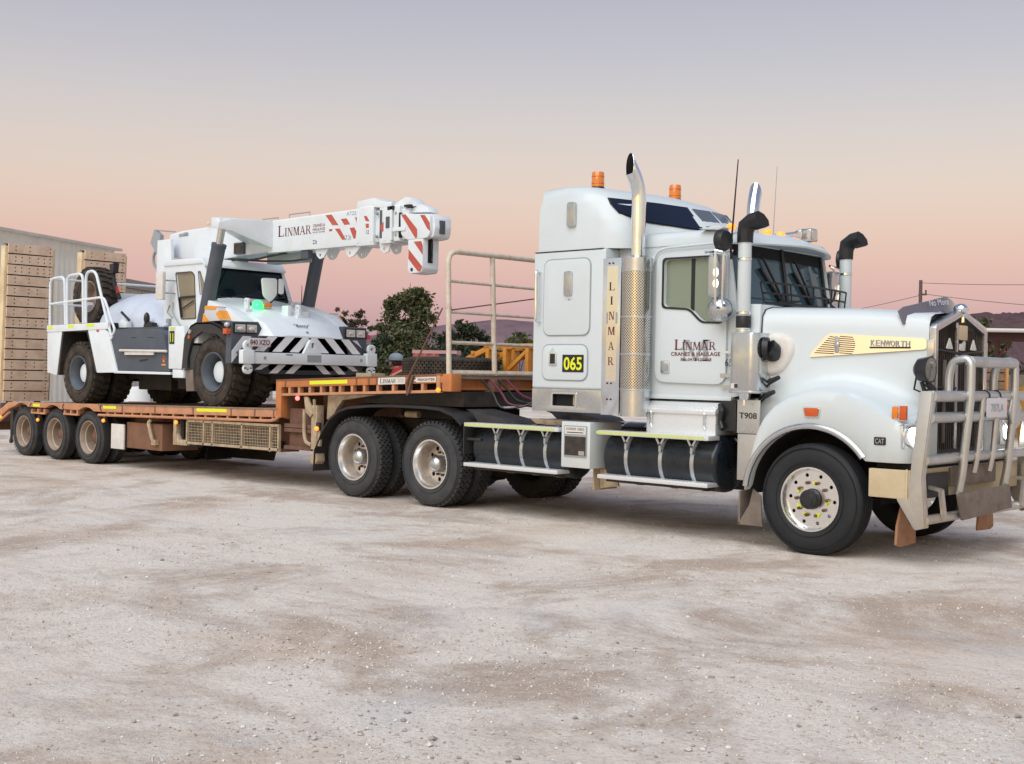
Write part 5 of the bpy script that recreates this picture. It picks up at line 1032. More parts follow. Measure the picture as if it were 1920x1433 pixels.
# air cleaner canisters and intake snorkels
for s in (-1, 1):
    ai = empty('air_intake', (-.78, s * 1.05, 1.5), TR); px, py = -.847, s * 1.033
    mb = MB(); mb.loft([[(x, y, z) for x, y in rpoly([(-.925, s * .90), (-.925, s * 1.14), (-.87, s * 1.19), (-.66, s * 1.19), (-.60, s * 1.12), (-.60, s * .90)], .03)] for z in (1.505, 2.075)]); obj('canister', mb, 'stainless', ai, bevel=.012, smooth=50)
    mb = MB(); mb.loft([[(x, y, z) for x, y in rpoly([(-.935, s * .89), (-.935, s * 1.15), (-.875, s * 1.20), (-.655, s * 1.20), (-.59, s * 1.13), (-.59, s * .89)], .03)] for z in (1.485, 1.51)]); obj('canister_base', mb, 'aluminium', ai, bevel=.006)
    mb = MB(); mb.box(-.875, -.80, s * 1.1915, s * 1.194, 1.53, 1.58); obj('sticker', mb, 'sticker_white', ai)
    mb = MB(); mb.box(-.835, -.80, s * 1.194, s * 1.196, 1.535, 1.575); obj('sticker_mark', mb, 'container_blue', ai)
    mb = MB(); mb.lathe([(.068, 2.06), (.068, 2.14), (.062, 2.15), (.062, 2.23), (.066, 2.24), (.066, 2.98)], (px, py, 0), (0, 0, 1), 24); obj('pipe', mb, 'white_paint', ai)
    mb = MB(); mb.lathe([(.070, 2.125), (.074, 2.135), (.074, 2.235), (.070, 2.245)], (px, py, 0), (0, 0, 1), 24); mb.cyl((px - .08, py, 2.185), (px + .08, py, 2.185), .014, n=6); obj('coupling', mb, 'black_plastic', ai)
    for z in (2.80, 2.10, 2.27): mb = MB(); mb.lathe([(.068, z - .014), (.072, z - .010), (.072, z + .010), (.068, z + .014)], (px, py, 0), (0, 0, 1), 24); obj('clamp', mb, 'chrome', ai)
    mb = MB(); P_ = lambda x, z, w_, d: [Vector((x, py, z)) + Vector(v) for v in ((0, w_, 0), (d[0] * .7, w_ * .7, d[1] * .7), (d[0], 0, d[1]), (d[0] * .7, -w_ * .7, d[1] * .7), (0, -w_, 0), (-d[0] * .7, -w_ * .7, -d[1] * .7), (-d[0], 0, -d[1]), (-d[0] * .7, w_ * .7, -d[1] * .7))]
    mb.loft([P_(px, 2.965, .082, (.082, 0)), P_(px + .002, 3.06, .084, (.084, .0)), P_(px + .020, 3.13, .088, (.085, -.045)), P_(px + .085, 3.165, .10, (.04, -.085)), P_(px + .19, 3.185, .12, (.045, -.085))]); obj('snorkel_head', mb, 'black_plastic', ai, smooth=50, bevel=.004)
    mb = MB(); e = P_(px + .1915, 3.1855, .11, (.04, -.078)); mb.add(e, [tuple(range(8))]); obj('snorkel_mouth', mb, 'dark_void', ai)
    mb = MB(); mb.cyl((-.80, s * 1.06, 1.42), (-.80, s * 1.06, 1.49), .05, .06, 12); mb.cyl((-.80, s * 1.06, 1.36), (-.80, s * 1.06, 1.42), .022, n=8); obj('drain', mb, 'chrome', ai)
    # teardrop intake duct on the bonnet side and the rubber elbow into it
    mb = MB(); tear = rpoly([(-.665, 2.07), (-.50, 2.085), (-.395, 2.04), (-.355, 1.93), (-.40, 1.80), (-.49, 1.68), (-.60, 1.655), (-.665, 1.70)], .05, 3)
    mb.loft([[(x, s * (itp(x, HW) + .002), z) for x, z in tear], [(-.53 + (x + .53) * .93, s * (itp(x, HW) + .035), 1.88 + (z - 1.88) * .94) for x, z in tear], [(-.55 + (x + .55) * .74, s * (itp(x, HW) + .055), 1.87 + (z - 1.87) * .76) for x, z in tear]]); obj('duct_cover', mb, 'dust_cream' if False else 'sticker_white', ai, smooth=50)
    mb = MB(); mb.cyl((-.60, s * 1.06, 1.93), (-.55, s * 1.04, 1.93), .105, .10, 20); mb.tube([(-.55, s * 1.04, 1.93), (-.53, s * 1.01, 1.91), (-.56, s * .95, 1.86)], [.09, .085, .08], 14); obj('rubber_elbow', mb, 'black_plastic', ai)
    for z0_, dx in ((1.56, 0), (1.42, -.05)):
        mb = MB(); mb.tube([(-.66 + dx, s * .96, z0_ - .05), (-.55 + dx, s * 1.0, z0_ + .03)], .012, 6); mb.tube([(-.66 + dx, s * .94, z0_), (-.55 + dx, s * 1.0, z0_ + .07)], .012, 6); mb.tube([(-.56 + dx, s * 1.0, z0_ + .04), (-.44 + dx, s * 1.03, z0_ + .085)], [.03, .022], 8); obj('bonnet_catch', mb, 'black_plastic', ai)
    mb = MB(); mb.box(-.875, -.62, s * 1.07, s * 1.05, 1.09, 1.42); obj('name_plate', mb, 'aluminium', TR, bevel=.006)
    mb = MB(); mb.box(-.87, -.66, s * 1.062, s * 1.045, .63, 1.085); obj('side_plate', mb, 'aluminium', TR, bevel=.008)
text('T908', (-.75, -1.0725, 1.265), (1, 0, 0), (0, 0, 1), .060, 'letter_black', TR, .015, .20)
for x in (-.80, -.70):
    for z in (1.38, 1.12):
        mb = MB(); mb.cyl((x, -1.07, z), (x, -1.078, z), .011, n=8); obj('bolt', mb, 'stainless', TR)
# mirrors
for s in (-1, 1):
    mr_ = empty('mirror', (-1.03, s * 1.25, 2.6), TR)
    mb = MB(); mb.tube([(-1.02, s * .99, 2.90), (-1.0, s * 1.32, 2.87), (-.93, s * 1.30, 2.85)], .014, 6); mb.tube([(-1.02, s * .99, 2.895), (-1.12, s * 1.32, 2.86)], .012, 6); mb.tube([(-1.0, s * 1.32, 2.87), (-.99, s * 1.32, 2.32), (-1.0, s * 1.0, 2.30)], .012, 6, fillet=.03); mb.tube([(-.93, s * 1.28, 2.86), (-.94, s * 1.28, 2.35), (-.97, s * 1.0, 2.30)], .011, 6, fillet=.03); obj('arm', mb, 'chrome', mr_)
    mb = MB(); mb.prism(rrect(s * 1.175 - .10, s * 1.175 + .10, 2.42, 2.85, .04), 'x', -1.11, -1.03); obj('housing', mb, 'stainless', mr_, bevel=.015)
    mb = MB(); mb.prism(rrect(s * 1.175 - .085, s * 1.175 + .085, 2.44, 2.83, .03), 'x', -1.116, -1.111); obj('glass', mb, 'mirror_face', mr_)
    mb = MB(); mb.sphere((-1.05, s * 1.14, 2.31), (.13, .11, .125), 20, 12); obj('round_mirror', mb, 'stainless', mr_)
    mb = MB(); mb.lathe([(.004, 0), (.11, 0), (.112, .03), (.09, .08), (.004, .09)], (-1.02, s * 1.20, 2.98), (1, s * .15, 0), 24); mb.cyl((-1.0, s * 1.2, 2.87), (-1.0, s * 1.2, 2.9), .014, n=6); obj('spotting_mirror', mb, 'black_plastic', mr_)
    for z in (2.665, 2.555):
        mb = MB(); mb.sphere((-1.02, s * 1.275, z), (.028, .022, .045), 12, 8); obj('mirror_lamp', mb, 'lamp_warm_lit', mr_)
# fuel tanks
def fuel_tank(x0, x1, s, straps, m_top):
    ft = empty('fuel_tank', ((x0 + x1) / 2, s * .87, .75), TR); c = Vector((0, s * .865, .765)); r = .292
    mb = MB(); mb.lathe([(.01, x0), (r * .82, x0 + .004), (r * .97, x0 + .03), (r, x0 + .06), (r, x1 - .06), (r * .97, x1 - .03), (r * .82, x1 - .004), (.01, x1)], c, (1, 0, 0), 40); obj('tank', mb, 'tank_blue', ft, smooth=50)
    for x in straps:
        mb = MB(); mb.lathe([(r + .001, x - .024), (r + .006, x - .022), (r + .006, x + .022), (r + .001, x + .024)], c, (1, 0, 0), 40); obj('strap', mb, 'stainless', ft)
        mb = MB(); y = s * 1.165; mb.bar((x - .05, y, 1.005), (x - .003, y, .925), .022, .008, up=(0, 1, 0)); mb.bar((x + .05, y, 1.005), (x + .003, y, .925), .022, .008, up=(0, 1, 0)); mb.bar((x, y, .94), (x, y, .86), .03, .008, up=(0, 1, 0)); obj('strap_bracket', mb, 'stainless', ft)
    for z, y0, y1, h, tape in ((1.005, 1.245, 1.04, .045, True), (.54, 1.245, 1.03, .042, False)):
        st = empty('step', ((x0 + x1) / 2, s * 1.15, z), ft) if False else None
        mb = MB(); mb.box(x0 - .02 if x0 < -3 else x0 + .02, x1 - .03 if x0 > -3 else x1 - .02, s * y0, s * y1, z, z + h); mb.box(x0 + .03, x1 - .05, s * (y0 - .004), s * (y1 + .004), z - .002, z + h + .002); obj('step', mb, 'checker_alu', ft, bevel=.005)
        if tape:
            mb = MB(); mb.box(x0, x1 - .08, s * (y0 + .001), s * (y0 + .003), z + .006, z + h - .006); obj('reflective_tape', mb, 'tape_green', ft)
        else:
            mb = MB(); mb.box(x0 + .1, x1 - .1, s * (y0 - .05), s * .7, z - .03, z - .003); obj('step_hanger', mb, 'chassis_dark', ft)
for s in (-1, 1):
    fuel_tank(-4.47, -3.02, s, (-4.05, -3.66, -3.30), 1); fuel_tank(-2.50, -1.06, s, (-2.17, -1.73, -1.34), 0)
# fridge box between the tanks, tool box behind the step
fb = empty('compressor_box', (-2.82, -1.0, .85), TR)
mb = MB(); mb.box(-3.02, -2.615, -1.21, -.66, .625, 1.125); obj('case', mb, 'white_paint', fb, bevel=.012)
mb = MB(); mb.prism(rrect(-2.972, -2.655, .742, 1.082, .01), 'y', -1.2105, -1.222); obj('louvre_frame', mb, 'letter_grey', fb, bevel=.004)
mb = MB(); mb.box(-2.96, -2.665, -1.2222, -1.2245, .76, .965); obj('mesh_panel', mb, 'grille_mesh', fb)
mb = MB(); mb.box(-2.96, -2.665, -1.2222, -1.2245, .99, 1.07); obj('title_panel', mb, 'sticker_white', fb)
text('ICEPACK 2500-S', (-2.812, -1.2255, 1.045), (1, 0, 0), (0, 0, 1), .026, 'letter_black', fb, .01, .25); mb = MB(); mb.box(-2.93, -2.70, -1.2252, -1.2248, 1.003, 1.013); obj('title_line', mb, 'letter_black', fb)
mb = MB(); mb.box(-2.76, -2.68, -1.2245, -1.227, .765, .81); obj('label_plate', mb, 'aluminium', fb)
tb = empty('tool_box', (-1.56, -.9, 1.2), TR)
mb = MB(); mb.box(-1.985, -1.13, -1.06, -.60, 1.05, 1.34); obj('case', mb, 'checker_alu', tb, bevel=.012)
mb = MB(); mb.prism([(-1.085, 1.30), (-.99, 1.375), (-.58, 1.41), (-.58, 1.335), (-1.085, 1.255)], 'x', -2.05, -1.12); obj('lid', mb, 'checker_alu', tb, bevel=.010)
for x in (-1.91, -1.25):
    mb = MB(); mb.tube([(x, -1.063, 1.28), (x, -1.085, 1.26), (x, -1.085, 1.14), (x, -1.063, 1.11)], .012, 6); mb.cyl((x, -1.06, 1.28), (x, -1.075, 1.28), .025, n=10); obj('latch', mb, 'chrome', tb)
mb = MB(); mb.box(-1.10, -.93, -1.0, -.55, 1.10, 1.40); mb.tube([(-1.12, -1.0, 1.36), (-1.06, -1.05, 1.30), (-1.10, -1.02, 1.20), (-1.05, -1.05, 1.12)], .03, 6); obj('battery_gear', mb, 'black_plastic', TR, bevel=.01)
# drive wheel mudguards and flap
for s in (-1, 1):
    prof = [(-7.33, .30), (-7.31, .57), (-7.16, .82), (-7.0, 1.0), (-6.82, 1.11), (-6.62, 1.165), (-6.2, 1.20), (-5.8, 1.215), (-5.2, 1.215), (-4.92, 1.20), (-4.70, 1.14), (-4.55, 1.03)]
    mb = MB(); mb.loft([[(x, s * 1.23, z), (x, s * .56, z), (x, s * .56, z - .012), (x, s * 1.23, z - .012)] for x, z in prof]); obj('mudguard', mb, 'black_flap', TR, smooth=50)
    mb = MB(); mb.loft([[(x, s * 1.235, z + .004), (x, s * 1.235, z - .03), (x, s * 1.228, z - .03), (x, s * 1.228, z + .004)] for x, z in prof[2:]]); obj('mudguard_edge', mb, 'black_plastic', TR, smooth=50)
    mb = MB(); mb.box(-4.545, -4.53, s * 1.20, s * .7, .68, 1.03); mb.box(-4.53, -4.30, s * 1.16, s * 1.13, .84, .87); obj('mudguard_flap', mb, 'black_flap', TR)
    mb = MB(); mb.prism([(-4.50, 1.15), (-4.62, 1.20), (-4.0, 1.10), (-3.9, 1.04), (-4.40, 1.04)], 'y', s * 1.1, s * .6); obj('mudguard_brace', mb, 'black_flap', TR, bevel=.01)
mb = MB(); mb.cyl((-5.95, -.82, 1.09), (-5.72, -.82, 1.09), .042, n=14); obj('air_bag_cap', mb, 'leg_cream', TR)
for i, (y0, z0_) in enumerate(((-.5, 1.50), (-.35, 1.55), (-.2, 1.48), (-.05, 1.52))):
    mb = MB(); mb.tube(round_path([(-4.70, y0 - .25, 1.55), (-4.45, y0 - .3, 1.40), (-4.3, y0 - .35, 1.20 + .05 * i), (-4.05, y0 - .1, 1.25), (-3.85, y0, 1.45), (-3.48, y0, z0_)], .2, 4), .014, 6); obj('air_line', mb, 'hose_purple' if i % 2 else 'hose_black', TR)

# ============================================================ LOW LOADER TRAILER
TL = empty('trailer', (-11.5, 0, 0), label='orange low loader trailer with raised gooseneck, white headboard and upright ramps', category='trailer')
zl = lambda x: 1.09 + .0178 * (x + 8.11)
zg = lambda x: 1.483 + .0385 * (x + 8.0)
XT = (-13.338, -14.49, -15.645)
for x in XT: wheel('trailer', TL, x, -1.215, .437, spin=.4 * x); wheel('trailer', TL, x, 1.215, .437, True)
def slope_box(mb, x0, x1, y0, y1, f, a, b):
    return mb.loft([[(x, y0, f(x) + a), (x, y1, f(x) + a), (x, y1, f(x) + b), (x, y0, f(x) + b)] for x in (x0, x1)])
# deck boards laid crosswise on the low deck, steel deck on the gooseneck
for i in range(40):
    x0 = -16.15 + i * .2005; mb = MB(); slope_box(mb, x0 + .004, x0 + .196, -1.15, 1.15, zl, -.055, -.008 - .003 * (i % 3)); obj('deck_board', mb, 'deck_wood', TL, smooth=0)
for i in range(8):
    x0 = -7.98 + i * .40; mb = MB(); slope_box(mb, x0 + .004, x0 + .396, -1.17, 1.17, zg, -.05, -.012 - .003 * (i % 2)); obj('deck_plate', mb, 'deck_wood', TL, smooth=0)
# side rims: panels with ribs and a rope rail
def arch(x, z): return z
RX_LOW = [-12.66, -12.43, -12.16, -11.90, -11.63, -11.36, -11.03, -10.72, -10.40, -10.12, -9.86, -9.59, -9.30, -9.04, -8.76, -8.50, -8.22]
RX_UP = [-7.85, -7.64, -7.41, -7.17, -6.97, -6.78, -6.54, -6.30, -6.04, -5.75, -5.48, -5.22]
for s in (-1, 1):
    y0, y1 = s * 1.25, s * 1.15
    lo = [(-12.95, zl(-12.95) - .125)] ; pts = [(-16.15, zl(-16.15)), (-8.12, zl(-8.12)), (-8.12, zl(-8.12) - .118), (-12.86, zl(-12.86) - .125)]
    for xw in XT:
        for t in np.linspace(R(62), R(118), 9): pts.append((xw + .52 * math.cos(t), .422 + .52 * math.sin(t)))
    pts.append((-16.15, zl(-16.15) - .125))
    mb = MB(); mb.prism(pts, 'y', y0, y1); obj('side_rim', mb, 'orange_faded', TL, bevel=.006)
    mb = MB(); slope_box(mb, -12.95, -8.10, s * 1.262, s * 1.246, zl, -.012, .006); obj('rim_lip', mb, 'deck_wood', TL)
    for x in (-12.18, -11.21, -10.16, -9.19, -8.62, -8.18):
        mb = MB(); mb.box(x - .012, x + .012, s * 1.258, s * 1.248, zl(x) - .115, zl(x) - .01); obj('rim_divider', mb, 'orange_under', TL)
    mb = MB(); mb.tube([(-12.95, s * 1.235, zl(-12.95) - .178), (-8.35, s * 1.235, zl(-8.35) - .172), (-8.18, s * 1.235, zl(-8.18) - .16), (-8.08, s * 1.235, .985)], .021, 8, fillet=.08); obj('rope_rail', mb, 'orange_faded', TL)
    for x in RX_LOW: mb = MB(); mb.box(x - .020, x + .020, s * 1.24, s * 1.15, zl(x) - .18, zl(x) - .115); obj('rail_post', mb, 'orange_faded', TL)
    for x0, x1 in ((-15.30, -14.78), (-14.12, -13.62)):
        mb = MB(); mb.box(x0, x1, s * 1.245, s * 1.20, zl(x0) - .195, zl(x0) - .165)
        for x in (x0 + .03, (x0 + x1) / 2, x1 - .03): mb.box(x - .022, x + .022, s * 1.242, s * 1.15, zl(x) - .18, zl(x) - .11)
        obj('rope_rail', mb, 'orange_faded', TL, bevel=.004)
    for x in (-15.29, -14.11, -12.86):
        mb = MB(); mb.bar((x + .03, s * 1.252, zl(x) - .01), (x - .025, s * 1.252, zl(x) - .06), .02, .006, up=(0, 1, 0)); mb.bar((x - .025, s * 1.252, zl(x) - .06), (x + .03, s * 1.252, zl(x) - .115), .02, .006, up=(0, 1, 0)); obj('rim_notch', mb, 'chassis_dark', TL)
    # gooseneck side
    mb = MB(); slope_box(mb, -8.13, -4.86, s * 1.25, s * 1.15, zg, -.098, .0); obj('side_rim', mb, 'orange_paint', TL, bevel=.006)
    mb = MB(); slope_box(mb, -8.02, -4.9, s * 1.247, s * 1.20, zg, -.215, -.180); obj('rope_rail', mb, 'orange_faded', TL, bevel=.004)
    for x in RX_UP: mb = MB(); mb.box(x - .022, x + .022, s * 1.243, s * 1.18, zg(x) - .185, zg(x) - .095); obj('rail_post', mb, 'orange_faded', TL)
    for x in (-7.93, -6.44, -6.20, -6.05): mb = MB(); mb.box(x - .012, x + .012, s * 1.257, s * 1.249, zg(x) - .095, zg(x) - .012); obj('rim_divider', mb, 'orange_under', TL)
    mb = MB(); slope_box(mb, -8.13, -4.86, s * 1.26, s * 1.245, zg, -.006, .010); obj('rim_lip', mb, 'orange_under', TL)
    mb = MB(); mb.prism([(-8.14, .97), (-8.02, .97), (-8.02, zg(-8.0)), (-8.14, zg(-8.1))], 'y', s * 1.252, s * 1.14); obj('riser_post', mb, 'orange_paint', TL, bevel=.006)
    mb = MB(); mb.box(-4.87, -4.71, s * 1.25, s * 1.08, 1.405, 1.615); obj('corner_post', mb, 'orange_paint', TL, bevel=.01)
    mb = MB(); mb.box(-4.96, -4.90, s * 1.258, s * 1.22, 1.40, 1.615); obj('corner_bracket', mb, 'orange_faded', TL, bevel=.006)
    for x0, x1, f in ((-12.78, -12.37, zl), (-10.07, -9.30, zl), (-15.2, -14.95, zl), (-7.40, -6.62, zg)):
        mb = MB(); slope_box(mb, x0, x1, s * 1.2535, s * 1.2515, f, -.072, -.022); obj('reflective_tape', mb, 'tape_yellow', TL)
    for x, z, m_ in ((-15.02, .665, 'lamp_amber_lit'), (-12.77, .74, 'lamp_amber_lit'), (-10.62, .80, 'lamp_amber_lit'), (-4.93, 1.42, 'lamp_amber_lit'), (-7.66, 1.245, 'lamp_red_lit'), (-7.235, .855, 'lamp_amber_lit'), (-16.45, .66, 'lamp_amber_lit')):
        lm = empty('marker_lamp', (x, s * 1.25, z), TL)
        mb = MB(); mb.box(x - .035, x + .035, s * 1.235, s * 1.20, z - .02, z + .08 if x != -4.93 else z + .03); obj('bracket', mb, 'chassis_dark', lm)
        mb = MB(); mb.sphere((x, s * 1.25, z), (.036, .026, .03), 14, 8); obj('lens', mb, m_, lm)
mb = MB(); slope_box(mb, -8.12, -8.02, -1.14, 1.14, lambda x: 1.0, -.05, .47); obj('riser_plate', mb, 'orange_under', TL)
# chassis rails, cross members
mb = MB()
for s in (-1, 1):
    slope_box(mb, -16.1, -8.0, s * .52, s * .40, zl, -.36, -.06)
    mb.prism([(-8.1, .66), (-8.1, 1.42), (-4.7, 1.56), (-4.7, 1.40), (-7.0, 1.26), (-7.7, .95), (-7.85, .66)], 'y', s * .52, s * .40)
obj('chassis_rail', mb, 'orange_under', TL, bevel=.01)
for i in range(11):
    x = -15.9 + i * .76; mb = MB(); slope_box(mb, x - .04, x + .04, -1.15, 1.15, zl, -.16, -.06); obj('cross_member', mb, 'orange_under', TL)
mb = MB(); mb.box(-6.6, -4.75, -1.0, 1.0, 1.22, 1.40); obj('skid_plate', mb, 'chassis_dark', TL)
for x in XT:
    mb = MB(); mb.cyl((x, -.95, .437), (x, .95, .437), .07, n=12); mb.box(x - .5, x + .5, -.62, -.5, .38, .5); mb.box(x - .5, x + .5, .5, .62, .38, .5); obj('axle', mb, 'chassis_dark', TL)
# headboard and front beam
hb = empty('headboard', (-4.93, 0, 1.6), TL)
mb = MB(); mb.box(-5.0, -4.86, -1.08, 1.08, 1.42, 1.60); mb.box(-4.87, -4.84, -1.08, 1.08, 1.56, 1.60); mb.box(-4.87, -4.84, -1.08, 1.08, 1.42, 1.45); mb.box(-4.87, -4.835, -.34, -.27, 1.42, 1.60); obj('beam', mb, 'orange_paint', hb, bevel=.006)
hx = lambda z: -4.80 - .045 * (z - 1.6)
mb = MB(); mb.tube([(hx(1.55), -1.205, 1.55), (hx(3.0), -1.195, 3.085), (hx(3.0), 1.2, 3.10), (hx(1.55), 1.205, 1.55)], .033, 10, fillet=.16); obj('hoop', mb, 'post_cream', hb)
mb = MB(); mb.tube([(hx(1.6), -.415, 1.60), (hx(3.0), -.43, 3.06)], .033, 10); obj('post', mb, 'post_cream', hb); mb = MB(); mb.tube([(hx(1.6), .415, 1.60), (hx(3.0), .43, 3.06)], .033, 10); obj('post', mb, 'post_cream', hb)
for z in (2.725, 2.355, 1.99, 1.635 + .31):
    if z == 1.945: z = 1.99 - .36 + .01
    mb = MB(); mb.tube([(hx(z), -1.2, z), (hx(z), 1.2, z)], .018 if z > 2.2 else .022, 8); obj('rail', mb, 'post_cream', hb)
mb = MB(); mb.tube([(hx(1.62) + .01, -1.16, 1.622), (hx(1.62) + .01, 1.2, 1.622)], .026, 8); obj('rail', mb, 'post_cream', hb)
mb = MB(); mb.tube([(hx(2.4), -1.18, 2.375), (hx(2.7), 1.05, 2.70)], .008, 6); mb.tube([(hx(2.4), -1.23, 2.40), (hx(2.4), -1.16, 2.40)], .02, 6); obj('wire_tie', mb, 'rust_brown', hb)
# lettered boards
mb = MB(); mb.loft([[(x, -1.2535, zg(x) - .012), (x, -1.2535, zg(x) - .098), (x, -1.2515, zg(x) - .098), (x, -1.2515, zg(x) - .012)] for x in (-6.02, -5.52)]); obj('name_board', mb, 'sticker_white', TL)
uG = Vector((1, 0, .0385)).normalized()
serif('LINMAR', (-5.83, -1.2555, zg(-5.83) - .056), uG, (0, 0, 1), .050, 'letter_black', TL, .29, 1.2)
text('CRANES', (-5.595, -1.2555, zg(-5.6) - .043), uG, (0, 0, 1), .016, 'letter_grey', TL, .0, .11); text('HAULAGE', (-5.595, -1.2555, zg(-5.6) - .068), uG, (0, 0, 1), .016, 'letter_grey', TL, .0, .11)
mb = MB(); mb.loft([[(x, -1.2535, zg(x) - .022), (x, -1.2535, zg(x) - .082), (x, -1.2515, zg(x) - .082), (x, -1.2515, zg(x) - .022)] for x in (-5.42, -4.975)]); obj('maker_board', mb, 'sticker_white', TL)
text('FREIGHTER', (-5.14, -1.2555, zg(-5.14) - .053), uG, (0, 0, 1), .032, 'letter_black', TL, .012, .30)
mb = MB(); g_ = zg(-5.36) - .052; mb.bar((-5.40, -1.2545, g_ - .02), (-5.33, -1.2545, g_ + .02), .003, .012, up=(0, 0, 1)); mb.bar((-5.40, -1.2545, g_ + .022), (-5.33, -1.2545, g_ + .022), .003, .010); mb.bar((-5.40, -1.2545, g_ - .022), (-5.33, -1.2545, g_ - .022), .003, .010); obj('maker_mark', mb, 'letter_black', TL)
# landing legs, boxes, basket
for s in (-1, 1):
    lg = empty('landing_leg', (-7.4, s * 1.12, .8), TL)
    mb = MB(); mb.box(-7.42, -7.30, s * 1.20, s * 1.08, .57, 1.16); obj('outer_tube', mb, 'leg_cream', lg, bevel=.008)
    mb = MB(); mb.box(-7.40, -7.32, s * 1.18, s * 1.10, .42, .60); mb.prism([(-7.43, .50), (-7.30, .52), (-7.28, .42), (-7.34, .36), (-7.43, .40)], 'y', s * 1.20, s * 1.06); obj('foot', mb, 'leg_cream', lg, bevel=.008)
    mb = MB(); mb.tube([(-7.58, s * 1.19, 1.10), (-7.58, s * 1.19, .80), (-7.55, s * 1.19, .66), (-7.42, s * 1.19, .625)], .025, 8, fillet=.06); obj('crank', mb, 'leg_cream', lg)
    mb = MB(); mb.prism([(-7.56, 1.27), (-7.48, 1.27), (-7.36, 1.05), (-7.42, 1.0), (-7.52, 1.06)], 'y', s * 1.22, s * 1.19); mb.bar((-7.36, s * 1.2, 1.24), (-7.34, s * 1.2, 1.0), .03, .03); obj('leg_bracket', mb, 'leg_cream', lg, bevel=.004)
    mb = MB(); mb.box(-7.27, -7.22, s * 1.21, s * 1.17, .62, .86); obj('lamp_post', mb, 'leg_cream', lg, bevel=.004)
    mb = MB(); mb.prism([(-7.2, 1.30), (-6.2, 1.33), (-6.9, 1.24), (-7.04, 1.10), (-7.10, .96), (-7.22, .98)], 'y', s * 1.10, s * 1.02); obj('gusset', mb, 'leg_cream', TL, bevel=.008)
mb = MB(); mb.box(-8.02, -7.5, -1.10, -.5, .56, 1.1); obj('neck_locker', mb, 'rust_brown', TL, bevel=.008)
for z in (.80, .86, .56): mb = MB(); mb.box(-8.06, -7.46, -1.16, -1.10, z - .02, z + .03); obj('locker_bar', mb, 'rust_brown', TL)
bk_ = empty('mesh_basket', (-9.25, -1.1, .68), TL)
mb = MB()
for z in (.835, .505): mb.bar((-10.38, -1.205, z), (-8.10, -1.205, z + .02), .04, .035)
for x in (-10.37, -9.93, -9.70, -8.97, -8.30, -8.11): mb.bar((x, -1.205, .49), (x, -1.205, .845), .04, .03, up=(1, 0, 0))
obj('frame', mb, 'leg_cream', bk_, smooth=0)
mb = MB()
for i in range(58): x = -10.35 + i * .0385; mb.bar((x, -1.20, .52), (x, -1.20, .84), .006, .006, up=(1, 0, 0))
for i in range(7): z = .55 + i * .042; mb.bar((-10.36, -1.198, z), (-8.12, -1.198, z + .015), .006, .006)
obj('mesh', mb, 'leg_cream', bk_, smooth=0)
mb = MB(); mb.box(-10.36, -8.12, -1.18, -.85, .49, .52); mb.box(-10.36, -8.12, -.87, -.85, .49, .84); obj('tray', mb, 'rust_brown', bk_)
mb = MB(); mb.box(-9.7, -9.3, -1.1, -.9, .52, .66); mb.box(-8.9, -8.4, -1.12, -.9, .52, .62); mb.tube([(-9.2, -1.1, .55), (-9.0, -1.0, .62), (-8.7, -1.1, .58)], .03, 6); obj('stowed_gear', mb, 'chassis_dark', bk_)
mb = MB(); mb.box(-12.59, -12.20, -1.21, -1.18, .30, .70); obj('lamp_panel', mb, 'sticker_white', TL, bevel=.006)
mb = MB(); mb.box(-12.21, -11.16, -1.15, -.5, .33, .74); obj('tool_locker', mb, 'orange_under', TL, bevel=.01)
mb = MB(); mb.tube([(-11.40, -1.20, .81), (-11.45, -1.22, .76), (-11.33, -1.22, .50), (-11.28, -1.20, .45)], .028, 7, fillet=.03); mb.box(-11.36, -11.24, -1.22, -1.16, .42, .50); obj('prop_handle', mb, 'leg_cream', TL)
mb = MB(); mb.box(-10.74, -10.66, -1.22, -1.14, .46, .86); mb.prism(rpoly([(-10.76, .455), (-10.38, .46), (-10.38, .54), (-10.58, .54), (-10.66, .64), (-10.76, .64)], .01), 'y', -1.21, -1.16); obj('tie_post', mb, 'leg_cream', TL, bevel=.006)
mb = MB(); mb.box(-11.1, -10.8, -1.0, -.6, .55, .82); mb.cyl((-11.0, -.9, .5), (-10.5, -.9, .5), .09, n=14); obj('air_tank', mb, 'chassis_dark', TL, bevel=.01)
for s in (1,):
    mb = MB(); mb.prism([(-12.78, .62), (-12.76, .2), (-12.83, .05), (-12.72, .03), (-12.70, .62)], 'y', s * 1.2, s * .7); mb.prism([(-12.7, .62), (-12.7, .06), (-11.4, .08), (-11.3, .35), (-11.4, .62)], 'y', s * 1.15, s * 1.12); obj('mudflap', mb, 'black_flap', TL)
# beaver tail and upright ramps
for s in (-1, 1):
    mb = MB(); mb.prism([(-16.15, zl(-16.1)), (-16.9, .62), (-16.9, .47), (-16.15, zl(-16.1) - .13)], 'y', s * 1.25, s * 1.17); obj('tail_rim', mb, 'orange_faded', TL, bevel=.006)
    mb = MB(); mb.tube([(-16.12, s * 1.235, .76), (-16.9, s * 1.235, .42)], .022, 8); obj('rope_rail', mb, 'orange_faded', TL)
    mb = MB(); mb.box(-16.12, -16.02, s * 1.22, s * 1.15, .35, .80); mb.tube([(-16.07, s * 1.2, .6), (-16.06, s * 1.22, .35), (-16.1, s * 1.22, .22)], .022, 6); mb.cyl((-16.08, s * 1.2, .24), (-16.08, s * 1.24, .24), .04, n=10); obj('tail_leg', mb, 'chassis_dark', TL)
mb = MB(); mb.loft([[(-16.15, y, zl(-16.1) - .02) for y in (-1.16, 1.16)] + [(-16.15, y, zl(-16.1) - .08) for y in (1.16, -1.16)], [(-16.95, y, .60) for y in (-1.16, 1.16)] + [(-16.95, y, .52) for y in (1.16, -1.16)]]); obj('beaver_tail', mb, 'rust_brown', TL)
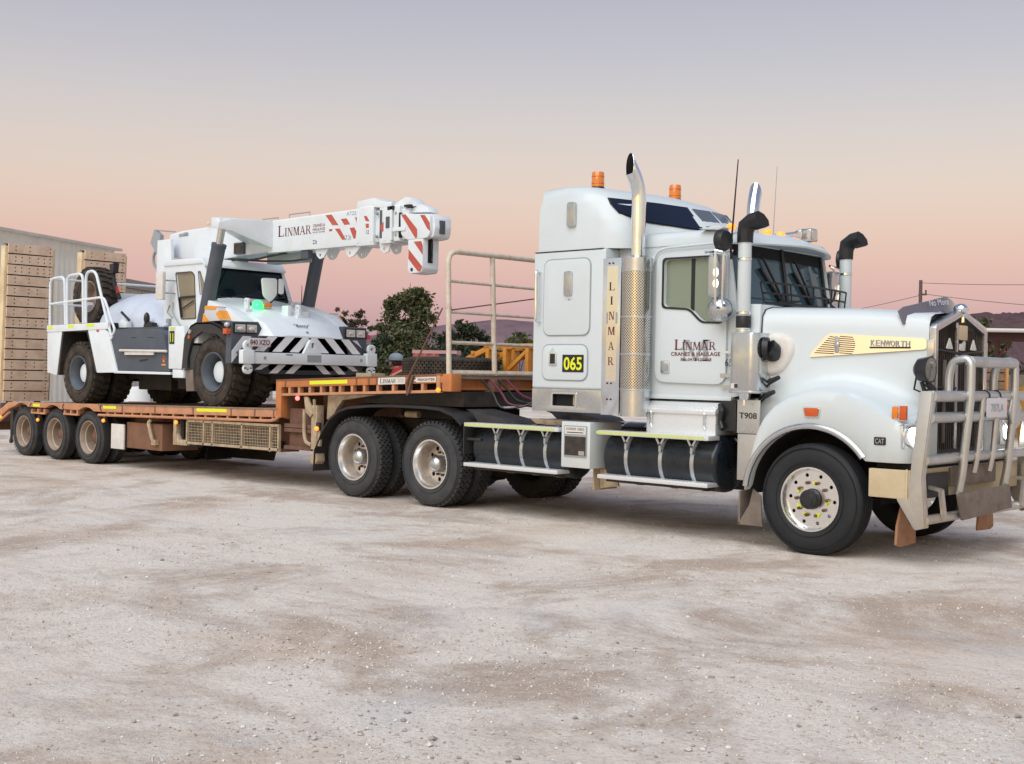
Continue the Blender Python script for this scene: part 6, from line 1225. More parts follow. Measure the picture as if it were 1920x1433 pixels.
mb = MB(); mb.box(-16.98, -16.88, -1.2, 1.2, .40, .72); obj('tail_beam', mb, 'rust_brown', TL, bevel=.01)
SL = {}
def slat_mesh(v):
    W_, H_ = .86, .173; holes = []
    for i, fy in enumerate((.16, .30, .47, .66, .80, .93)):
        for row, fz in enumerate((.30, .72)):
            if (v == 0 and i in (0, 2, 5)) or (v == 1 and i in (0, 2, 3, 5)) or v == 2:
                holes.append(circ(-W_ / 2 + W_ * fy, -H_ / 2 + H_ * fz, .015, 8))
    mb = MB(); mb.prism([(-W_ / 2, -H_ / 2), (W_ / 2, -H_ / 2), (W_ / 2, H_ / 2), (-W_ / 2, H_ / 2)], 'x', -.02, .02, holes); return to_mesh(mb, 'ramp_timber', (0, 0, 0), 0, 0, 'slat')
for v in range(3): SL[v] = slat_mesh(v)
for s, y in ((-1, -.745), (1, .75)):
    rp = empty('ramp', (-16.95, y, 1.0), TL)
    for i in range(15):
        z = .94 + .097 + .1945 * i; j = rng.uniform(-.006, .006); v = 2 if i in (13, 12, 7) else (1 if i in (3, 10) else 0)
        o = local('slat', SL[v], rp, (.02 + j - .018 * (z - 1) * 0, 0, z - 1.0), (rng.uniform(-.006, .006), 0, 0))
    for e in (-1, 1):
        mb = MB(); mb.box(-17.12, -16.955, y + e * .45 - .03, y + e * .45 + .03, .95, 3.80); obj('side_rail', mb, 'ramp_cream', rp, bevel=.006)
    mb = MB(); mb.box(-17.10, -17.08, y - .40, y + .40, .95, 3.83); obj('shade_backing', mb, 'dark_void', rp)  # black sheet added behind the slats so holes and gaps read as shade
    mb = MB(); mb.box(-17.13, -16.93, y - .43, y + .43, 3.83, 3.845); obj('top_edge', mb, 'rust_brown', rp)
    mb = MB(); mb.cyl((-16.98, y - .45, .86), (-16.98, y + .45, .86), .05, n=10); mb.prism([(-17.1, .95), (-16.95, .95), (-16.93, .70), (-17.03, .70)], 'y', y - .3, y - .24); mb.prism([(-17.1, .95), (-16.95, .95), (-16.93, .70), (-17.03, .70)], 'y', y + .24, y + .3); obj('hinge', mb, 'rust_brown', rp)

for rp in [o for o in TL.children if o.name.split('.')[0] == 'ramp']: rp.location.x += .40; rp.rotation_euler.y = .045
# ============================================================ MOBILE CRANE ON THE LOW DECK
CR = empty('crane', (-11.8, 0, 1.05), label='white pick-and-carry mobile crane with striped boom head riding on the low loader', category='crane')
W = 'crane_white'
for x in (-9.83, -13.82):
    zc = zl(x) - .012 + .528
    wheel('crane', CR, x, -1.15, zc, spin=.3 + x); wheel('crane', CR, x, 1.15, zc, True)
mb = MB(); mb.box(-14.9, -9.1, -.50, .50, 1.42, 2.05); mb.box(-12.9, -11.9, -.55, .55, 1.25, 1.55); mb.box(-11.6, -10.4, -.62, .62, 1.28, 1.55)
for x in (-9.83, -13.82): mb.cyl((x, -.9, zl(x) + .51), (x, .9, zl(x) + .51), .13, n=14)
obj('chassis', mb, 'chassis_dark', CR, bevel=.02)
for s in (-1, 1):
    y = s * 1.17; yi = s * .60
    mb = MB(); mb.prism(rpoly([(-14.88, 2.20), (-14.35, 2.235), (-14.52, 1.455), (-14.86, 1.50)], .02), 'y', y, s * .55); obj('rear_panel', mb, W, CR, bevel=.008)
    mb = MB(); mb.prism(rpoly([(-13.48, 2.25), (-12.93, 2.24), (-12.80, 2.17), (-12.50, 1.53), (-13.15, 1.515)], .03), 'y', y, s * 1.10); obj('step_panel', mb, W, CR, bevel=.008)
    mb = MB(); mb.prism([(-14.35, 2.235), (-13.48, 2.25), (-13.30, 1.9), (-13.15, 1.52), (-13.2, 1.52), (-13.36, 1.9), (-13.52, 2.2), (-14.30, 2.2), (-14.45, 1.46), (-14.50, 1.46)], 'y', s * 1.165, s * .62); obj('arch_liner', mb, 'chassis_dark', CR)
    mb = MB(); mb.prism([(-14.88, 2.20), (-12.80, 2.235), (-12.80, 2.345), (-14.88, 2.315)], 'y', s * 1.18, s * 1.13); mb.prism([(-14.88, 2.31), (-12.80, 2.34), (-12.80, 2.345), (-14.88, 2.315)], 'y', s * 1.13, s * .5); obj('walkway', mb, W, CR, bevel=.005)
    for x0, x1 in ((-14.83, -14.66), (-14.13, -13.93), (-13.50, -13.24)):
        mb = MB(); mb.box(x0, x1, s * 1.183, s * 1.1805, 2.255 + (x0 + 14.88) * .016, 2.305 + (x0 + 14.88) * .016); obj('reflective_tape', mb, 'tape_yellow', CR)
    mb = MB(); mb.prism(rpoly([(-12.82, 2.23), (-11.42, 2.225), (-11.18, 2.14), (-10.98, 1.60), (-10.98, 1.565), (-12.54, 1.555)], .05), 'y', s * 1.145, s * .6); obj('engine_panel', mb, 'crane_grey', CR, bevel=.012)
    mb = MB(); mb.box(-12.62, -10.95, s * 1.165, s * 1.09, 1.515, 1.555); obj('sill', mb, W, CR, bevel=.005)
    mb = MB(); mb.tube([(-12.40, s * 1.15, 1.885), (-12.40, s * 1.19, 1.885), (-11.02, s * 1.19, 1.875)], .020, 8, fillet=.02); mb.box(-12.25, -11.40, s * 1.19, s * 1.16, 1.815, 1.86); obj('hand_bar', mb, 'sticker_white', CR)
    for x in (-12.05, -11.55): mb = MB(); mb.box(x - .08, x + .08, s * 1.1475, s * 1.144, 2.085, 2.095); obj('panel_latch', mb, 'letter_black', CR)
    mb = MB(); mb.prism([(-11.02, 2.26), (-10.60, 2.26), (-10.56, 2.10), (-10.60, 1.605), (-11.00, 1.605)], 'y', s * 1.16, s * .72); obj('cab_pillar', mb, W, CR, bevel=.012)
    mb = MB(); mb.box(-10.90, -10.60, s * 1.15, s * .8, 1.47, 1.60); obj('cab_step', mb, W, CR, bevel=.008)
    pts = [(-10.62, 1.62), (-10.56, 2.08), (-10.40, 2.26), (-10.25, 2.31), (-9.85, 2.31), (-9.62, 2.24), (-9.38, 2.05)]
    mb = MB(); mb.loft([[(x, s * 1.17, z), (x, s * .70, z), (x, s * .70, z - .03), (x, s * 1.17, z - .03)] for x, z in pts]); mb.prism([(-10.62, 1.62), (-10.56, 2.08), (-10.40, 2.26), (-10.25, 2.30), (-9.85, 2.30), (-9.62, 2.23), (-9.38, 2.05), (-9.40, 1.95), (-9.70, 2.13), (-10.10, 2.17), (-10.36, 2.06), (-10.46, 1.80), (-10.47, 1.62)], 'y', s * 1.17, s * 1.12); mb.prism([(-10.62, 1.62), (-10.40, 2.26), (-9.85, 2.30), (-9.38, 2.05), (-9.3, 1.6)], 'y', s * .70, s * .68); obj('front_mudguard', mb, 'black_flap', CR)
    mb = MB(); mb.prism([(-10.60, 1.60), (-10.40, 1.60), (-10.36, 1.28), (-10.56, 1.27)], 'y', s * 1.12, s * .9); obj('mudflap', mb, 'mud_grey', CR, bevel=.006)
    mb = MB(); mb.cyl((-10.40, s * 1.172, 2.17), (-10.40, s * 1.19, 2.17), .035, n=12); obj('side_marker', mb, 'lens_clear', CR)
    mb = MB(); mb.cyl((-10.42, s * 1.172, 2.09), (-10.42, s * 1.185, 2.09), .03, n=12); obj('side_marker', mb, 'orange_lens', CR)
    # lift cylinders
    lc = empty('lift_cylinder', (-10.15, s * .93, 3.0), CR)
    a = Vector((-10.42, s * .95, 2.20)); b = Vector((-10.045, s * .93, 3.47)); c = Vector((-9.97, s * .92, 3.80))
    mb = MB(); mb.cyl(a, b, .105, n=20); mb.cyl(b - (b - a).normalized() * .04, b + (b - a).normalized() * .02, .112, n=20); obj('barrel', mb, 'crane_grey', lc)
    mb = MB(); mb.cyl(b, c, .055, n=16); obj('rod', mb, 'stainless', lc)
    mb = MB(); mb.cyl(c - Vector((0, .09, 0)), c + Vector((0, .09, 0)), .075, n=16); obj('eye', mb, W, lc)
    mb = MB(); mb.box(-10.55, -10.28, s * .95 - .16, s * .95 + .16, 2.0, 2.28); obj('foot', mb, W, lc, bevel=.01)
    # wing plate from the boom out to the cylinder head
    mb = MB(); o = lambda x, y, z: (x, s * y, z)
    A = [o(-10.10, 1.03, 3.885), o(-9.90, 1.03, 3.80), o(-9.93, 1.03, 3.70), o(-10.12, 1.03, 3.74)]
    Bq = [o(-10.42, .17, 3.89), o(-9.72, .17, 3.885), o(-9.72, .17, 3.46), o(-10.52, .17, 3.60)]
    mb.loft([A, [o(-10.13, .85, 3.90), o(-9.84, .85, 3.86), o(-9.86, .85, 3.68), o(-10.15, .85, 3.73)], Bq]); obj('boom_wing', mb, W, CR, bevel=.015)
    # headlamp pods
    pod = empty('headlamp_pod', (-9.25, s * 1.0, 2.2), CR)
    mb = MB(); mb.prism(rpoly([(s * .80, 2.315), (s * 1.26, 2.305), (s * 1.27, 1.70), (s * .95, 1.70), (s * .66, 2.10)], .015), 'x', -9.33, -9.20); obj('case', mb, 'crane_grey', pod, bevel=.012)
    mb = MB(); mb.prism([(s * 1.07, 2.10), (s * .92, 2.10), (s * 1.255, 1.71), (s * 1.255, 1.88)], 'x', -9.2, -9.196); obj('stripe', mb, 'stripe_white', pod)
    mb = MB(); mb.prism(rrect(min(s * .82, s * 1.24), max(s * .82, s * 1.24), 2.135, 2.285, .02), 'x', -9.205, -9.185); obj('lamp_frame', mb, 'letter_black', pod, bevel=.004)
    for yc in (.925, 1.125):
        mb = MB(); mb.prism(rrect(min(s * yc - .088, s * yc + .088), max(s * yc - .088, s * yc + .088), 2.152, 2.268, .012), 'x', -9.190, -9.178); obj('lamp', mb, 'lens_clear', pod, bevel=.006)
        mb = MB(); mb.sphere((-9.176, s * yc, 2.205), (.012, .055, .028), 12, 6); obj('reflector', mb, 'sticker_white', pod)
    mb = MB(); mb.sphere((-9.25, s * 1.305, 2.255), (.05, .045, .04), 12, 8); obj('indicator', mb, 'lens_clear', pod)
    mb = MB(); mb.box(-9.30, -9.20, s * 1.27, s * 1.345, 2.12, 2.20); obj('indicator', mb, 'red_lens' if s > 0 else 'orange_lens', pod, bevel=.01)
    # striped wing on the bumper corner
    # reflector block on the mudguard
    rb = empty('reflector_block', (-9.85, s * 1.05, 2.4), CR)
    mb = MB(); mb.prism([(-10.12, 2.31), (-10.06, 2.55), (-9.76, 2.53), (-9.58, 2.33)], 'y', s * 1.14, s * .98); obj('block', mb, 'reflector_silver', rb, bevel=.008)
    mb = MB(); mb.prism([(-10.06, 2.555), (-9.755, 2.535), (-9.79, 2.49), (-10.08, 2.50)], 'y', s * 1.145, s * .975); mb.prism([(-10.13, 2.31), (-10.10, 2.44), (-9.94, 2.32)], 'y', s * 1.145, s * .975); obj('band', mb, 'reflector_orange', rb)
    mb = MB(); mb.prism([(-9.70, 2.475), (-9.59, 2.345), (-9.68, 2.34), (-9.78, 2.43)], 'y', s * 1.145, s * .975); obj('band', mb, 'reflector_orange', rb)
# engine bonnet dome
mb = MB(); rings = []
for x, h in ((-13.62, .50), (-13.55, .60), (-13.3, .66), (-12.95, .655), (-12.6, .615), (-12.3, .53), (-12.0, .40), (-11.75, .25), (-11.62, .14)):
    ring = []
    for i in range(21):
        t = PI * i / 20; ring.append((x, -.88 * math.cos(t) * (1 - .10 * abs(math.sin(t)) ** 2), 2.235 + h * math.sin(t) ** .62))
    rings.append(ring)
mb.loft(rings); obj('bonnet', mb, 'crane_bonnet', CR, smooth=60)
mb = MB(); mb.box(-13.1, -11.4, -1.0, 1.0, 2.22, 2.265); obj('bonnet_tray', mb, 'crane_grey', CR, bevel=.01)
mb = MB(); mb.bar((-12.75, -.97, 2.52), (-12.50, -.97, 2.38), .03, .03); obj('dipstick', mb, 'black_plastic', CR); mb = MB(); mb.sphere((-11.95, -.98, 2.40), (.05, .05, .10), 10, 8); mb.prism([(-12.02, 2.26), (-11.75, 2.26), (-11.78, 2.33), (-11.98, 2.36)], 'y', -1.0, -.9); obj('filler_gear', mb, 'black_plastic', CR)
mb = MB(); mb.prism([(-12.74, 2.26), (-12.50, 2.26), (-12.52, 2.34), (-12.66, 2.40), (-12.76, 2.34)], 'y', -1.02, -.92); obj('filler_cover', mb, W, CR, bevel=.01)
# handrails round the walkway
for s in (-1, 1):
    y = s * 1.15
    for pts in ([(-14.83, y, 2.32), (-14.84, y, 3.13), (-14.33, y, 3.15), (-14.28, y, 2.33)], [(-14.22, y, 2.33), (-14.24, y, 3.16), (-13.70, y, 3.18), (-13.66, y, 2.34)], [(-13.58, y, 2.34), (-13.60, y, 3.20), (-13.28, y, 3.21), (-12.92, y, 2.45), (-12.74, y, 2.13)]):
        mb = MB(); mb.tube(pts, .024, 8, fillet=.14); obj('handrail', mb, W, CR)
    mb = MB(); mb.tube([(-14.83, y, 2.69), (-13.12, y, 2.76), (-12.98, y, 2.74), (-12.62, y, 2.20), (-12.72, y, 2.13)], .021, 8, fillet=.10); obj('mid_rail', mb, W, CR)
    mb = MB(); mb.cyl((-12.72, y - .02, 2.10), (-12.72, y + .02, 2.10), .035, n=12); obj('rail_foot', mb, W, CR)
mb = MB(); mb.tube([(-14.84, -1.15, 3.13), (-14.84, 1.15, 3.13)], .02, 8); mb.tube([(-14.84, -1.15, 2.69), (-14.84, 1.15, 2.69)], .02, 8); obj('end_rail', mb, W, CR)
mb = MB(); mb.tube([(-13.2, 1.12, 2.33), (-13.2, 1.12, 3.06), (-12.4, 1.12, 3.10), (-11.9, 1.12, 2.95), (-11.9, 1.12, 2.3)], .022, 8, fillet=.2); obj('handrail', mb, W, CR)
mb = MB(); mb.box(-14.85, -14.6, -.25, .5, 2.34, 2.95); mb.box(-14.86, -14.84, -.3, .1, 2.42, 2.74); obj('rear_locker', mb, W, CR, bevel=.01)
mb = MB(); mb.box(-14.865, -14.861, -.28, .08, 2.44, 2.72); mb.box(-14.9, -14.45, -.26, -.252, 2.42, 2.74); obj('locker_grille', mb, 'dark_void', CR)
# spare wheel standing on the walkway
sp = link('spare_wheel', None, CR, (-14.66, -.56, 2.855)); local('tyre', ME['tyre_crane'], sp, rot=(0, .2, 0)); local('rim', ME['rim_trailer'], sp, (0, .02, 0))
mb = MB(); mb.bar((-14.60, -.60, 2.62), (-14.45, -.60, 2.72), .10, .06); me = to_mesh(mb, 'plate_white', (-14.66, -.56, 2.855), 30, 0, 'tag'); local('tag', me, sp)
mb = MB(); mb.tube([(-13.98, -.4, 3.42), (-14.05, -.4, 3.30), (-14.0, -.4, 3.05), (-13.9, -.35, 2.8)], .035, 8); mb.prism([(-14.08, 3.40), (-13.92, 3.42), (-13.95, 3.25), (-14.05, 3.24)], 'y', -.46, -.36); obj('chain_block', mb, 'black_plastic', CR)
mb = MB(); mb.bar((-13.97, -.38, 3.02), (-13.90, -.38, 2.9), .04, .03); obj('red_tag', mb, 'red_lens', CR)
# cab
cc = empty('cab', (-11.2, 0, 2.7), CR)
dh = rpoly([(-11.49, 3.12), (-11.04, 3.12), (-10.965, 3.06), (-10.905, 2.40), (-11.32, 2.40), (-11.36, 2.55)], .04)
qh = rpoly([(-10.86, 3.12), (-10.80, 3.12), (-10.655, 2.86), (-10.64, 2.78), (-10.80, 2.77)], .02)
for s in (-1, 1):
    mb = MB(); mb.prism([(-11.83, 2.20), (-10.52, 2.20), (-10.48, 2.72), (-10.70, 3.22), (-10.74, 3.30), (-11.83, 3.30)], 'y', s * .75, s * .70, [dh, qh]); obj('side_wall', mb, W, cc, bevel=.008)
    for h_ in (dh, qh):
        mb = MB(); cx_ = sum(p[0] for p in h_) / len(h_); cz_ = sum(p[1] for p in h_) / len(h_); o_ = [(cx_ + (x - cx_) * 1.05, cz_ + (z - cz_) * 1.04) for x, z in h_]; mb.prism(o_, 'y', s * .757, s * .748, [h_]); obj('window_seal', mb, 'black_plastic', cc)
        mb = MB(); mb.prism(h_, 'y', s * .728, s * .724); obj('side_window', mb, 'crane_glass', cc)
    mb = MB(); mb.bar((-11.36, s * .755, 2.73), (-10.92, s * .755, 2.74), .02, .03); mb.bar((-11.30, s * .756, 2.55), (-10.98, s * .756, 2.67), .015, .015); mb.bar((-11.38, s * .757, 2.73), (-11.30, s * .757, 2.42), .03, .02); obj('door_bar', mb, 'black_plastic', cc)
    mb = MB(); mb.tube([(-11.55, s * .76, 2.66), (-11.50, s * .80, 2.5), (-11.38, s * .78, 2.35), (-11.2, s * .77, 2.2)], .010, 6); mb.tube([(-11.65, s * .76, 2.62), (-11.66, s * .79, 2.5), (-11.55, s * .77, 2.42)], .010, 6); obj('hose', mb, 'letter_grey', cc)
    mb = MB(); mb.box(-11.68, -11.60, s * .80, s * .75, 2.28, 2.40); obj('junction_box', mb, 'letter_grey', cc, bevel=.006)
    mr_ = empty('mirror', (-11.58, s * .98, 2.9), CR)
    mb = MB(); mb.prism(rrect(-11.69, -11.49, 2.69, 3.14, .02), 'y', s * .99, s * .93); obj('housing', mb, 'sticker_white', mr_, bevel=.012)
    mb = MB(); mb.bar((-11.55, s * .95, 3.0), (-11.5, s * .75, 3.0), .02, .02); obj('arm', mb, 'letter_grey', mr_); mb = MB(); mb.bar((-11.55, s * .95, 2.8), (-11.5, s * .75, 2.8), .02, .02); obj('arm', mb, 'letter_grey', mr_)
mb = MB(); mb.prism([(-11.85, 3.24), (-10.72, 3.24), (-10.66, 3.19), (-10.66, 3.23), (-10.76, 3.335), (-11.85, 3.335)], 'y', -.77, .77); obj('roof', mb, W, cc, bevel=.02)
mb = MB(); mb.box(-11.85, -11.80, -.70, .70, 2.2, 3.25); obj('back_wall', mb, 'interior', cc)
mb = MB(); mb.box(-11.8, -10.55, -.70, .70, 2.15, 2.22); mb.prism([(-10.75, 2.22), (-10.56, 2.22), (-10.55, 2.66), (-10.78, 2.62)], 'y', -.70, .70); obj('floor', mb, 'interior', cc)
mb = MB(); mb.prism(rpoly([(-11.6, 2.25), (-11.1, 2.25), (-11.1, 2.45), (-11.5, 2.45), (-11.58, 2.95), (-11.7, 2.95)], .05), 'y', -.25, .25); obj('seat', mb, 'seat_dark', cc, bevel=.03)
mb = MB(); mb.lathe([(.17, 0), (.185, .012), (.20, 0), (.185, -.012)], (-10.86, 0, 2.68), (-.4, 0, .9), 20, closed=True); mb.cyl((-10.86, 0, 2.68), (-10.74, 0, 2.5), .03, n=8); obj('steering_wheel', mb, 'black_plastic', cc)
wq = lambda y, t: (-10.505 - .205 * t, y * (1 - .03 * t), 2.725 + .47 * t)
mb = MB(); mb.loft([[wq(-.70, 0), wq(.70, 0), tuple(Vector(wq(.70, 0)) - Vector((.008, 0, 0))), tuple(Vector(wq(-.70, 0)) - Vector((.008, 0, 0)))], [wq(-.70, 1), wq(.70, 1), tuple(Vector(wq(.70, 1)) - Vector((.008, 0, 0))), tuple(Vector(wq(-.70, 1)) - Vector((.008, 0, 0)))]]); obj('windscreen', mb, 'screen_dark', cc)
mb = MB()
for a, b in (((-.715, 0), (-.715, 1)), ((.715, 0), (.715, 1)), ((-.72, 0), (.72, 0))): mb.bar(wq(*a), wq(*b), .03, .03, up=(1, 0, 0))
obj('windscreen_seal', mb, 'black_plastic', cc)
mb = MB()
for s in (-1, 1): mb.bar(tuple(Vector(wq(s * .745, -.03)) + Vector((.0, 0, 0))), wq(s * .745, 1.0), .05, .05, up=(1, 0, 0))
obj('corner_pillar', mb, W, cc)
for y in (-.38, .30):
    mb = MB(); mb.tube([Vector(wq(y - .1, -.1)) + Vector((.03, 0, 0)), Vector(wq(y, .03)) + Vector((.03, 0, 0)), Vector(wq(y + .35, .12)) + Vector((.03, 0, 0))], .012, 6); obj('wiper', mb, 'black_plastic', cc)
# nose
mb = MB(); Ns = [(-10.50, .74, 2.735), (-10.0, .80, 2.60), (-9.55, .82, 2.46), (-9.20, .80, 2.335), (-9.02, .74, 2.13)]
mb.loft([[(x, -w_, 1.62), (x, -w_, z - .22), (x, -w_ * .86, z - .03), (x, -w_ * .5, z), (x, w_ * .5, z), (x, w_ * .86, z - .03), (x, w_, z - .22), (x, w_, 1.62)] for x, w_, z in Ns]); obj('nose', mb, W, CR, smooth=30)
mb = MB(); mb.prism([(-10.5, 2.73), (-9.6, 2.48), (-9.3, 2.30), (-9.3, 2.2), (-10.5, 2.2)], 'y', -1.0, -.78); obj('nose_shoulder', mb, W, CR, bevel=.015); mb = MB(); mb.prism([(-10.5, 2.73), (-9.6, 2.48), (-9.3, 2.30), (-9.3, 2.2), (-10.5, 2.2)], 'y', .78, 1.0); obj('nose_shoulder', mb, W, CR, bevel=.015)
mb = MB(); mb.prism(rpoly([(-1.02, 1.62), (-.80, 1.555), (.80, 1.555), (1.0, 1.62), (1.22, 1.86), (.80, 2.11), (-.86, 2.11), (-1.24, 1.86)], .01), 'x', -9.12, -9.02); fp = obj('front_plate', mb, 'stripe_dark', CR, bevel=.004)
def stripe(y0, y1, y2, y3, z0_, z1_):
    mb = MB(); mb.prism([(y0, z0_), (y1, z0_), (y2, z1_), (y3, z1_)], 'x', -9.0195, -9.0165); obj('stripe', mb, 'stripe_white', fp)
for i in range(3):
    b = -.99 + .31 * i; stripe(b, b + .165, b + .165 + .235, b + .235, 1.885, 2.105)
    b = .99 - .31 * i; stripe(b - .165, b, b - .235, b - .235 - .165, 1.885, 2.105)
    b = -1.02 + .29 * i; stripe(b if i else b + .04, b + .145, b + .145 + .16, b + .16, 1.57 if i else 1.62, 1.70)
    b = .99 - .29 * i; stripe(b - .145, b if i else b - .04, b - .16, b - .16 - .145, 1.57 if i else 1.62, 1.70)
mb = MB(); mb.box(-9.02, -8.93, -1.12, 1.08, 1.705, 1.868); obj('bumper_beam', mb, W, CR, bevel=.01)
for y in (-1.17, 1.13):
    mb = MB(); mb.prism(rpoly([(y - .10, 1.70), (y + .10, 1.70), (y + .10, 1.90), (y - .10, 1.90)], .02), 'x', -9.0, -8.90); obj('bumper_end', mb, W, CR, bevel=.008)
    for z0_, z1_ in ((1.88, 1.965), (1.725, 1.63)):
        mb = MB(); mb.prism(circ(y + .01, z1_, .075, 20), 'x', -8.97, -8.92, [circ(y + .01, z1_, .028, 12)]); mb.box(-8.97, -8.92, y - .065, y + .085, min(z0_, z1_) + (.02 if z1_ > z0_ else .0), max(z0_, z1_) - (.075 if z1_ < z0_ else .06)); obj('tow_eye', mb, W, CR, bevel=.004)
mb = MB(); mb.prism(rpoly([(-.18, 1.865), (.16, 1.865), (.06, 2.05), (-.05, 2.075), (-.09, 2.02)], .02), 'x', -8.98, -8.93, [rrect(-.03, .02, 1.95, 2.03, .02)]); obj('tow_lug', mb, W, CR, bevel=.006)
mb = MB(); mb.box(-8.929, -8.926, -.11, .15, 1.745, 1.85); obj('serial_plate', mb, 'letter_grey', CR)
for y in (-.87, .93): mb = MB(); mb.cyl((-8.93, y, 1.79), (-8.925, y, 1.79), .025, n=12); obj('bolt_cap', mb, 'letter_grey', CR)
mb = MB(); mb.box(-8.929, -8.926, -.50, -.38, 1.838, 1.85); obj('sticker', mb, 'letter_black', CR)
mb = MB(); mb.prism(rrect(-1.17, -.80, 1.95, 2.07, .01), 'x', -8.905, -8.895); obj('number_plate', mb, 'plate_white', CR, bevel=.002)
text('840 XZO', (-8.8925, -.985, 2.01), (0, 1, 0), (0, 0, 1), .075, 'letter_maroon', CR, .015, .335)
mb = MB(); mb.box(-9.02, -8.916, -1.0, -.93, 1.98, 2.02); obj('plate_bracket', mb, W, CR)
nz_ = Vector((.35, 0, .94))
text('"Betty"', (-9.133, -.06, 2.282), (0, 1, 0), (-.66, 0, .75), .075, 'letter_black', CR, .008, .29)
mb = MB(); mb.sphere((-9.065, -.02, 2.19), (.02, .025, .02), 10, 6); obj('nose_bolt', mb, 'letter_grey', CR)
for y, x, z in ((-.62, -9.75, 2.53), (.14, -9.50, 2.46)):
    mb = MB(); mb.prism(rpoly([(x - .05, z - .05), (x + .05, z - .05), (x + .05, z + .16), (x - .05, z + .16)], .04), 'y', y - .02, y + .02, [circ(x, z + .11, .02, 10)]); mb.box(x - .07, x + .07, y - .06, y + .06, z - .06, z); obj('lifting_lug', mb, W, CR, bevel=.005)
mb = MB(); mb.box(-9.66, -9.50, -.05, .02, 2.42, 2.60); mb.box(-9.62, -9.48, .1, .34, 2.40, 2.52); obj('nose_bracket', mb, W, CR, bevel=.01)
gl = empty('beacon', (-9.85, -.36, 2.6), CR)
mb = MB(); mb.lathe([(.01, 0), (.07, .01), (.085, .04), (.075, .09), (.04, .11), (.01, .115)], (-9.84, -.36, 2.56), (.5, -.4, .4), 20); obj('lens', mb, 'lamp_green_lit', gl)
mb = MB(); mb.cyl((-9.84, -.36, 2.50), (-9.84, -.36, 2.57), .05, n=12); mb.tube([(-9.95, -.40, 2.60), (-10.0, -.42, 2.68), (-10.2, -.36, 2.72), (-10.4, -.2, 2.74)], .018, 6); obj('base', mb, 'black_plastic', gl)
mb = MB(); mb.box(-9.86, -9.80, -.27, -.12, 2.57, 2.64); obj('side_lamp', mb, 'amber_lens', gl, bevel=.01)
gp = bpy.data.lights.new('beacon_glow', 'POINT'); gp.energy = 0.35; gp.color = (.1, 1, .3); gp.shadow_soft_size = .05; go = bpy.data.objects.new('beacon_glow', gp); col.objects.link(go); go.parent = gl; go.location = (.10, -.09, .03)
mm = empty('nose_mirror', (-9.95, .1, 2.9), CR)
mb = MB(); mb.prism(rpoly([(-.19, 3.03), (.10, 3.04), (.10, 2.78), (-.02, 2.66), (-.15, 2.75)], .05), 'x', -10.02, -9.98); obj('shell', mb, 'stripe_white', mm, bevel=.012)
mb = MB(); mb.prism(rrect(.13, .23, 2.80, 3.04, .04), 'x', -10.02, -9.98); obj('shell', mb, 'stripe_white', mm, bevel=.012)
mb = MB(); mb.tube([(-10.0, .115, 3.02), (-10.0, .115, 2.75), (-10.05, .05, 2.68), (-10.1, .0, 2.58)], .014, 6); obj('arm', mb, 'black_plastic', mm)
mb = MB(); mb.tube([(-10.3, .82, 2.55), (-10.3, .82, 2.99)], [.010, .004], 6); mb.cyl((-10.3, .82, 2.5), (-10.3, .82, 2.6), .02, n=8); obj('aerial', mb, 'hose_black', CR)
# boom
bm_ = empty('boom', (-9, 0, 3.65), CR)
mb = MB(); sec = lambda x, w_, z0_, z1_, r=.05: [(x, -w_ + r * .3, z0_ + 0), (x, -w_, z0_ + r), (x, -w_, z1_ - r * .4), (x, -w_ + r * .4, z1_), (x, w_ - r * .4, z1_), (x, w_, z1_ - r * .4), (x, w_, z0_ + r), (x, w_ - r * .3, z0_)]
mb.loft([sec(-9.72, .31, 3.40, 3.89), sec(-9.65, .31, 3.405, 3.89), sec(-7.50, .31, 3.405, 3.92), sec(-7.42, .31, 3.405, 3.92)]); obj('outer_section', mb, W, bm_, smooth=30)
mb = MB(); mb.loft([sec(-12.62, .20, 3.55, 3.78), sec(-12.50, .28, 3.48, 3.86), sec(-12.1, .30, 3.43, 3.895), sec(-11.3, .31, 3.37, 3.91), sec(-10.9, .31, 3.37, 3.91), sec(-10.4, .31, 3.40, 3.90), sec(-9.71, .305, 3.42, 3.885)]); obj('tail_section', mb, W, bm_, smooth=30)
mb = MB(); mb.prism(circ(-12.50, 3.62, .15, 24), 'y', -.34, .34); obj('pivot', mb, W, bm_, bevel=.02)
mb = MB(); mb.prism([(-12.7, 3.75), (-12.3, 3.75), (-12.15, 2.3), (-12.75, 2.3)], 'y', -.36, -.30); mb.prism([(-12.7, 3.75), (-12.3, 3.75), (-12.15, 2.3), (-12.75, 2.3)], 'y', .30, .36); obj('mast_plate', mb, W, CR, bevel=.01)
mb = MB(); mb.cyl((-12.05, -.305, 3.84), (-11.95, -.312, 3.84), .025, n=8); mb.box(-12.2, -11.92, -.308, -.302, 3.80, 3.85); obj('tail_label', mb, 'letter_grey', bm_)
mb = MB(); mb.prism([(-13.34, 3.78), (-13.22, 4.0), (-13.03, 3.90), (-13.02, 3.58), (-13.14, 3.58)], 'y', -.06, .06); mb.tube([(-13.25, 0, 4.0), (-12.9, 0, 3.96), (-12.6, 0, 3.93)], .012, 6); mb.lathe([(.15, -.03), (.19, -.03), (.19, .03), (.15, .03)], (-13.12, 0, 3.50), (0, 1, 0), 24, closed=True); mb.bar((-13.10, 0, 3.36), (-13.10, 0, 3.1), .1, .1); obj('winch_gear', mb, 'letter_grey', bm_)
mb = MB(); mb.tube([(-11.28, -.36, 3.96), (-11.05, -.34, 3.945), (-10.6, -.33, 3.92)], .018, 8); mb.sphere((-11.3, -.36, 3.96), .035, 10, 6); obj('boom_pin', mb, 'post_cream', bm_)
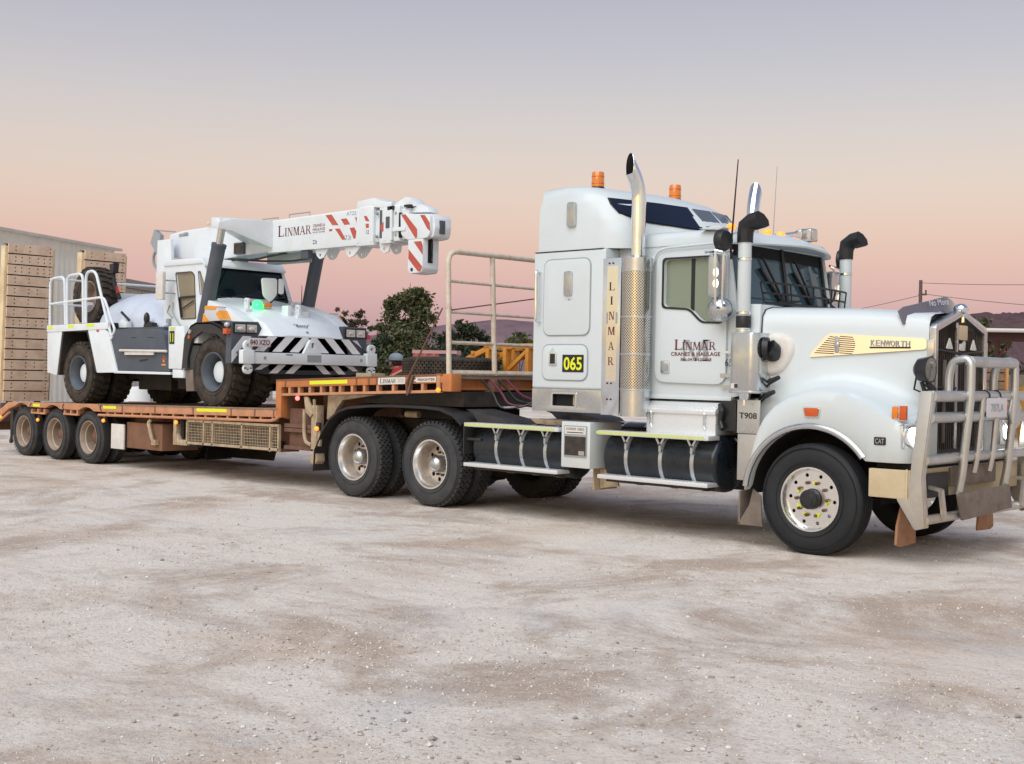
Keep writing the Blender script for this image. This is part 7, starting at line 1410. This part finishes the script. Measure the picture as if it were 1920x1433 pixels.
for pts in ([(-9.9, -.28, 3.89), (-9.9, -.28, 3.93), (-9.5, -.28, 3.93), (-9.5, -.28, 3.90)], [(-9.25, -.25, 3.90), (-9.25, -.25, 3.96), (-8.75, -.25, 3.96), (-8.75, -.25, 3.91)]):
    mb = MB(); mb.tube(pts, .010, 6); obj('rope_guard', mb, 'letter_grey', bm_)
mb = MB(); mb.box(-10.55, -10.30, -.40, -.32, 3.42, 3.60); obj('boom_lamp', mb, 'crane_grey', bm_, bevel=.01); mb = MB(); mb.box(-10.53, -10.32, -.405, -.4005, 3.44, 3.58); obj('boom_lamp_lens', mb, 'grille_mesh', bm_)
mb = MB(); mb.box(-8.95, -8.78, -.26, -.10, 3.28, 3.40); obj('boom_lamp', mb, 'crane_grey', bm_, bevel=.01)
mb = MB(); mb.tube(round_path([(-11.0, -.34, 3.33), (-10.7, -.36, 3.36), (-10.3, -.38, 3.31), (-9.9, -.38, 3.32), (-9.6, -.30, 3.36), (-9.4, -.1, 3.40)], .1, 4), .016, 6); mb.tube(round_path([(-10.9, -.34, 3.34), (-10.4, -.37, 3.33), (-9.8, -.36, 3.28), (-9.2, -.2, 3.26), (-8.9, .0, 3.3)], .1, 4), .016, 6); mb.sphere((-11.0, -.33, 3.34), (.09, .05, .06), 10, 8); obj('hydraulic_hose', mb, 'hose_black', bm_)
mb = MB(); mb.box(-11.2, -10.7, -.25, .25, 3.30, 3.40); obj('hose_bracket', mb, 'letter_grey', bm_, bevel=.01); mb = MB(); mb.box(-10.0, -9.1, .0, .30, 3.26, 3.42); obj('hose_bracket', mb, 'letter_grey', bm_, bevel=.01)
mb = MB(); mb.prism([(-7.62, 3.92), (-7.62, 4.02), (-7.28, 4.045), (-7.18, 4.0), (-6.95, 3.96), (-6.95, 3.88), (-7.35, 3.92)], 'y', -.33, .33); obj('head_cap', mb, W, bm_, bevel=.01)
mb = MB(); mb.loft([sec(-7.62, .335, 3.39, 3.93), sec(-7.50, .345, 3.39, 3.94), sec(-7.30, .345, 3.39, 3.94), sec(-7.26, .335, 3.39, 3.93)]); obj('section_collar', mb, W, bm_, smooth=30)
mb = MB(); mb.loft([sec(-7.3, .26, 3.43, 3.87), sec(-6.98, .26, 3.43, 3.87)]); obj('mid_section', mb, W, bm_, smooth=30)
mb = MB(); mb.loft([sec(-7.14, .325, 3.40, 3.96), sec(-7.05, .325, 3.40, 3.97), sec(-6.90, .325, 3.40, 3.96)]); obj('section_collar', mb, W, bm_, smooth=30)
mb = MB(); mb.loft([sec(-6.95, .24, 3.44, 3.86), sec(-6.6, .24, 3.44, 3.86)]); obj('inner_section', mb, W, bm_, smooth=30)
mb = MB(); mb.loft([sec(-6.86, .30, 3.42, 3.92), sec(-6.74, .30, 3.42, 3.90)]); obj('section_collar', mb, W, bm_, smooth=30)
mb = MB(); mb.prism([(-6.95, 3.93), (-6.70, 4.02), (-6.62, 4.0), (-6.50, 3.88), (-6.95, 3.86)], 'y', -.20, .20); mb.prism([(-6.60, 3.86), (-6.42, 3.90), (-6.3, 3.85), (-6.25, 3.78), (-6.6, 3.80)], 'y', -.15, .15); obj('top_roller', mb, W, bm_, bevel=.01)
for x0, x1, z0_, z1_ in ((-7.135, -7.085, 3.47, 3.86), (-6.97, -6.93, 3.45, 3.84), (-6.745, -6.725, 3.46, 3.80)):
    mb = MB(); mb.box(x0, x1, -.3275 if x0 < -7 else (-.262 if x0 < -6.9 else -.323), -.24, z0_, z1_); obj('gap_shade', mb, 'crane_grey' if x0 < -6.8 else 'letter_black', bm_)  # dark strips painting the shade between boom sections
for x, y_ in ((-7.585, -.348), (-7.30, -.348), (-6.905, -.330), (-7.03, -.330)):
    mb = MB(); mb.prism(rrect(x - .022, x + .022, 3.43, 3.90, .015), 'y', y_, -.20); obj('collar_flange', mb, W, bm_, bevel=.006)
for x, z in ((-7.20, 3.50), (-7.20, 3.82), (-6.82, 3.50), (-6.82, 3.80)):
    mb = MB(); mb.cyl((x, -.30, z), (x, -.355 if x < -7 else -.31, z), .022, n=10); obj('collar_bolt', mb, 'letter_grey', bm_)
mb = MB(); mb.prism(rrect(-7.02, -6.92, 3.60, 3.76, .02), 'y', -.329, -.3255); obj('recess_shade', mb, 'crane_grey', bm_)  # flat dark panel, the shade of a recess put in as colour
mb = MB(); mb.box(-6.98, -6.85, -.33, .1, 3.85, 3.90); obj('wear_pad', mb, 'letter_black', bm_); mb = MB(); mb.box(-6.66, -6.55, -.30, .2, 3.87, 3.90); obj('wear_pad', mb, 'letter_black', bm_)
hd = rpoly([(-6.72, 3.78), (-6.15, 3.74), (-6.12, 3.70), (-6.12, 3.50), (-6.16, 3.43), (-6.25, 3.42), (-6.58, 3.42), (-6.70, 3.50)], .03)
mb = MB(); mb.prism(hd, 'y', -.32, .32); obj('boom_head', mb, W, bm_, bevel=.012)
mb = MB(); mb.prism(rpoly([(-6.16, 3.71), (-6.105, 3.70), (-6.075, 3.57), (-6.105, 3.44), (-6.16, 3.42)], .02), 'y', -.24, .26); obj('sheave_head', mb, W, bm_, bevel=.015)
mb = MB(); mb.box(-6.085, -6.068, -.10, .06, 3.48, 3.66); obj('sheave_slot', mb, 'crane_grey', bm_, bevel=.004)
mb = MB(); mb.box(-6.86, -6.60, -.345, -.32, 3.545, 3.60); obj('head_pin', mb, W, bm_, bevel=.006)
mb = MB(); mb.prism([(-6.555, 3.42), (-6.26, 3.42), (-6.26, 3.02), (-6.29, 2.965), (-6.51, 2.955), (-6.555, 3.01)], 'y', -.315, .18); hk = obj('hook_block', mb, W, bm_, bevel=.012)
mb = MB(); mb.box(-6.259, -6.250, -.16, -.02, 3.10, 3.41); obj('rope_slot', mb, 'dark_void', bm_)
mb = MB(); mb.tube([(-6.24, -.08, 3.42), (-6.235, -.10, 3.3), (-6.24, -.06, 3.2), (-6.245, -.09, 3.12)], .018, 6); obj('hoist_rope', mb, 'hose_black', bm_)
mb = MB(); mb.cyl((-6.47, -.318, 3.01), (-6.47, -.325, 3.01), .024, n=14); obj('pin', mb, 'letter_black', bm_)
for pts, y in (([(-6.70, 3.77), (-6.61, 3.765), (-6.375, 3.55), (-6.37, 3.435), (-6.41, 3.435)], -.323), ([(-6.32, 3.735), (-6.23, 3.73), (-6.13, 3.62), (-6.12, 3.51), (-6.17, 3.54)], -.323), ([(-6.44, 3.385), (-6.29, 3.385), (-6.262, 3.32), (-6.262, 3.20)], -.318), ([(-6.54, 3.29), (-6.262, 3.04), (-6.30, 2.975), (-6.35, 2.985), (-6.54, 3.16)], -.318)):
    mb = MB(); mb.prism(pts, 'y', y, y - .003); obj('hazard_stripe', mb, 'stripe_red', bm_)
for pts in ([(-8.34, 3.88), (-8.20, 3.88), (-8.04, 3.715), (-8.18, 3.725)], [(-7.99, 3.80), (-7.86, 3.80), (-7.78, 3.71), (-7.91, 3.71)], [(-7.68, 3.80), (-7.63, 3.80), (-7.63, 3.72)], [(-8.12, 3.67), (-8.01, 3.665), (-7.87, 3.50), (-7.95, 3.50)], [(-7.79, 3.66), (-7.69, 3.66), (-7.64, 3.60), (-7.66, 3.50), (-7.70, 3.50)], [(-8.25, 3.67), (-8.18, 3.67), (-8.18, 3.64), (-8.25, 3.64)]):
    mb = MB(); mb.prism(pts, 'y', -.3115, -.3145); obj('hazard_stripe', mb, 'stripe_red', bm_)
for pts in ([(-7.46, 3.80), (-7.40, 3.80), (-7.34, 3.72), (-7.42, 3.73)], [(-7.42, 3.69), (-7.35, 3.69), (-7.35, 3.63), (-7.41, 3.63)]):
    mb = MB(); mb.prism(pts, 'y', -.3455, -.3485); obj('hazard_stripe', mb, 'stripe_red', bm_)
mb = MB(); mb.prism([(-7.13, 3.64), (-7.05, 3.70), (-7.04, 3.56), (-7.10, 3.56)], 'y', -.3255, -.3285); obj('hazard_stripe', mb, 'stripe_red', bm_)
serif('L', (-9.385, -.313, 3.715), (1, 0, .005), (0, 0, 1), .165, L, bm_, .14); serif('INMAR', (-8.98, -.313, 3.695), (1, 0, .005), (0, 0, 1), .125, L, bm_, .62)
text('CRANES &', (-8.49, -.313, 3.745), (1, 0, .01), (0, 0, 1), .042, L, bm_, .008, .28); text('HAULAGE', (-8.49, -.313, 3.69), (1, 0, .01), (0, 0, 1), .042, L, bm_, .008, .28); text('Ph 0417 620 068', (-8.49, -.313, 3.645), (1, 0, .01), (0, 0, 1), .022, L, bm_, .0, .28)
text('22t', (-8.575, -.313, 3.505), (1, 0, 0), (0, 0, 1), .062, 'letter_black', bm_, .005, .105)
text('17.3t', (-7.83, -.3155, 3.525), (1, 0, 0), (0, 0, 1), .070, 'letter_grey', bm_, .005, .16)
text('AT22', (-7.76, -.313, 3.865), (1, 0, 0), (0, 0, 1), .055, 'letter_grey', bm_, .004, .21)
text('12', (-7.375, -.3475, 3.575), (1, 0, 0), (0, 0, 1), .055, 'letter_black', bm_, .004, .06)
for x0, x1, zt_ in ((-8.64, -8.32, 3.41), (-7.96, -7.60, 3.40), (-7.22, -6.98, 3.42)):
    for y in (-.20, .14):
        mb = MB(); xm = x0 + .11; mb.prism(rpoly([(x0, zt_), (x1, zt_), (xm + .10, zt_ - .13), (xm, zt_ - .155), (xm - .07, zt_ - .10)], .02), 'y', y - .02, y + .02, [circ(xm + .01, zt_ - .095, .026, 12)]); obj('boom_lug', mb, W, bm_, bevel=.004)
for ch in bm_.children:      # the boom is slimmer than the cab: bring its sides in to their true width
    ch.location.x -= .125; ch.location.y *= .60
    for v in ch.data.vertices: v.co.y *= .60
# crane numbers
mb = MB(); mb.prism(rrect(-10.985, -10.845, 1.985, 2.185, .01), 'y', -1.1615, -1.164); obj('number_panel', mb, 'letter_black', CR)
text('11', (-10.915, -1.166, 2.085), (1, 0, 0), (0, 0, 1), .135, 'tape_yellow', CR, .02, .085)
mb = MB(); mb.box(-10.98, -10.83, -1.164, -1.161, 2.20, 2.245); obj('reflective_tape', mb, 'tape_green', CR)
for z, m_, w_ in ((1.79, 'stripe_red', .05), (1.755, 'stripe_red', .10), (1.72, 'reflector_orange', .05), (1.665, 'reflector_orange', .11)):
    mb = MB(); mb.box(-11.16 - w_ / 2, -11.16 + w_ / 2, -1.1485, -1.1455, z - .012, z + .014); obj('sticker', mb, m_, CR)
mb = MB(); mb.prism([(-11.88, 1.70), (-11.60, 1.735), (-11.62, 1.755), (-11.84, 1.74)], 'y', -1.1455, -1.148); obj('sticker', mb, 'letter_black', CR)
mb = MB(); mb.box(-13.18, -13.10, -1.1735, -1.1705, 2.19, 2.23); obj('sticker', mb, 'stripe_red', CR)

# ============================================================ LOOSE LOAD ON THE GOOSENECK
ty = empty('spare_tyre', (-5.98, -.12, zg(-6) - .01), label='big bare treaded tyre lying flat on the gooseneck behind the headboard', category='tyre')
mb = MB(); R0 = .64; c0 = Vector((-5.98, -.02, zg(-6) - .012)); hh = .285
mb.lathe([(.33, .05), (.36, .015), (.50, 0), (R0 - .05, .02), (R0 - .015, .05), (R0 - .015, hh - .05), (R0 - .05, hh - .02), (.50, hh), (.36, hh - .015), (.33, hh - .05)], c0, (0, 0, 1), 56, closed=True)
obj('carcass', mb, 'tyre_brown', ty)
mb = MB()
for row in range(6):
    for i in range(64):
        a = 2 * PI * (i + .5 * (row % 2)) / 64; z0_ = .035 + row * (hh - .07) / 6; z1_ = z0_ + .028; d0 = 2 * PI / 64 * .40
        ring = [(c0.x + r_ * math.cos(t), c0.y + r_ * math.sin(t), c0.z + z) for r_ in (R0 - .03, R0 + .004) for t, z in ((a - d0, z0_), (a, z0_ + .012), (a + d0, z0_), (a + d0, z1_), (a, z1_ + .012), (a - d0, z1_))]
        mb.add(ring, [(6, 7, 8, 9, 10, 11), (0, 1, 7, 6), (1, 2, 8, 7), (2, 3, 9, 8), (3, 4, 10, 9), (4, 5, 11, 10), (5, 0, 6, 11)])
obj('tread', mb, 'tyre_brown', ty, kind='stuff')
# yellow ramp frame
yf = empty('ramp_frame', (-5.6, .8, 1.62), label='yellow steel ramp frame with sloping top lying behind the headboard', category='ramp')
for y in (.55, 1.05):
    z0_ = zg(-5.6) - .005
    mb = MB(); mb.bar((-6.75, y, z0_ + .05), (-5.80, y, z0_ + .41), .07, .07); mb.bar((-5.82, y, z0_ + .41), (-5.0, y, z0_ + .43), .07, .07); obj('top_rail', mb, 'frame_yellow', yf, bevel=.006)
    mb = MB(); mb.bar((-6.85, y, z0_ + .035), (-5.0, y, z0_ + .06), .07, .06); obj('bottom_rail', mb, 'frame_yellow', yf, bevel=.006)
    for x in (-6.25, -5.82, -5.50, -5.10):
        mb = MB(); mb.bar((x, y, z0_ + .05), (x, y, z0_ + (.40 if x > -5.9 else .24)), .10, .06, up=(1, 0, 0)); obj('upright', mb, 'frame_yellow', yf, bevel=.006)
    mb = MB(); mb.bar((-5.48, y, z0_ + .10), (-5.14, y, z0_ + .36), .05, .05); obj('brace', mb, 'frame_yellow', yf, bevel=.004)
for i in range(7):
    x = -6.6 + i * .25; z = zg(-5.6) + (.09 + (x + 6.75) * .37 if x < -5.8 else .42); mb = MB(); mb.bar((x, .5, z), (x, 1.1, z), .06, .05); obj('cross_bar', mb, 'frame_yellow', yf, bevel=.004)
tm = empty('timber_block', (-8.4, .9, zl(-8.4)), label='pale timber block under the far end of the crane bumper', category='timber') if False else None
mb = MB(); z0_ = zg(-7.6) - .013; mb.box(-8.06, -7.72, .10, .36, z0_ - .01, z0_ + .115); obj('timber_block', mb, 'leg_cream', bevel=.006, label='pale timber block lying on the gooseneck under the crane bumper', category='timber')
mb = MB(); mb.bar((-7.70, .34, zg(-7.7) + .0), (-6.70, .28, 1.83), .13, .03); obj('timber_plank', mb, 'leg_cream', bevel=.004, label='dusty plank leaning on the lying tyre in front of the person', category='timber')
q = np.random.default_rng(4)
for i in range(7):
    x = -7.95 + .16 * i; y = -.55 + .35 * q.random(); mb = MB(); mb.bar((x, y, zg(x) + .012), (x + .22, y + .1 * q.normal(), zg(x + .2) + .014), .09, .05); obj('timber_offcut', mb, 'deck_wood' if i % 2 else 'leg_cream', smooth=0, label=('short dark' if i % 2 else 'short pale') + ' timber offcut, number %s from the step edge of the gooseneck' % ('one two three four five six seven'.split()[i]), category='timber', group='timber offcuts on the gooseneck')
# tie-down strap
st = obj('tie_strap', MB().tube([(-4.90, -1.235, 2.40), (-5.41, -1.275, 1.60), (-5.47, -1.268, 1.50), (-5.47, -1.262, 1.34)], [.010, .013, .02, .012], 6), 'rust_brown', label='thin brown tie-down strap slanting from the headboard post to the gooseneck rail', category='strap')
mb = MB(); mb.bar((-5.36, -1.275, 1.585), (-5.44, -1.275, 1.36), .02, .03); obj('buckle', mb, 'rust_brown', st)
# person behind the gooseneck
mat('skin', (0.42, 0.22, 0.16), 0.6); mat('shirt_red', (0.42, 0.018, 0.025), 0.8); mat('trousers_blue', (0.03, 0.04, 0.07), 0.85); mat('cap_blue', (0.26, 0.33, 0.38), 0.85, dirt=(0.3, 0.32, 0.33), damt=0.5, dscale=10); mat('hair_dark', (0.03, 0.025, 0.02), 0.9); mat('boot_tan', (0.16, 0.10, 0.06), 0.9)
def person():
    px, py = -9.02, 1.86
    pr = empty('person', (px, py, 0), label='person in a grey-blue cap and red shirt bending behind the gooseneck', category='person')
    V = []; E_ = []; Rr = []
    def j(p, r, par=None):
        V.append((px + p[0], py + p[1], p[2] * 1.045)); Rr.append(r)
        if par is not None: E_.append((par, len(V) - 1))
        return len(V) - 1
    # faces towards -x, leaning forward a little
    pel = j((.12, 0, .90), .15); wst = j((.06, 0, 1.06), .135, pel); chs = j((.10, 0, 1.42), .155, wst); nb = j((.03, 0, 1.59), .085, chs); nk = j((-.08, 0, 1.61), .058, nb)
    hd1 = j((-.15, 0, 1.60), .075, nk); hd2 = j((-.18, 0, 1.69), .098, hd1); hd3 = j((-.18, 0, 1.77), .075, hd2)
    nose = j((-.285, 0, 1.655), .018, hd2); chin = j((-.245, 0, 1.60), .035, hd1)
    for s in (-1, 1):
        hp = j((.12, s * .10, .86), .10, pel); kn = j((.05, s * .12, .48), .065, hp); an = j((.12, s * .12, .10), .045, kn); j((-.06, s * .13, .045), .04, an)
        sh_ = j((.09, s * .19, 1.59), .085, chs); el = j((-.18, s * .26, 1.13), .048, sh_); wr = j((-.42, s * .20, 1.16), .034, el); hn = j((-.50, s * .18, 1.17), .034, wr)
        for q_, (dy, L_) in enumerate(((-.03, .075), (-.01, .09), (.01, .085), (.03, .065))):
            f1 = j((-.54, s * .18 + dy, 1.165), .011, hn); j((-.54 - L_, s * .18 + dy, 1.14), .009, f1)
        j((-.53, s * .14, 1.19), .011, hn)
    me = bpy.data.meshes.new('body_cage'); me.from_pydata(V, E_, [])
    ob = bpy.data.objects.new('body_cage', me); col.objects.link(ob)
    md = ob.modifiers.new('skin', 'SKIN'); ob.modifiers.new('sub', 'SUBSURF').levels = 1
    for i, sv in enumerate(me.skin_vertices[0].data): sv.radius = (Rr[i], Rr[i]); sv.use_root = (i == 0)
    dg = bpy.context.evaluated_depsgraph_get(); dg.update(); nm = bpy.data.meshes.new_from_object(ob.evaluated_get(dg)); bpy.data.objects.remove(ob); bpy.data.meshes.remove(me)
    nm.materials.clear()
    for m_ in ('skin', 'shirt_red', 'trousers_blue', 'boot_tan'): nm.materials.append(MT[m_])
    c = Vector((px, py, 0))
    for p in nm.polygons:
        x, y, z = p.center; xr = x - px
        p.material_index = 3 if z < .14 else 2 if z < 1.0 and abs(y - py) < .2 else 1 if (z < 1.775 and xr > -.045) or (z < 1.51 and xr > -.24) else 0
        p.use_smooth = True
    nm.name = 'body'
    for v in nm.vertices: v.co -= c
    link('body', nm, pr, c)
    h = Vector((px - .175, py, 1.775))
    mb = MB(); rings = []
    for t, r_ in ((0, .112), (.03, .116), (.065, .108), (.095, .085), (.115, .05), (.122, .01)): rings.append([h + Vector((.03 + r_ * 1.08 * math.cos(a) - t * .25 * 0, r_ * math.sin(a), .035 + t)) for a in np.linspace(0, 2 * PI, 24, endpoint=False)])
    mb.loft(rings); mb.loft([[h + Vector((-.05 - .0, y, .045)), h + Vector((-.05, y, .03))] + [h + Vector((-.20 + .06 * (y / .1) ** 2 * 1.2, y, .012)), h + Vector((-.20 + .06 * (y / .1) ** 2 * 1.2, y, .022))] for y in np.linspace(-.1, .1, 9)]); obj('cap', mb, 'cap_blue', pr, smooth=60)
    mb = MB(); mb.sphere(h + Vector((.055, 0, .0)), (.07, .10, .07), 14, 8); obj('hair', mb, 'hair_dark', pr)
    for s in (-1, 1):
        mb = MB(); mb.sphere(h + Vector((.01, s * .098, -.02)), (.022, .012, .035), 10, 6); obj('ear', mb, 'skin', pr)
        mb = MB(); mb.sphere(h + Vector((-.088, s * .035, -.005)), (.012, .016, .010), 10, 6); obj('eye', mb, 'sticker_white', pr)
    mb = MB(); mb.box(h.x - .098, h.x - .085, py - .03, py + .03, 1.69, 1.70); obj('mouth', mb, 'letter_maroon', pr)
person()
